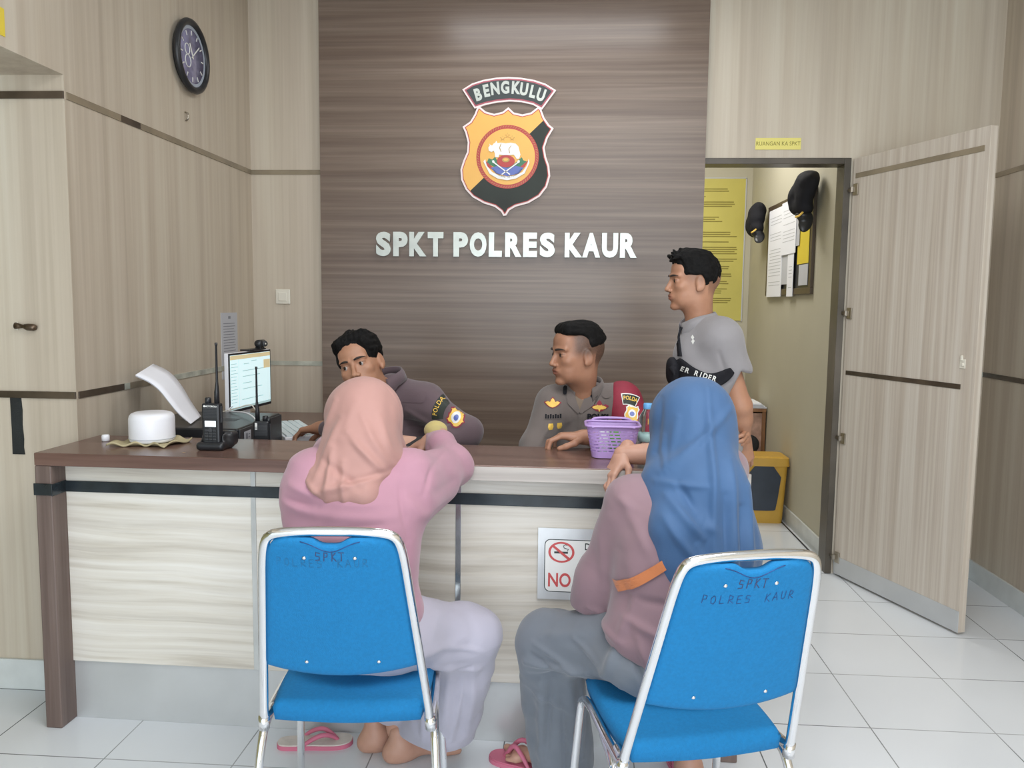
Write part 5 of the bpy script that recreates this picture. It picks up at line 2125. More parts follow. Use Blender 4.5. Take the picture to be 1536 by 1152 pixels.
o, Vs, Qs = sdf_obj('sweater', sw, 0.005, F_PINK, p1, addf(folds((6, 6, 20), 0.007, 3), fl))
# khaki lining turned out at the right cuff
sdf_obj('cuff_lining', [Cap((-0.398, 2.50, 0.965), (-0.425, 2.53, 0.985), 0.035, 0.026, k=0.01),
                        Ell((-0.405, 2.53, 0.995), (0.030, 0.016, 0.020), rotm(0, 0.4, 0), k=0.01)], 0.003, F_TAN, p1, label='khaki turned-out cuff')
tr = [Ell((-0.505, 2.00, 0.530), (0.180, 0.150, 0.075), k=0.06),
      Cap((-0.43, 2.02, 0.535), KR, 0.098, 0.083, k=0.05), Cap((-0.58, 2.02, 0.535), KL, 0.095, 0.080, k=0.04),
      Cap(KR, (-0.345, 2.275, 0.17), 0.084, 0.088, k=0.03), Cap((-0.345, 2.275, 0.17), (-0.360, 2.30, 0.115), 0.088, 0.080, k=0.02),
      Cap(KR, (-0.300, 2.270, 0.20), 0.080, 0.060, k=0.03), Cap((-0.300, 2.270, 0.20), (-0.300, 2.30, 0.110), 0.060, 0.045, k=0.03),
      Cap((-0.40, 2.29, 0.16), (-0.440, 2.315, 0.115), 0.055, 0.045, k=0.05),
      Cap(KL, (-0.52, 2.355, 0.17), 0.080, 0.062, k=0.03),
      Box((-0.40, 2.3, 0.04), (0.3, 0.3, 0.062), 0.01, k=0.006, sub=True)]
tl = fold_lines([((-0.39, 0.425), (-0.25, 0.415), -0.008, 0.006), ((-0.22, 0.46), (-0.30, 0.50), 0.004, 0.007), ((-0.34, 0.38), (-0.36, 0.16), -0.006, 0.007), ((-0.27, 0.36), (-0.31, 0.15), 0.006, 0.008), ((-0.36, 0.45), (-0.23, 0.40), 0.008, 0.012), ((-0.30, 0.42), (-0.33, 0.18), 0.010, 0.016),
                 ((-0.24, 0.40), (-0.27, 0.15), 0.007, 0.013), ((-0.38, 0.40), (-0.40, 0.14), 0.009, 0.013),
                 ((-0.38, 0.52), (-0.26, 0.50), 0.005, 0.014)])
sdf_obj('trousers', tr, 0.005, F_LAV, p1, addf(folds((10, 10, 14), 0.010, 11), lambda V, t_=tl: 1.3 * t_(V)))
# scarf
def inface(Rh, c, sc_=1.0):
    return xform([Ell((0, 0.105, -0.012), (0.062, 0.055, 0.080), k=0.012, sub=True)], Rh, c, sc_)


sf = xform([Ell((0, -0.010, 0.028), (0.104, 0.116, 0.106), k=0.03), Ell((0, 0.010, -0.045), (0.088, 0.092, 0.080), k=0.04),
            ], R1, hc) + [
    Cap((-0.525, 2.075, 1.03), (-0.530, 2.055, 0.975), 0.080, 0.070, k=0.05),
    Cap((-0.555, 2.050, 1.00), (-0.625, 2.020, 0.945), 0.055, 0.035, k=0.05),
    Cap((-0.540, 2.035, 0.99), (-0.575, 1.968, 0.905), 0.065, 0.030, k=0.05),
    Cap((-0.500, 2.045, 0.99), (-0.500, 1.975, 0.915), 0.060, 0.028, k=0.05),
    Cap((-0.620, 1.978, 0.925), (-0.500, 1.958, 0.900), 0.028, 0.026, k=0.05),
    Cap((-0.485, 2.080, 0.985), (-0.420, 2.075, 0.955), 0.045, 0.022, k=0.04),
    Cap((-0.50, 2.20, 0.965), (-0.56, 2.20, 0.955), 0.060, 0.060, k=0.04)]
sf += inface(R1, hc)
sl_ = fold_lines([((-0.60, 1.13), (-0.645, 0.97), 0.008, 0.010), ((-0.57, 1.09), (-0.62, 0.94), 0.007, 0.010),
                  ((-0.545, 1.06), (-0.445, 0.955), 0.009, 0.009), ((-0.52, 1.10), (-0.437, 0.97), 0.007, 0.009),
                  ((-0.48, 1.10), (-0.432, 0.99), 0.006, 0.008), ((-0.58, 1.02), (-0.585, 0.90), 0.010, 0.009),
                  ((-0.55, 0.99), (-0.54, 0.89), 0.008, 0.009), ((-0.46, 0.955), (-0.63, 0.915), 0.008, 0.009),
                  ((-0.44, 0.965), (-0.56, 0.94), -0.007, 0.008), ((-0.60, 0.99), (-0.50, 0.93), -0.007, 0.009),
                  ((-0.54, 1.13), (-0.56, 1.05), 0.004, 0.014), ((-0.64, 0.94), (-0.60, 0.91), 0.008, 0.007),
                  ((-0.47, 1.16), (-0.435, 1.02), -0.004, 0.010)], cond=lambda V: (V[:, 1] < 2.13) * 1.0)
sdf_obj('headscarf', sf, 0.0035, F_ROSEH, p1, addf(folds((12, 12, 9), 0.004, 21), sl_))
ph = thing('mobile_phone', 'dark mobile phone held in the hands of the woman in pink', 'phone', (-0.465, 2.545, 0.940))
mp_ = Matrix.Translation((-0.468, 2.535, 0.944)) @ Matrix.Rotation(math.radians(-10), 4, 'Z') @ Matrix.Rotation(math.radians(18), 4, 'X')
box('phone_body', (-0.055, -0.034, -0.004), (0.055, 0.034, 0.004), SILVER, ph, 0.003, mx=mp_)
box('phone_screen', (-0.052, -0.032, 0.004), (0.052, 0.032, 0.0046), BLACKP, ph, 0.0003, mx=mp_)

# ====== woman in the blue scarf
p2 = thing('person', 'seated woman in mauve top, grey trousers and long blue headscarf', 'person', (0.29, 1.95, 0))
hc2 = (0.318, 2.135, 1.062)
R2 = rotm(-0.10, 0.0, 0.45)
SL, SR = (0.168, 2.020, 0.890), (0.388, 2.070, 0.905)
EL, ER = (0.092, 2.085, 0.640), (0.440, 2.430, 0.955)
WL, WR = (0.165, 2.230, 0.600), (0.165, 2.430, 0.940)
core = torso((0.270, 1.940, 0.535), (0.275, 1.965, 0.79), (0.300, 2.05, 0.965), SL, SR, 0.80, 0.78, yaw=0.25, q=0.82)
core += arm_skin(SL, EL, WL) + arm_skin(SR, ER, WR, 0.048, 0.042, 0.028)
KL, AL_ = (-0.045, 2.150, 0.470), (-0.020, 2.290, 0.085)
KR, AR_ = (0.330, 2.280, 0.470), (0.365, 2.30, 0.085)
core += leg_skin((0.19, 1.97, 0.52), KL, AL_) + leg_skin((0.35, 1.97, 0.52), KR, AR_)
hp = xform(head_prims(), R2, hc2, 0.98) + neck_to(R2, hc2, (0.305, 2.06, 0.93))
hpL = hand_prims(WL, (0.75, 0.6, -0.15), (0.1, 0.1, -1), 1, (0.4, 0.5, 0.4), 0.93)
hpR = hand_prims(WR, (-0.50, -0.48, -0.72), (0.55, 0.20, -0.80), 1, (0.35, 0.60, 0.40), 0.86, 0.02)
b2 = build_body(p2, core, [(hp, 0.0030, lambda V: head_tint(V, R2, hc2, 0.98)), (hpL, 0.0026, None), (hpR, 0.0026, None),
                           (xform(foot_prims((-0.020, 2.290, 0.09), (-0.20, 2.38, 0.0)), np.eye(3), (0, 0, 0.018)), 0.003, None),
                           (xform(foot_prims((0.365, 2.265, 0.09), (0.36, 2.5, 0.0)), np.eye(3), (0, 0, 0.018)), 0.003, None)], SK1)
face_extras(b2, hc2, R2, 0.98)
tp = torso((0.270, 1.945, 0.62), (0.270, 1.965, 0.79), (0.300, 2.04, 0.945), SL, SR, 0.92, 0.95, 0.01, yaw=0.25)
tp[0] = Ell((0.255, 1.950, 0.600), (0.162, 0.130, 0.13), rotm(0, 0, 0.25), k=0.06)
tp += [Cap(SL, (0.10, 2.07, 0.68), 0.068, 0.066, k=0.05), Cap((0.10, 2.07, 0.68), (0.090, 2.09, 0.615), 0.066, 0.062, k=0.03),
       Cap(EL, WL, 0.058, 0.036, k=0.04), Cap((0.075, 2.10, 0.60), (0.10, 2.12, 0.58), 0.045, 0.045, k=0.04),
       Cap(SR, (0.440, 2.30, 0.93), 0.066, 0.056, k=0.05), Cap((0.440, 2.30, 0.93), ER, 0.056, 0.050, k=0.04),
       Box((0.26, 1.96, 0.42), (0.3, 0.3, 0.10), 0.01, rotm(0, 0.30, 0), k=0.01, sub=True)]
fl = fold_lines([((0.13, 0.93), (0.20, 0.80), 0.006, 0.014), ((0.08, 0.86), (0.10, 0.68), 0.006, 0.014), ((0.16, 0.70), (0.12, 0.60), 0.008, 0.010),
                 ((0.13, 0.80), (0.15, 0.62), -0.005, 0.012), ((0.14, 0.66), (0.26, 0.62), 0.008, 0.010), ((0.15, 0.71), (0.27, 0.70), -0.006, 0.010),
                 ((0.06, 0.62), (0.13, 0.60), 0.007, 0.010), ((0.17, 0.62), (0.21, 0.52), 0.009, 0.010), ((0.12, 0.92), (0.17, 0.90), 0.005, 0.01)])
o, Vt, Qt = sdf_obj('top', tp, 0.005, F_MAUVE, p2, addf(folds((7, 7, 16), 0.007, 31), fl))
tree = bvh_of(Vt, Qt)
bm = bmesh.new()
L_ = 0.185
vs = [bm.verts.new(q) for q in ((-L_ / 2, -0.011, 0), (L_ / 2, -0.011, 0), (L_ / 2, 0.011, 0), (-L_ / 2, 0.011, 0))]
bm.faces.new(vs)
decal('shoulder_strap', tree, bm, (0.194, 1.85, 0.771), (0.80, 0, 0.60), (-0.60, 0, 0.80), F_ORANGE, p2, 0.006, 0.012, 'orange bag strap', depth=0.2)
tr = [Ell((0.270, 1.960, 0.530), (0.180, 0.150, 0.075), rotm(0, 0, 0.2), k=0.06),
      Cap((0.19, 1.985, 0.540), KL, 0.100, 0.082, k=0.05), Cap((0.35, 1.985, 0.535), KR, 0.095, 0.080, k=0.04),
      Cap(KL, (-0.010, 2.225, 0.16), 0.082, 0.080, k=0.03), Cap((-0.010, 2.225, 0.16), (-0.005, 2.235, 0.050), 0.082, 0.084, k=0.02),
      Cap((-0.02, 2.16, 0.40), (0.03, 2.22, 0.10), 0.06, 0.055, k=0.04),
      Cap(KR, (0.345, 2.30, 0.19), 0.078, 0.060, k=0.03),
      Box((0.0, 2.23, -0.03), (0.14, 0.3, 0.08), 0.01, k=0.006, sub=True)]
tl = fold_lines([((-0.08, 0.50), (0.10, 0.44), 0.005, 0.007), ((-0.09, 0.36), (0.02, 0.30), 0.005, 0.008), ((-0.085, 0.47), (0.05, 0.42), -0.006, 0.006), ((-0.03, 0.42), (-0.045, 0.12), -0.006, 0.007), ((0.0, 0.34), (0.01, 0.10), -0.005, 0.006), ((0.05, 0.40), (0.055, 0.14), 0.006, 0.007), ((0.03, 0.545), (0.14, 0.50), 0.006, 0.007), ((0.16, 0.585), (0.19, 0.50), -0.006, 0.006), ((-0.10, 0.44), (0.06, 0.47), 0.012, 0.010), ((-0.09, 0.40), (0.0, 0.42), -0.008, 0.010), ((-0.06, 0.40), (-0.05, 0.08), 0.010, 0.014),
                 ((0.02, 0.38), (0.03, 0.08), 0.010, 0.014), ((-0.11, 0.36), (-0.09, 0.10), 0.006, 0.012), ((0.06, 0.57), (-0.06, 0.52), 0.006, 0.012),
                 ((0.14, 0.60), (0.10, 0.50), 0.009, 0.010), ((0.12, 0.52), (0.22, 0.46), 0.007, 0.012)])
sdf_obj('trousers', tr, 0.005, F_GREYP, p2, addf(folds((9, 9, 13), 0.012, 41), lambda V, t_=tl: 1.5 * t_(V)))
sf = xform([Ell((0, -0.008, 0.030), (0.104, 0.122, 0.110), k=0.03), Ell((0, 0.010, -0.045), (0.088, 0.095, 0.085), k=0.04)], R2, hc2) + [
    Cap((0.330, 2.055, 1.02), (0.333, 1.985, 0.93), 0.090, 0.098, k=0.05),
    Cap((0.333, 1.985, 0.93), (0.338, 1.965, 0.80), 0.100, 0.118, k=0.04),
    Cap((0.338, 1.965, 0.80), (0.342, 1.955, 0.68), 0.118, 0.112, k=0.04),
    Cap((0.398, 2.05, 0.93), (0.415, 2.0, 0.78), 0.048, 0.056, k=0.05),
    Cap((0.255, 2.09, 0.985), (0.225, 2.04, 0.93), 0.050, 0.040, k=0.05),
    Cap((0.244, 2.00, 0.945), (0.254, 1.888, 0.865), 0.050, 0.050, k=0.05), Cap((0.254, 1.888, 0.865), (0.264, 1.885, 0.79), 0.050, 0.045, k=0.04), Cap((0.262, 1.885, 0.79), (0.275, 1.88, 0.70), 0.046, 0.042, k=0.04),
    Box((0.33, 2.0, 0.60), (0.4, 0.4, 0.10), 0.01, k=0.01, sub=True)]
sf += inface(R2, hc2)
bl = fold_lines([((0.345, 1.18), (0.335, 0.80), 0.010, 0.010), ((0.225, 0.985), (0.40, 1.13), 0.009, 0.010), ((0.215, 0.965), (0.32, 0.97), 0.008, 0.008),
                 ((0.235, 0.94), (0.31, 0.86), 0.011, 0.010), ((0.225, 0.90), (0.30, 0.80), 0.009, 0.010), ((0.26, 0.97), (0.30, 0.91), -0.008, 0.009),
                 ((0.385, 1.02), (0.385, 0.78), 0.009, 0.010), ((0.425, 0.96), (0.425, 0.75), 0.010, 0.010), ((0.365, 0.95), (0.362, 0.78), -0.008, 0.009),
                 ((0.405, 0.92), (0.405, 0.75), -0.009, 0.008), ((0.445, 0.90), (0.45, 0.78), -0.006, 0.008), ((0.31, 0.89), (0.34, 0.87), 0.008, 0.012),
                 ((0.24, 1.06), (0.235, 0.99), 0.006, 0.007), ((0.27, 1.11), (0.245, 1.0), 0.005, 0.009), ((0.30, 0.84), (0.33, 0.76), 0.009, 0.010),
                 ((0.235, 1.15), (0.222, 1.02), -0.006, 0.007)], cond=lambda V: (V[:, 1] < 2.13) * 1.0)
sdf_obj('headscarf', sf, 0.0035, F_BLUEH, p2, addf(folds((16, 16, 5), 0.005, 51), bl))


# flip-flops
def sandal(root, x, y, rz, flip=1, worn=False, mirror=1):
    m_ = Matrix.Translation((x, y, 0)) @ Matrix.Rotation(rz, 4, 'Z') @ Matrix.Scale(mirror, 4, (0, 1, 0))
    outl = [(-0.115, 0.0), (-0.108, 0.024), (-0.085, 0.033), (-0.04, 0.031), (0.0, 0.032), (0.05, 0.042), (0.09, 0.043), (0.115, 0.028),
            (0.122, 0.004), (0.112, -0.020), (0.085, -0.036), (0.04, -0.036), (-0.01, -0.030), (-0.06, -0.032), (-0.095, -0.029), (-0.110, -0.018)]
    o2 = [tuple(p)[:2] for p in smooth_path([(a, b, 0) for a, b in outl], 2, True)]
    poly_plate('sole', o2, 0.0, 0.013, m_, PINKSH, root)
    poly_plate('insole', offset_poly(o2, 0.002), 0.013, 0.017, m_, SOLE if not worn else PINKSH, root)
    hz = 0.045 if not worn else 0.075
    for s in (1, -1):
        pts = smooth_path([(0.075, 0.002, 0.014), (0.060, 0.004 * s, 0.030), (0.030, 0.020 * s, hz), (-0.005, 0.032 * s, hz * 0.75), (-0.035, 0.034 * s, 0.014)], 2)
        v_, f_ = tube_vf(pts, [0.0045 + 0.003 * math.sin(PI * i / (len(pts) - 1)) for i in range(len(pts))], 8)
        me_ = py_mesh(v_, f_)
        me_.transform(m_)
        link('strap', me_, PINKSH, root, True, True)


s1 = thing('flip_flop', 'pink flip-flop lying empty on the tiles under the left chair', 'sandal', (-0.775, 2.400, 0), 0, 'pink flip-flops')
sandal(s1, -0.775, 2.400, 0.15)
s2 = thing('flip_flop', 'pink flip-flop on the left foot of the woman in grey trousers', 'sandal', (-0.095, 2.345, 0), 0, 'pink flip-flops')
sandal(s2, -0.108, 2.335, math.radians(153), worn=True)
s3 = thing('flip_flop', 'pink flip-flop on the right foot of the woman in grey trousers', 'sandal', (0.363, 2.33, 0), 0, 'pink flip-flops')
sandal(s3, 0.362, 2.34, math.radians(92), worn=True)


# ====== men
def hair_obj(c, R, sc_, root, prims_extra=(), front=0.0, low=-0.020, side=1.0, mat=HAIR, amp=0.004, h=0.0028, back=1.0):
    p = [Ell((0, -0.018 + 0.098 * (1 - back) * 0.8, 0.038), (0.0795 * side, 0.098 * back + 0.004, 0.086), k=0.01)] + list(prims_extra) + [
        Ell((0, 0.112, -0.006 + front), (0.085, 0.070, 0.070), k=0.014, sub=True),
        Box((0, 0.065, -0.075 + low), (0.12, 0.075, 0.085), 0.02, k=0.02, sub=True),
        Box((0, -0.02, -0.145 + low), (0.15, 0.2, 0.095), 0.01, rotm(-0.35, 0, 0), k=0.018, sub=True),
        Ell((0.086, -0.006, -0.004), (0.022, 0.022, 0.036), k=0.004, sub=True),
        Ell((-0.086, -0.006, -0.004), (0.022, 0.022, 0.036), k=0.004, sub=True)]
    pr = xform(p, R, c, sc_)

    def strands(V):
        L = (V - np.array(c)) @ np.array(R)
        return amp * (vnoise(L * np.array([150, 35, 90]) + 5) * 1.2 + vnoise(L * 60) * 0.8)
    return sdf_obj('hair', pr, h, mat, root, strands)[0]


def collar(root, c, r_, R, mat, z0=0.0, hgt=0.03, open_=0.5, name='collar', flare=0.014):
    """shirt collar: a folded band round the neck, open at the front; R gives its frame"""
    V_, F_ = [], []
    n_ = 40
    for i in range(n_ + 1):
        a = PI / 2 + open_ + (2 * PI - 2 * open_) * i / n_
        ca, sa = math.cos(a), math.sin(a)
        dip = 0.016 * max(0, sa) ** 2
        e_ = min(i, n_ - i) / n_
        pt = 0.022 * max(0, 1 - e_ / 0.10)
        for rr, zz in ((r_ * 0.97, z0 + hgt * 0.2 - dip), (r_ * 0.99, z0 + hgt - dip), (r_ + 0.003, z0 + hgt + 0.002 - dip),
                       (r_ + 0.010, z0 + hgt * 0.6 - dip - pt * 0.4), (r_ + flare, z0 - 0.006 - dip - pt)):
            V_.append((rr * ca, rr * sa, zz))
    for i in range(n_):
        for k in range(4):
            a = i * 5 + k
            F_.append((a, a + 1, a + 6, a + 5))
    bm = bmesh.new()
    me_ = py_mesh(V_, F_)
    bm.from_mesh(me_)
    bmesh.ops.solidify(bm, geom=bm.faces[:], thickness=0.0022)
    Rm = Matrix([list(q) for q in np.array(R)]).to_4x4()
    bm.transform(Matrix.Translation(Vector(c)) @ Rm)
    return link(name, bm_mesh(bm), mat, root, True, True)


def badge_shield(root, tree, org, u, v, sc_, edge, fill, mid, nm='sleeve_badge'):
    sp = [((x - 590) / 770 * sc_, (640 - y) / 770 * sc_) for x, y in SHP]
    b0 = decal(nm, tree, flat_poly_bm(sp), org, u, v, edge, root, 0.0018, 0.008)
    decal('badge_fill', tree, flat_poly_bm(offset_poly(sp, 0.07 * sc_)), org, u, v, fill, b0, 0.0028, 0.008)
    decal('badge_disc', tree, flat_poly_bm(ellipse(0, -0.03 * sc_, 0.25 * sc_, 0.25 * sc_, 20)), org, u, v, E_WHITE, b0, 0.0038, 0.008)
    decal('badge_heart', tree, flat_poly_bm(ellipse(0, -0.05 * sc_, 0.14 * sc_, 0.13 * sc_, 16)), org, u, v, mid, b0, 0.0046, 0.008)
    return b0


# officer on the left, leaning over the keyboard side
p3 = thing('person', 'young man in purple-brown uniform leaning sideways behind the counter', 'person', (-0.66, 3.20, 0))
hc3 = (-0.768, 2.985, 1.150)
R3 = rotm(0.0, 0, math.radians(176)) @ rotm(0.03, math.radians(19), 0)
SLm, SRm = (-0.545, 3.070, 1.005), (-0.865, 3.150, 0.960)       # image right, image left
ELm, ERm = (-0.372, 2.965, 0.915), (-0.905, 3.20, 0.855)
WLm, WRm = (-0.510, 2.865, 0.862), (-1.005, 3.265, 0.872)
core = torso((-0.62, 3.28, 0.50), (-0.665, 3.17, 0.82), (-0.715, 3.07, 1.02), SRm, SLm, 0.82, 0.78, yaw=math.radians(165), q=0.82)
core += arm_skin(SLm, ELm, WLm) + arm_skin(SRm, ERm, WRm)
core += leg_skin((-0.54, 3.25, 0.48), (-0.50, 2.90, 0.46), (-0.52, 2.99, 0.09)) + leg_skin((-0.70, 3.25, 0.48), (-0.78, 2.92, 0.46), (-0.78, 2.99, 0.09))
hp = xform(head_prims(0.97), R3, hc3) + neck_to(R3, hc3, (-0.685, 3.085, 1.03))
hpR = hand_prims(WRm, (-0.90, 0.15, -0.20), (0.0, -0.2, -1), -1, (0.55, 0.6, 0.4), 1.0)
hpL = hand_prims(WLm, (-0.95, -0.1, -0.2), (0, 0.2, -1), 1, (0.4, 0.4, 0.3), 1.0)
b3 = build_body(p3, core, [(hp, 0.0024, lambda V: head_tint(V, R3, hc3, 1.0)), (hpR, 0.0026, None), (hpL, 0.0026, None),
                           (foot_prims((-0.52, 2.99, 0.09), (-0.52, 2.7, 0)), 0.004, None), (foot_prims((-0.78, 2.99, 0.09), (-0.78, 2.7, 0)), 0.004, None)], SK3)
face_extras(b3, hc3, R3, 1.0, look=(0.40, 1, 0.05))
hx = [Cap((-0.05, 0.035, 0.100), (0.035, 0.062, 0.092), 0.028, 0.024, k=0.02), Cap((0.0, 0.02, 0.112), (0.05, 0.045, 0.085), 0.026, 0.020, k=0.02),
      Ell((-0.055, 0.0, 0.07), (0.038, 0.06, 0.045), k=0.02), Cap((-0.055, 0.060, 0.080), (-0.075, 0.03, 0.04), 0.014, 0.010, k=0.015)]
hair_obj(hc3, R3, 1.0, b3, hx, front=-0.002, low=-0.008, side=1.06, amp=0.005)
sh3 = torso((-0.62, 3.28, 0.52), (-0.665, 3.16, 0.82), (-0.712, 3.085, 0.965), SRm, SLm, 0.98, 0.98, 0.01, yaw=math.radians(165))
sh3 += [Cap((-0.665, 3.095, 1.055), SLm, 0.052, 0.058, k=0.05), Cap((-0.70, 3.10, 1.04), SRm, 0.050, 0.054, k=0.05), Cap(SLm, ELm, 0.066, 0.055, k=0.05), Cap(ELm, WLm, 0.054, 0.042, k=0.03), Cap(SRm, ERm, 0.066, 0.054, k=0.05), Cap(ERm, (-0.975, 3.25, 0.867), 0.050, 0.036, k=0.03)]
fl3 = fold_lines([((-0.60, 0.98), (-0.50, 0.93), 0.008, 0.010), ((-0.63, 0.94), (-0.52, 0.92), -0.008, 0.010), ((-0.45, 0.93), (-0.38, 0.96), 0.007, 0.008),
                  ((-0.47, 0.96), (-0.42, 0.90), 0.008, 0.009), ((-0.60, 0.90), (-0.50, 0.90), 0.008, 0.01), ((-0.44, 1.0), (-0.38, 0.95), 0.004, 0.01)])
o, V3, Q3 = sdf_obj('shirt', sh3, 0.005, F_BROWNU, p3, addf(folds((9, 9, 14), 0.007, 61), fl3))
tr3 = bvh_of(V3, Q3)
Rc3 = rotm(0, 0, math.radians(165)) @ rotm(-0.25, 0.12, 0)
collar(o, (-0.690, 3.070, 1.085), 0.064, Rc3, F_BROWNU, 0.0, 0.036)
sdf_obj('trousers', [Ell((-0.62, 3.28, 0.50), (0.18, 0.15, 0.10), k=0.05), Cap((-0.54, 3.25, 0.49), (-0.50, 2.90, 0.46), 0.09, 0.068, k=0.03),
                     Cap((-0.70, 3.25, 0.49), (-0.78, 2.92, 0.46), 0.09, 0.068, k=0.03), Cap((-0.50, 2.90, 0.46), (-0.52, 2.99, 0.10), 0.068, 0.058, k=0.03),
                     Cap((-0.78, 2.92, 0.46), (-0.78, 2.99, 0.10), 0.068, 0.058, k=0.03)], 0.008, F_DARKT, p3)
# shoulder strap of the uniform, button, sleeve badges
ud = Vector((0.86, 0, -0.36)).normalized()
un = Vector((0.30, 0, 0.80)).normalized()
strapb = flat_poly_bm(rrect(-0.060, -0.020, 0.060, 0.020, 0.012))
decal('shoulder_board', tr3, strapb, (-0.585, 3.0, 1.045), (0.93, 0, -0.36), (0.2, 0.75, 0.62), F_BROWNU, o, 0.004, 0.012, depth=0.12)
u3, v3 = (0.35, -0.15, -0.85), (0.80, -0.25, 0.40)
bm = flat_poly_bm([(-0.034, -0.030), (-0.024, 0.0), (-0.034, 0.030), (-0.010, 0.040), (0.004, 0.0), (-0.010, -0.040)])


def dec3(nm, bm_, x, y, mat, off=0.002, par=None, maxe=0.008):
    """badge plane on the left sleeve: x runs down the sleeve, y towards the shoulder top"""
    return decal(nm, tr3, bm_, (-0.463 + x * 0.93, 3.0, 0.997 - x * 0.36), (0.36, 0, 0.93), (-0.93, 0, 0.36), mat, par or o, off, maxe, depth=0.15)


def arcb(r0, r1, a, n=10):
    return [(r1 * math.sin(-a + 2 * a * i / n), r1 * math.cos(-a + 2 * a * i / n)) for i in range(n + 1)] + [
        (r0 * math.sin(a - 2 * a * i / n), r0 * math.cos(a - 2 * a * i / n)) for i in range(n + 1)]


def shoulder_badges(dec, first):
    a0 = dec('badge_backing', flat_poly_bm([(x, y - 0.075) for x, y in arcb(0.062, 0.108, 0.50)]), 0, 0, first, 0.0018)
    bml = bmesh.new()
    for i, ch in enumerate('POLDA'):
        an = -0.30 + 0.15 * i
        me_ = bm_mesh(text_bm(ch, 0.024, 0.0, 0.0003, 0.80))
        me_.transform(Matrix.Translation((0.088 * math.sin(an), 0.088 * math.cos(an) - 0.075, 0)) @ Matrix.Rotation(-an, 4, 'Z'))
        bml.from_mesh(me_)
    for v_ in bml.verts:
        v_.co.z = 0
    dec('badge_lettering', bml, 0, 0, GOLDTH, 0.0036, a0, 0.02)
    return a0


shoulder_badges(lambda nm, b_, x, y, m_, off=0.002, par=None, maxe=0.008: dec3(nm, b_, x, y, m_, off, par, maxe), E_BLACK)
badge_shield(o, tr3, (-0.408, 3.0, 0.972), (0.36, 0, 0.93), (-0.93, 0, 0.36), 0.072, MAROON, GOLDTH, E_BLUE)

# officer in the middle
p4 = thing('person', 'man in taupe uniform with maroon armband seated behind the counter', 'person', (0.08, 3.20, 0))
hc4 = (0.030, 3.055, 1.198)
R4 = rotm(-0.02, 0, math.radians(116))
SLm, SRm = (0.200, 3.125, 1.010), (-0.052, 3.105, 1.005)
ELm, ERm = (0.262, 3.020, 0.855), (-0.120, 3.010, 0.860)
WLm, WRm = (0.066, 2.748, 0.938), (-0.130, 2.87, 0.80)
core = torso((0.08, 3.24, 0.50), (0.075, 3.17, 0.84), (0.065, 3.115, 1.035), SRm, SLm, 0.80, 0.76, yaw=PI, q=0.82)
core += arm_skin(SLm, ELm, WLm) + arm_skin(SRm, ERm, WRm)
core += leg_skin((0.16, 3.22, 0.48), (0.18, 2.88, 0.46), (0.18, 2.99, 0.09)) + leg_skin((0.0, 3.22, 0.48), (-0.02, 2.88, 0.46), (-0.02, 2.99, 0.09))
hp = xform(head_prims(0.98, smile=0.0016), R4, hc4) + neck_to(R4, hc4, (0.062, 3.12, 1.00), 0.048, 0.050)
hpL = hand_prims(WLm, (-0.95, -0.10, 0.06), (0.05, -0.1, -1), 1, (0.55, 0.9, 0.6), 1.0)
hpR = hand_prims(WRm, (0.3, -0.8, -0.2), (0, 0, -1), -1, (0.4, 0.4, 0.3), 1.0)
b4 = build_body(p4, core, [(hp, 0.0024, lambda V: head_tint(V, R4, hc4, 1.0, 0.72)), (hpR, 0.003, None), (hpL, 0.0026, None),
                           (foot_prims((0.18, 2.99, 0.09), (0.18, 2.7, 0)), 0.004, None), (foot_prims((-0.02, 2.99, 0.09), (-0.02, 2.7, 0)), 0.004, None)], SK2)
face_extras(b4, hc4, R4, 1.0, look=(0.0, 1, 0.0))
hx = [Cap((-0.03, 0.045, 0.090), (0.03, 0.045, 0.090), 0.030, 0.030, k=0.02), Ell((0, -0.01, 0.085), (0.062, 0.075, 0.042), k=0.02)]
hair_obj(hc4, R4, 1.0, b4, hx, front=0.008, low=0.062, side=0.97, amp=0.003)
sh4 = torso((0.08, 3.24, 0.52), (0.075, 3.165, 0.84), (0.068, 3.130, 0.965), SRm, SLm, 0.97, 0.98, 0.01, yaw=PI)
sh4 += [Cap((0.085, 3.135, 1.035), SLm, 0.050, 0.054, k=0.05), Cap((0.045, 3.135, 1.035), SRm, 0.050, 0.053, k=0.05), Cap(SLm, ELm, 0.066, 0.056, k=0.05), Cap(ELm, (0.108, 2.80, 0.933), 0.054, 0.034, k=0.03),
        Cap(SRm, ERm, 0.064, 0.054, k=0.05), Cap(ERm, (-0.13, 2.90, 0.815), 0.053, 0.042, k=0.03)]
fl4 = fold_lines([((-0.03, 1.04), (0.0, 0.95), 0.005, 0.01), ((0.14, 0.95), (0.19, 0.88), 0.006, 0.01), ((-0.06, 0.95), (-0.10, 0.88), 0.007, 0.01),
                  ((0.055, 0.98), (0.05, 0.86), 0.004, 0.006)])
o4, V4, Q4 = sdf_obj('shirt', sh4, 0.005, F_GREYU, p4, addf(folds((9, 9, 12), 0.005, 71), fl4))
tr4 = bvh_of(V4, Q4)
collar(o4, (0.062, 3.112, 1.072), 0.064, rotm(0, 0, math.radians(176)) @ rotm(-0.22, 0, 0), F_GREYU, -0.008, 0.036, 0.45)
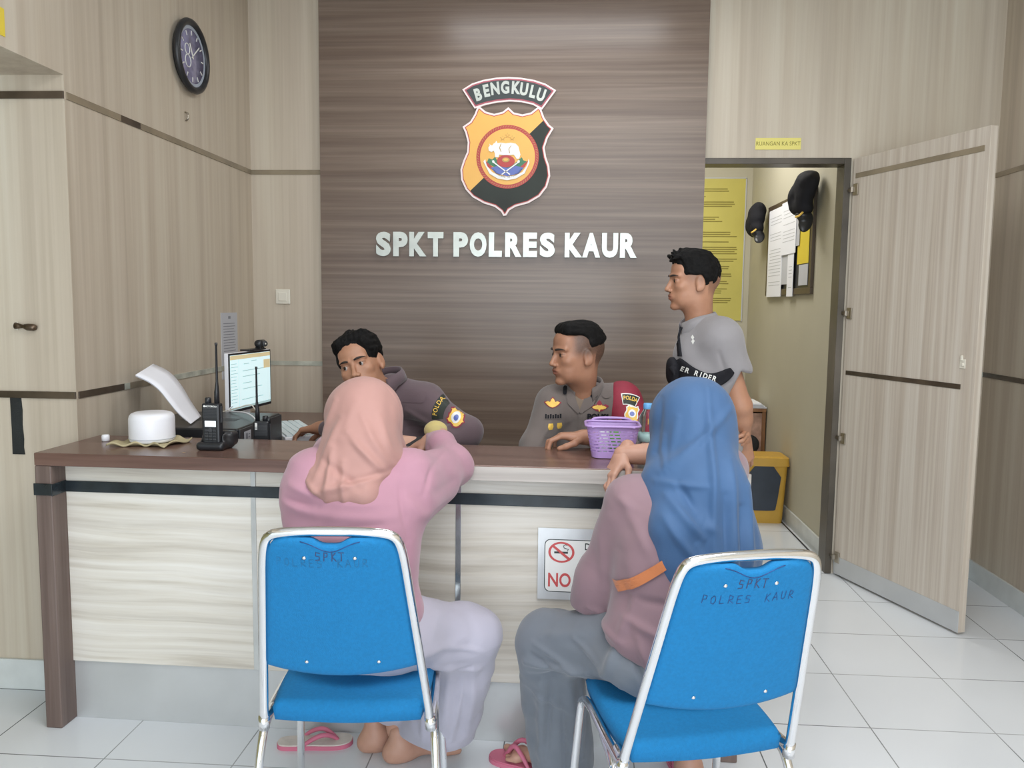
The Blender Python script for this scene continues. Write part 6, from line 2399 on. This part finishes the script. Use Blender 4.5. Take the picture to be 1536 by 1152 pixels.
sdf_obj('trousers', [Ell((0.08, 3.24, 0.50), (0.18, 0.15, 0.10), k=0.05), Cap((0.16, 3.22, 0.49), (0.18, 2.88, 0.46), 0.09, 0.068, k=0.03),
                     Cap((0.0, 3.22, 0.49), (-0.02, 2.88, 0.46), 0.09, 0.068, k=0.03), Cap((0.18, 2.88, 0.46), (0.18, 2.99, 0.10), 0.068, 0.058, k=0.03),
                     Cap((-0.02, 2.88, 0.46), (-0.02, 2.99, 0.10), 0.068, 0.058, k=0.03)], 0.008, F_DARKT, p4)
X1, Z1 = (1, 0, 0), (0, 0, 1)


def d4(nm, bm_, x, z, mat, off=0.002, par=None, maxe=0.008, lab=None):
    return decal(nm, tr4, bm_, (x, 3.0, z), X1, Z1, mat, par or o4, off, maxe, lab, depth=0.12)


# lapels of the open collar and undershirt
UNDER = plain('brown_undershirt', (0.20, 0.15, 0.11), 0.8)
d4('undershirt', flat_poly_bm([(-0.020, 0.030), (0.034, 0.032), (0.004, -0.042)]), 0.040, 1.030, UNDER, 0.003)
lap = d4('lapel', flat_poly_bm([(-0.046, 0.035), (-0.020, 0.030), (0.008, -0.042), (0.0, -0.052), (-0.040, -0.012)]), 0.038, 1.030, F_GREYU, 0.006)
d4('lapel', flat_poly_bm([(0.034, 0.040), (0.070, 0.030), (0.058, -0.018), (0.010, -0.052), (0.004, -0.042)]), 0.038, 1.030, F_GREYU, 0.006)
d4('placket', flat_poly_bm([(-0.003, -0.13), (0.012, -0.13), (0.012, 0.0), (-0.003, 0.0)]), 0.042, 0.975, F_GREYU, 0.0035)
# pockets, patches and writing
for px_, nm in ((-0.048, 'pocket'), (0.118, 'pocket')):
    d4(nm, flat_poly_bm(rrect(-0.036, -0.045, 0.036, 0.012, 0.006)), px_, 0.942, F_GREYU, 0.0030)
wg = [(-0.034, 0.004), (-0.022, 0.010), (-0.012, 0.006), (-0.006, 0.018), (0.0, 0.024), (0.006, 0.018), (0.012, 0.006), (0.022, 0.010), (0.034, 0.004),
      (0.022, -0.008), (0.012, -0.014), (0.0, -0.018), (-0.012, -0.014), (-0.022, -0.008)]
RM = lambda s: [(x * s, y * s) for x, y in wg]
bd = d4('chest_badge', flat_poly_bm(RM(0.98)), -0.057, 1.018, MAROON, 0.0025)
d4('badge_thread', flat_poly_bm(RM(0.82)), -0.057, 1.018, GOLDTH, 0.0035, bd)
bd = d4('chest_badge', flat_poly_bm(RM(1.05)), 0.117, 1.005, MAROON, 0.0025)
d4('badge_thread', flat_poly_bm([(x, y) for x, y in ellipse(0, 0, 0.026, 0.0075, 20)]), 0.117, 1.003, GOLDTH, 0.0035, bd)
d4('badge_thread', flat_poly_bm(star(0, -0.004, 0.016, 0.007)), 0.117, 1.005, GOLDTH, 0.0042, bd)
bm = text_bm('POLISI', 0.030, 0, 0.0016, 0.95)
nm_t = d4('uniform_lettering', bm, 0.112, 0.957, BLACKCL, 0.0045, maxe=0.02)
npatch = d4('name_patch', flat_poly_bm(rrect(-0.034, -0.011, 0.034, 0.011, 0.003)), -0.053, 0.972, F_GREYU, 0.0035)
bm = bmesh.new()
for i in range(7):
    box_bm(bm, (-0.031 + i * 0.009, -0.008, 0), (-0.0245 + i * 0.009, 0.008 - 0.003 * (i % 2), 0.0001))
bmesh.ops.delete(bm, geom=[f_ for f_ in bm.faces if abs(f_.normal.z) < 0.5 or f_.normal.z < 0], context='FACES')
d4('patch_marks', bm, -0.053, 0.972, BLACKCL, 0.0048, npatch)
for dx in (-0.016, 0.016):
    d4('pocket_emblem', flat_poly_bm([(-0.008, 0.010), (0.008, 0.010), (0.010, -0.002), (0.006, -0.013), (-0.006, -0.013), (-0.010, -0.002)]), -0.046 + dx, 0.936, GOLDTH,
       0.0045)
tabp = d4('rank_tab', flat_poly_bm(rrect(-0.014, -0.024, 0.014, 0.022, 0.011)), 0.096, 1.062, BLACKCL, 0.0085)
d4('rank_bar', flat_poly_bm(rrect(-0.010, -0.005, 0.010, 0.005, 0.001)), 0.097, 1.060, YELLOWS, 0.0100, tabp)
d4('rank_tab', flat_poly_bm(rrect(-0.007, -0.016, 0.007, 0.014, 0.006)), -0.012, 1.066, BLACKCL, 0.0085)
d4('shoulder_button', flat_poly_bm(ellipse(0, 0, 0.016, 0.012, 16)), 0.142, 1.050, F_GREYU, 0.006)
# armband: its own shell over the left sleeve
ab = sdf_obj('armband', [Cap((0.205, 3.118, 1.022), (0.257, 3.035, 0.890), 0.0775, 0.066, k=0.02),
                         Box((0.05, 3.1, 1.0), (0.108, 0.2, 0.2), 0.01, rotm(0, 0.10, 0), k=0.008, sub=True),
                         Box((0.25, 3.0, 0.80), (0.2, 0.3, 0.065), 0.01, k=0.008, sub=True)], 0.004, MAROON, o4, folds((14, 14, 14), 0.002, 5), 'maroon padded armband')
tra = bvh_of(ab[1], ab[2])
ua, va = (0.96, 0, -0.20), (0.20, 0, 0.96)


def da(nm, bm_, x, z, mat, off, par=None, maxe=0.006):
    return decal(nm, tra, bm_, (x, 2.9, z), ua, va, mat, par or ab[0], off, maxe, depth=0.30)


k_ = da('badge_backing', flat_poly_bm([(x, y - 0.075) for x, y in arcb(0.060, 0.100, 0.38)]), 0.228, 1.032, E_WHITE, 0.0018)
da('badge_field', flat_poly_bm([(x, y - 0.075) for x, y in arcb(0.063, 0.097, 0.34)]), 0.228, 1.032, E_BLACK, 0.0028, k_)
bml = bmesh.new()
for i, ch in enumerate('POLDA'):
    an = -0.26 + 0.13 * i
    me_ = bm_mesh(text_bm(ch, 0.019, 0.0, 0.0005, 0.85))
    me_.transform(Matrix.Translation((0.080 * math.sin(an), 0.080 * math.cos(an) - 0.075, 0)) @ Matrix.Rotation(-an, 4, 'Z'))
    bml.from_mesh(me_)
for v_ in bml.verts:
    v_.co.z = 0
da('badge_lettering', bml, 0.228, 1.030, GOLDTH, 0.0036, k_, 0.02)
sp = [((x - 590) / 770 * 0.062, (640 - y) / 770 * 0.062) for x, y in SHP]
k_ = da('sleeve_badge', flat_poly_bm(sp), 0.236, 0.990, E_WHITE, 0.0018)
da('badge_fill', flat_poly_bm(offset_poly(sp, 0.004)), 0.236, 0.990, GOLDTH, 0.0028, k_)
da('badge_disc', flat_poly_bm(ellipse(0, -0.002, 0.014, 0.014, 20)), 0.236, 0.990, E_WHITE, 0.0038, k_)
da('badge_heart', flat_poly_bm(ellipse(0, -0.003, 0.009, 0.008, 16)), 0.236, 0.990, E_BLUE, 0.0046, k_)
bml = bmesh.new()
for i, ch in enumerate('PAWAS'):
    me_ = bm_mesh(text_bm(ch, 0.036, 0.0, 0.0012, 0.85))
    me_.transform(Matrix.Translation((-0.030 + 0.024 * i, 0.006 * i, 0)) @ Matrix.Rotation(0.25, 4, 'Z'))
    bml.from_mesh(me_)
for v_ in bml.verts:
    v_.co.z = 0
da('armband_lettering', bml, 0.232, 0.935, GOLDTH, 0.0025, None, 0.02)

# standing man
p5 = thing('person', 'standing man in grey polo shirt with hands clasped behind his back', 'person', (0.52, 3.15, 0))
hc5 = (0.456, 3.110, 1.470)
R5 = rotm(0.02, 0, math.radians(97))
SLm, SRm = (0.548, 3.020, 1.265), (0.500, 3.235, 1.265)
ELm, ERm = (0.628, 3.030, 1.020), (0.610, 3.250, 1.02)
WLm, WRm = (0.655, 3.085, 0.890), (0.655, 3.135, 0.930)
core = torso((0.535, 3.13, 0.84), (0.515, 3.128, 1.10), (0.488, 3.118, 1.30), SRm, SLm, 0.82, 0.80, yaw=math.radians(92), q=0.82)
core += arm_skin(SLm, ELm, WLm, 0.040, 0.043) + arm_skin(SRm, ERm, WRm)
core += leg_skin((0.53, 3.05, 0.82), (0.51, 3.05, 0.46), (0.54, 3.05, 0.09)) + leg_skin((0.53, 3.21, 0.82), (0.51, 3.22, 0.46), (0.54, 3.22, 0.09))
hp = xform(head_prims(0.96), R5, hc5, 0.94) + neck_to(R5, hc5, (0.49, 3.12, 1.28), sc_=0.94)
hpL = hand_prims(WLm, (0.18, 0.12, -0.95), (-0.25, 0.9, 0.0), -1, (0.35, 0.45, 0.3), 0.98)
hpR = hand_prims(WRm, (0.10, -0.85, -0.25), (-0.6, -0.3, -0.3), -1, (0.75, 0.8, 0.5), 0.95)
b5 = build_body(p5, core, [(hp, 0.0024, lambda V: head_tint(V, R5, hc5, 0.94, 0.35)), (hpL, 0.0026, None), (hpR, 0.0026, None),
                           (foot_prims((0.54, 3.05, 0.09), (0.35, 3.05, 0)), 0.004, None), (foot_prims((0.54, 3.22, 0.09), (0.35, 3.22, 0)), 0.004, None)], SK3)
face_extras(b5, hc5, R5, 0.94, look=(-0.55, 1, 0))
hx = [Ell((0, 0.01, 0.090), (0.066, 0.080, 0.045), k=0.02), Ell((0, -0.035, 0.045), (0.078, 0.066, 0.070), k=0.02)]
rs = random.Random(3)
for i in range(26):
    a, b = rs.uniform(-0.055, 0.055), rs.uniform(-0.055, 0.080)
    hx.append(Cap((a, b - 0.01, 0.105 - abs(a) * 0.4), (a * 1.15, b + 0.016, 0.124 - abs(a) * 0.5 + rs.uniform(0, 0.010)), 0.010, 0.0028, k=0.006))
for i in range(9):
    a = -0.045 + 0.011 * i
    hx.append(Cap((a, 0.075, 0.095), (a * 1.05, 0.094 + rs.uniform(-0.006, 0.006), 0.090 + rs.uniform(-0.010, 0.012)), 0.011, 0.004, k=0.008))
hair_obj(hc5, R5, 0.94, b5, hx, front=0.002, low=0.010, side=1.02, amp=0.005, back=0.90)
po = torso((0.535, 3.13, 0.86), (0.512, 3.128, 1.10), (0.492, 3.120, 1.255), SRm, SLm, 0.98, 1.0, 0.0, yaw=math.radians(92))
po += [Cap((0.505, 3.09, 1.285), SLm, 0.060, 0.058, k=0.06), Cap((0.47, 3.08, 1.20), (0.56, 3.06, 1.16), 0.065, 0.065, k=0.07), Cap(SLm, (0.600, 3.026, 1.150), 0.066, 0.061, k=0.05), Cap(SRm, (0.57, 3.245, 1.15), 0.066, 0.060, k=0.04),
       Box((0.68, 3.03, 1.075), (0.09, 0.12, 0.060), 0.005, rotm(0, 0.30, 0), k=0.006, sub=True)]
fl5 = fold_lines([((0.48, 1.10), (0.57, 1.16), 0.007, 0.010), ((0.46, 1.05), (0.56, 1.10), 0.006, 0.010), ((0.57, 1.10), (0.55, 0.95), 0.006, 0.01),
                  ((0.53, 1.22), (0.56, 1.14), -0.005, 0.008)])
o5, V5, Q5 = sdf_obj('polo_shirt', po, 0.005, F_GREYT, p5, addf(folds((8, 8, 13), 0.006, 81), fl5))
tr5 = bvh_of(V5, Q5)
collar(o5, (0.482, 3.118, 1.315), 0.066, rotm(0, 0, math.radians(95)) @ rotm(-0.22, 0, 0), F_GREYT, -0.004, 0.036, 0.30, flare=0.022)
vv, ff = tube_vf(smooth_path([(0.565, 2.972, 1.165), (0.60, 2.965, 1.158), (0.642, 2.985, 1.150), (0.655, 3.02, 1.146), (0.65, 3.05, 1.144)], 1), 0.0022, 6)
link('sleeve_trim', py_mesh(vv, ff), plain('brown_sleeve_trim', (0.30, 0.16, 0.10), 0.8), o5, True, True)
# chest logo: a small white rhombus mark
bm = flat_poly_bm([(0, 0.018), (0.005, 0.008), (0.0015, 0.002), (0.006, -0.004), (0.0, -0.018), (-0.005, -0.006), (-0.001, 0), (-0.005, 0.008)])
decal('chest_mark', tr5, bm, (0.447, 2.95, 1.262), X1, Z1, WHITETH, o5, 0.002, 0.01)
tr_ = sdf_obj('trousers', [Ell((0.535, 3.13, 0.86), (0.125, 0.165, 0.10), k=0.05), Cap((0.53, 3.06, 0.84), (0.51, 3.05, 0.46), 0.092, 0.072, k=0.03),
                           Cap((0.53, 3.21, 0.84), (0.51, 3.22, 0.46), 0.092, 0.072, k=0.03), Cap((0.51, 3.05, 0.46), (0.54, 3.05, 0.08), 0.072, 0.062, k=0.03),
                           Cap((0.51, 3.22, 0.46), (0.54, 3.22, 0.08), 0.072, 0.062, k=0.03)], 0.008, F_DARKT, p5)
# sling bag: broad band with white lettering and a thin strap over the chest
sb = thing('sling_bag', 'black sling bag strap with white lettering across the standing man', 'bag', (0.47, 3.0, 1.12))


def ribbon(pts, wds, name, mat, parent, off=0.006, nseg=6, thick=0.004):
    """cloth band following the shirt: pts (x, z) seen from the front side, projected along +y"""
    pts3 = smooth_path([(x, 0, z) for x, z in pts], 3)
    n_ = len(pts3)
    V_, F_ = [], []
    for i, p in enumerate(pts3):
        t_ = (pts3[min(i + 1, n_ - 1)] - pts3[max(0, i - 1)]).normalized()
        nn = Vector((-t_.z, 0, t_.x))
        f_ = i / (n_ - 1) * (len(wds) - 1)
        k0 = min(int(f_), len(wds) - 2)
        w_ = wds[k0] + (wds[k0 + 1] - wds[k0]) * (f_ - k0)
        for j in range(nseg + 1):
            q = p + nn * (w_ * (j / nseg - 0.5))
            hit = tr5.ray_cast(Vector((q.x, 2.80, q.z)), Vector((0, 1, 0)), 0.5)
            y_ = hit[0].y - off if hit[0] else None
            if y_ is None:
                y_ = V_[-1][1] if V_ else 3.1
            V_.append([q.x, y_, q.z])
    for i in range(n_ - 1):
        for j in range(nseg):
            a = i * (nseg + 1) + j
            F_.append((a, a + nseg + 1, a + nseg + 2, a + 1))
    bm = bmesh.new()
    me_ = py_mesh(V_, F_)
    bm.from_mesh(me_)
    bmesh.ops.recalc_face_normals(bm, faces=bm.faces)
    bmesh.ops.solidify(bm, geom=bm.faces[:], thickness=thick)
    return link(name, bm_mesh(bm), mat, parent, True, True), V_, F_


bb, Vb, Fb = ribbon([(0.385, 1.175), (0.41, 1.150), (0.45, 1.126), (0.50, 1.112), (0.545, 1.128), (0.580, 1.158)], [0.05, 0.062, 0.062, 0.058, 0.045, 0.02],
                    'bag_band', BLACKCL, sb, 0.010)
ribbon([(0.405, 1.20), (0.402, 1.24), (0.405, 1.28), (0.415, 1.305)], [0.014, 0.010, 0.008, 0.008], 'thin_strap', BLACKCL, sb, 0.008, 2, 0.002)
sdf_obj('bag_pouch', [Ell((0.388, 3.075, 1.155), (0.024, 0.055, 0.042), rotm(0, -0.2, 0), k=0.02), Ell((0.392, 3.09, 1.12), (0.026, 0.055, 0.035), k=0.02)], 0.004, BLACKCL, sb,
        folds((20, 20, 20), 0.004, 9))
trb = BVHTree.FromPolygons([tuple(q) for q in Vb], Fb)
bml = bmesh.new()
for i, ch in enumerate('ER RIDER'):
    if ch == ' ':
        continue
    x_ = -0.034 + i * 0.0150
    z_ = 0.016 - 0.0040 * i
    me_ = bm_mesh(text_bm(ch, 0.025, 0.0, 0.0008, 0.85))
    me_.transform(Matrix.Translation((x_, z_ - 0.003, 0)) @ Matrix.Rotation(-0.32, 4, 'Z'))
    bml.from_mesh(me_)
for v_ in bml.verts:
    v_.co.z = 0
decal('strap_lettering', trb, bml, (0.444, 2.9, 1.134), X1, Z1, WHITETH, bb, 0.0065, 0.02, depth=0.3)

# ------------------------------------------------------------------ the inner room
po_ = thing('wall_poster', 'tall yellow poster of printed rules on the inner room wall', 'poster', (1.1, 6.70, 1.83))
box('poster_sheet', (0.66, 6.692, 1.27), (1.366, 6.70, 2.385), YELLOWP, po_, 0.0)
box('poster_edge', (1.366, 6.690, 1.265), (1.374, 6.70, 2.39), PAPERG, po_, 0.0)
box('poster_edge', (0.66, 6.690, 2.385), (1.374, 6.70, 2.392), PAPERG, po_, 0.0)
bm = bmesh.new()
rr_ = random.Random(5)
z_ = 2.300
for blk in ((2, 1.19, 1.24), (1, 1.02, 1.06), (3, 1.26, 1.30), (1, 1.0, 1.05), (3, 1.12, 1.20), (1, 1.0, 1.03), (3, 1.25, 1.32), (1, 1.24, 1.28), (4, 1.25, 1.32),
            (2, 1.28, 1.32), (2, 1.25, 1.31), (2, 1.24, 1.30), (2, 1.22, 1.30), (3, 1.2, 1.3), (3, 1.2, 1.3)):
    for i in range(blk[0]):
        box_bm(bm, (0.72 + 0.02 * rr_.random(), 6.691, z_), (rr_.uniform(blk[1], blk[2]), 6.692, z_ + 0.008))
        z_ -= 0.0165
    z_ -= 0.026
    if z_ < 1.30:
        break
link('poster_print', bm_mesh(bm), POSTINK, po_)

nb_ = thing('notice_board', 'brown framed notice board on the inner room side wall', 'notice board', (1.42, 5.49, 1.77))
bm = bmesh.new()
box_bm(bm, (1.400, 4.94, 2.045), (1.42, 6.05, 2.085), 0.003)
box_bm(bm, (1.400, 4.94, 1.46), (1.42, 6.05, 1.50), 0.003)
box_bm(bm, (1.400, 4.94, 1.50), (1.42, 4.985, 2.045), 0.003)
box_bm(bm, (1.400, 6.005, 1.50), (1.42, 6.05, 2.045), 0.003)
link('board_frame', bm_mesh(bm), plain('dark_brown_frame', (0.085, 0.060, 0.040), 0.4), nb_)
box('board_back', (1.410, 4.985, 1.50), (1.42, 6.005, 2.045), DGREYP, nb_)
for lab, cat_, y0, y1, z0, z1, x_, mat_ in (
        ('white printed sheets hanging over the left side of the notice board', 'paper', 5.60, 5.99, 1.452, 2.050, 1.398, PAPER),
        ('white sheet bundle pinned at the middle of the notice board', 'paper', 5.26, 5.62, 1.72, 2.060, 1.392, PAPER),
        ('narrow white strip hanging below the middle sheet bundle', 'paper', 5.30, 5.44, 1.450, 1.740, 1.396, PAPER),
        ('white sheet between the hanging strips on the notice board', 'paper', 5.44, 5.60, 1.530, 1.74, 1.400, PAPERG),
        ('yellow card pinned on the right of the notice board', 'card', 5.00, 5.24, 1.645, 1.97, 1.402, YELLOWS),
        ('blue-white sheet behind the yellow card on the notice board', 'paper', 5.19, 5.28, 1.76, 2.02, 1.396, PAPERG),
        ('grey-white sheet low on the right of the notice board', 'paper', 5.01, 5.20, 1.515, 1.64, 1.404, PAPERG)):
    bm = bmesh.new()
    box_bm(bm, (x_ - 0.0025, y0, z0), (x_, y1, z1))
    t = thing('pinned_sheet', lab, cat_, (x_, (y0 + y1) / 2, (z0 + z1) / 2))
    link('sheet', bm_mesh(bm), mat_, t)
    if mat_ is not YELLOWS and z1 - z0 > 0.25:
        bm = bmesh.new()
        zz = z1 - 0.06
        while zz > z0 + 0.05:
            if rr_.random() < 0.75:
                box_bm(bm, (x_ - 0.0030, y0 + 0.03, zz), (x_ - 0.0026, y1 - 0.03 - 0.1 * rr_.random() * (y1 - y0), zz + 0.004))
            zz -= 0.022
        link('print_lines', bm_mesh(bm), PAPERG, t)


def cap_obj(label, y, z, s_, tilt):
    t_ = thing('peaked_cap', label, 'cap', (1.40, y, z), 0, 'caps on the notice board corners')
    R = rotm(tilt, 0, 0)
    c0 = (1.325, y, z)
    # hung by its band: crown upright against the wall, soft top bulging out, peak pointing down
    pr = xform([Ell((0.004, 0.0, 0.035), (0.056, 0.105, 0.095), rotm(0, 0.25, 0), k=0.03), Ell((0.010, -0.03, 0.090), (0.052, 0.080, 0.050), k=0.03),
                Ell((-0.006, 0.05, -0.02), (0.052, 0.060, 0.070), k=0.03), Ell((0.0, -0.01, -0.055), (0.050, 0.070, 0.045), k=0.03)], R, c0, s_)
    c_ = sdf_obj('cap_crown', pr, 0.005, BLACKCL, t_, folds((16, 16, 16), 0.010, 7 + y))[0]
    pk_ = xform([Ell((0.014, -0.045, -0.125), (0.036, 0.016, 0.062), rotm(-0.5, 0.35, 0), k=0.01), Ell((0.0, -0.03, -0.09), (0.04, 0.04, 0.025), k=0.02)], R, c0, s_)
    sdf_obj('cap_peak', pk_, 0.004, BLACKP, t_)
    Rm = Matrix([list(q) for q in R]).to_4x4()
    Mt = Matrix.Translation(c0) @ Rm @ Matrix.Scale(s_, 4)
    pts = [Mt @ Vector((-0.048 + 0.062 * q - 0.006 * math.sin(PI * q), -0.066 - 0.020 * math.sin(PI * q) + 0.02 * q, -0.098 + 0.060 * q * q)) for q in [i / 8 for i in range(9)]]
    link('gold_braid', py_mesh(*tube_vf(pts, 0.0055 * s_, 8)), GOLDTH, t_, True, True)


cap_obj('larger black peaked cap with gold braid hung on the right corner', 4.90, 2.010, 1.08, 0.15)
cap_obj('smaller black peaked cap with gold braid hung on the left corner', 6.10, 1.985, 1.0, -0.25)

# pedal bin
bn = thing('waste_bin', 'ochre plastic waste bin with a dark front in the inner room', 'bin', (1.275, 5.36, 0))


def frustum(name, c, b0, b1, z0, z1, mat, parent, rad=0.03, label=None):
    V_, F_ = [], []
    r0 = rrect(-b0[0], -b0[1], b0[0], b0[1], rad, 6)
    r1 = rrect(-b1[0], -b1[1], b1[0], b1[1], rad, 6)
    n_ = len(r0)
    for q in r0:
        V_.append((c[0] + q[0], c[1] + q[1], z0))
    for q in r1:
        V_.append((c[0] + q[0], c[1] + q[1], z1))
    for i in range(n_):
        j = (i + 1) % n_
        F_.append((i, j, n_ + j, n_ + i))
    F_.append(tuple(range(n_))[::-1])
    F_.append(tuple(range(n_, 2 * n_)))
    return link(name, py_mesh(V_, F_), mat, parent, label=label)


frustum('bin_base', (1.268, 5.36), (0.118, 0.105), (0.120, 0.107), 0.0, 0.035, OCHRE, bn)
frustum('bin_body', (1.268, 5.36), (0.120, 0.107), (0.136, 0.122), 0.035, 0.385, OCHRE, bn)
frustum('bin_lid', (1.268, 5.36), (0.146, 0.132), (0.142, 0.128), 0.375, 0.425, OCHRE, bn)
frustum('lid_flap', (1.268, 5.36), (0.120, 0.100), (0.112, 0.092), 0.425, 0.432, OCHRE, bn)
fp = [(-0.10, 0.085), (0.060, 0.085), (0.075, 0.095), (0.105, 0.375), (-0.125, 0.375), (-0.115, 0.10)]
poly_plate('dark_front_panel', [tuple(p)[:2] for p in smooth_path([(a, b, 0) for a, b in fp], 1, True)], 0, 0.004,
           Matrix.Translation((1.262, 5.25, 0)) @ Matrix.Rotation(PI / 2 + 0.038, 4, 'X'), NAVYP, bn, label='dark navy front panel')

cbn = thing('small_cabinet', 'small brown wooden cabinet with clear plastic sheet behind the bin', 'cabinet', (1.20, 6.1, 0))
bm = bmesh.new()
box_bm(bm, (1.385, 5.92, 0), (1.412, 6.38, 0.635), 0.003)
box_bm(bm, (0.98, 5.92, 0), (1.007, 6.38, 0.635), 0.003)
box_bm(bm, (0.98, 5.91, 0.635), (1.412, 6.38, 0.662), 0.004)
box_bm(bm, (1.007, 6.36, 0), (1.385, 6.375, 0.635))
box_bm(bm, (1.007, 5.94, 0.05), (1.385, 6.36, 0.07))
link('cabinet_frame', bm_mesh(bm), WOODBR, cbn)
box('plastic_sheet', (1.007, 5.925, 0.03), (1.385, 5.933, 0.625), plain('pinkish_film', (0.45, 0.28, 0.22), 0.15, var=0.35, vscale=14), cbn)
v, f = tube_vf([(1.30, 5.925, 0.40), (1.30, 5.905, 0.40), (1.30, 5.900, 0.40)], [0.070, 0.070, 0.055], 28)
link('round_dark_vent', py_mesh(v, f), BLACKP, cbn, True, False)
t = thing('paper_pile', 'flat pile of white papers on the small brown cabinet', 'paper', (1.2, 6.05, 0.662))
for i in range(4):
    bm = bmesh.new()
    box_bm(bm, (1.06 + 0.01 * i, 5.90 + 0.01 * (i % 2), 0.662 + 0.009 * i), (1.412 - 0.012 * i, 6.20, 0.6705 + 0.009 * i), 0.001)
    link('paper_layer', bm_mesh(bm), PAPER if i % 2 else PAPERG, t)
cbk = tube('floor_cable', [(1.385, 4.45, 0.004), (1.386, 5.2, 0.004), (1.387, 6.0, 0.004), (1.386, 6.6, 0.004)], 0.004, BLACKP)
tag(cbk, 'black cable running along the inner room skirting', 'cable')
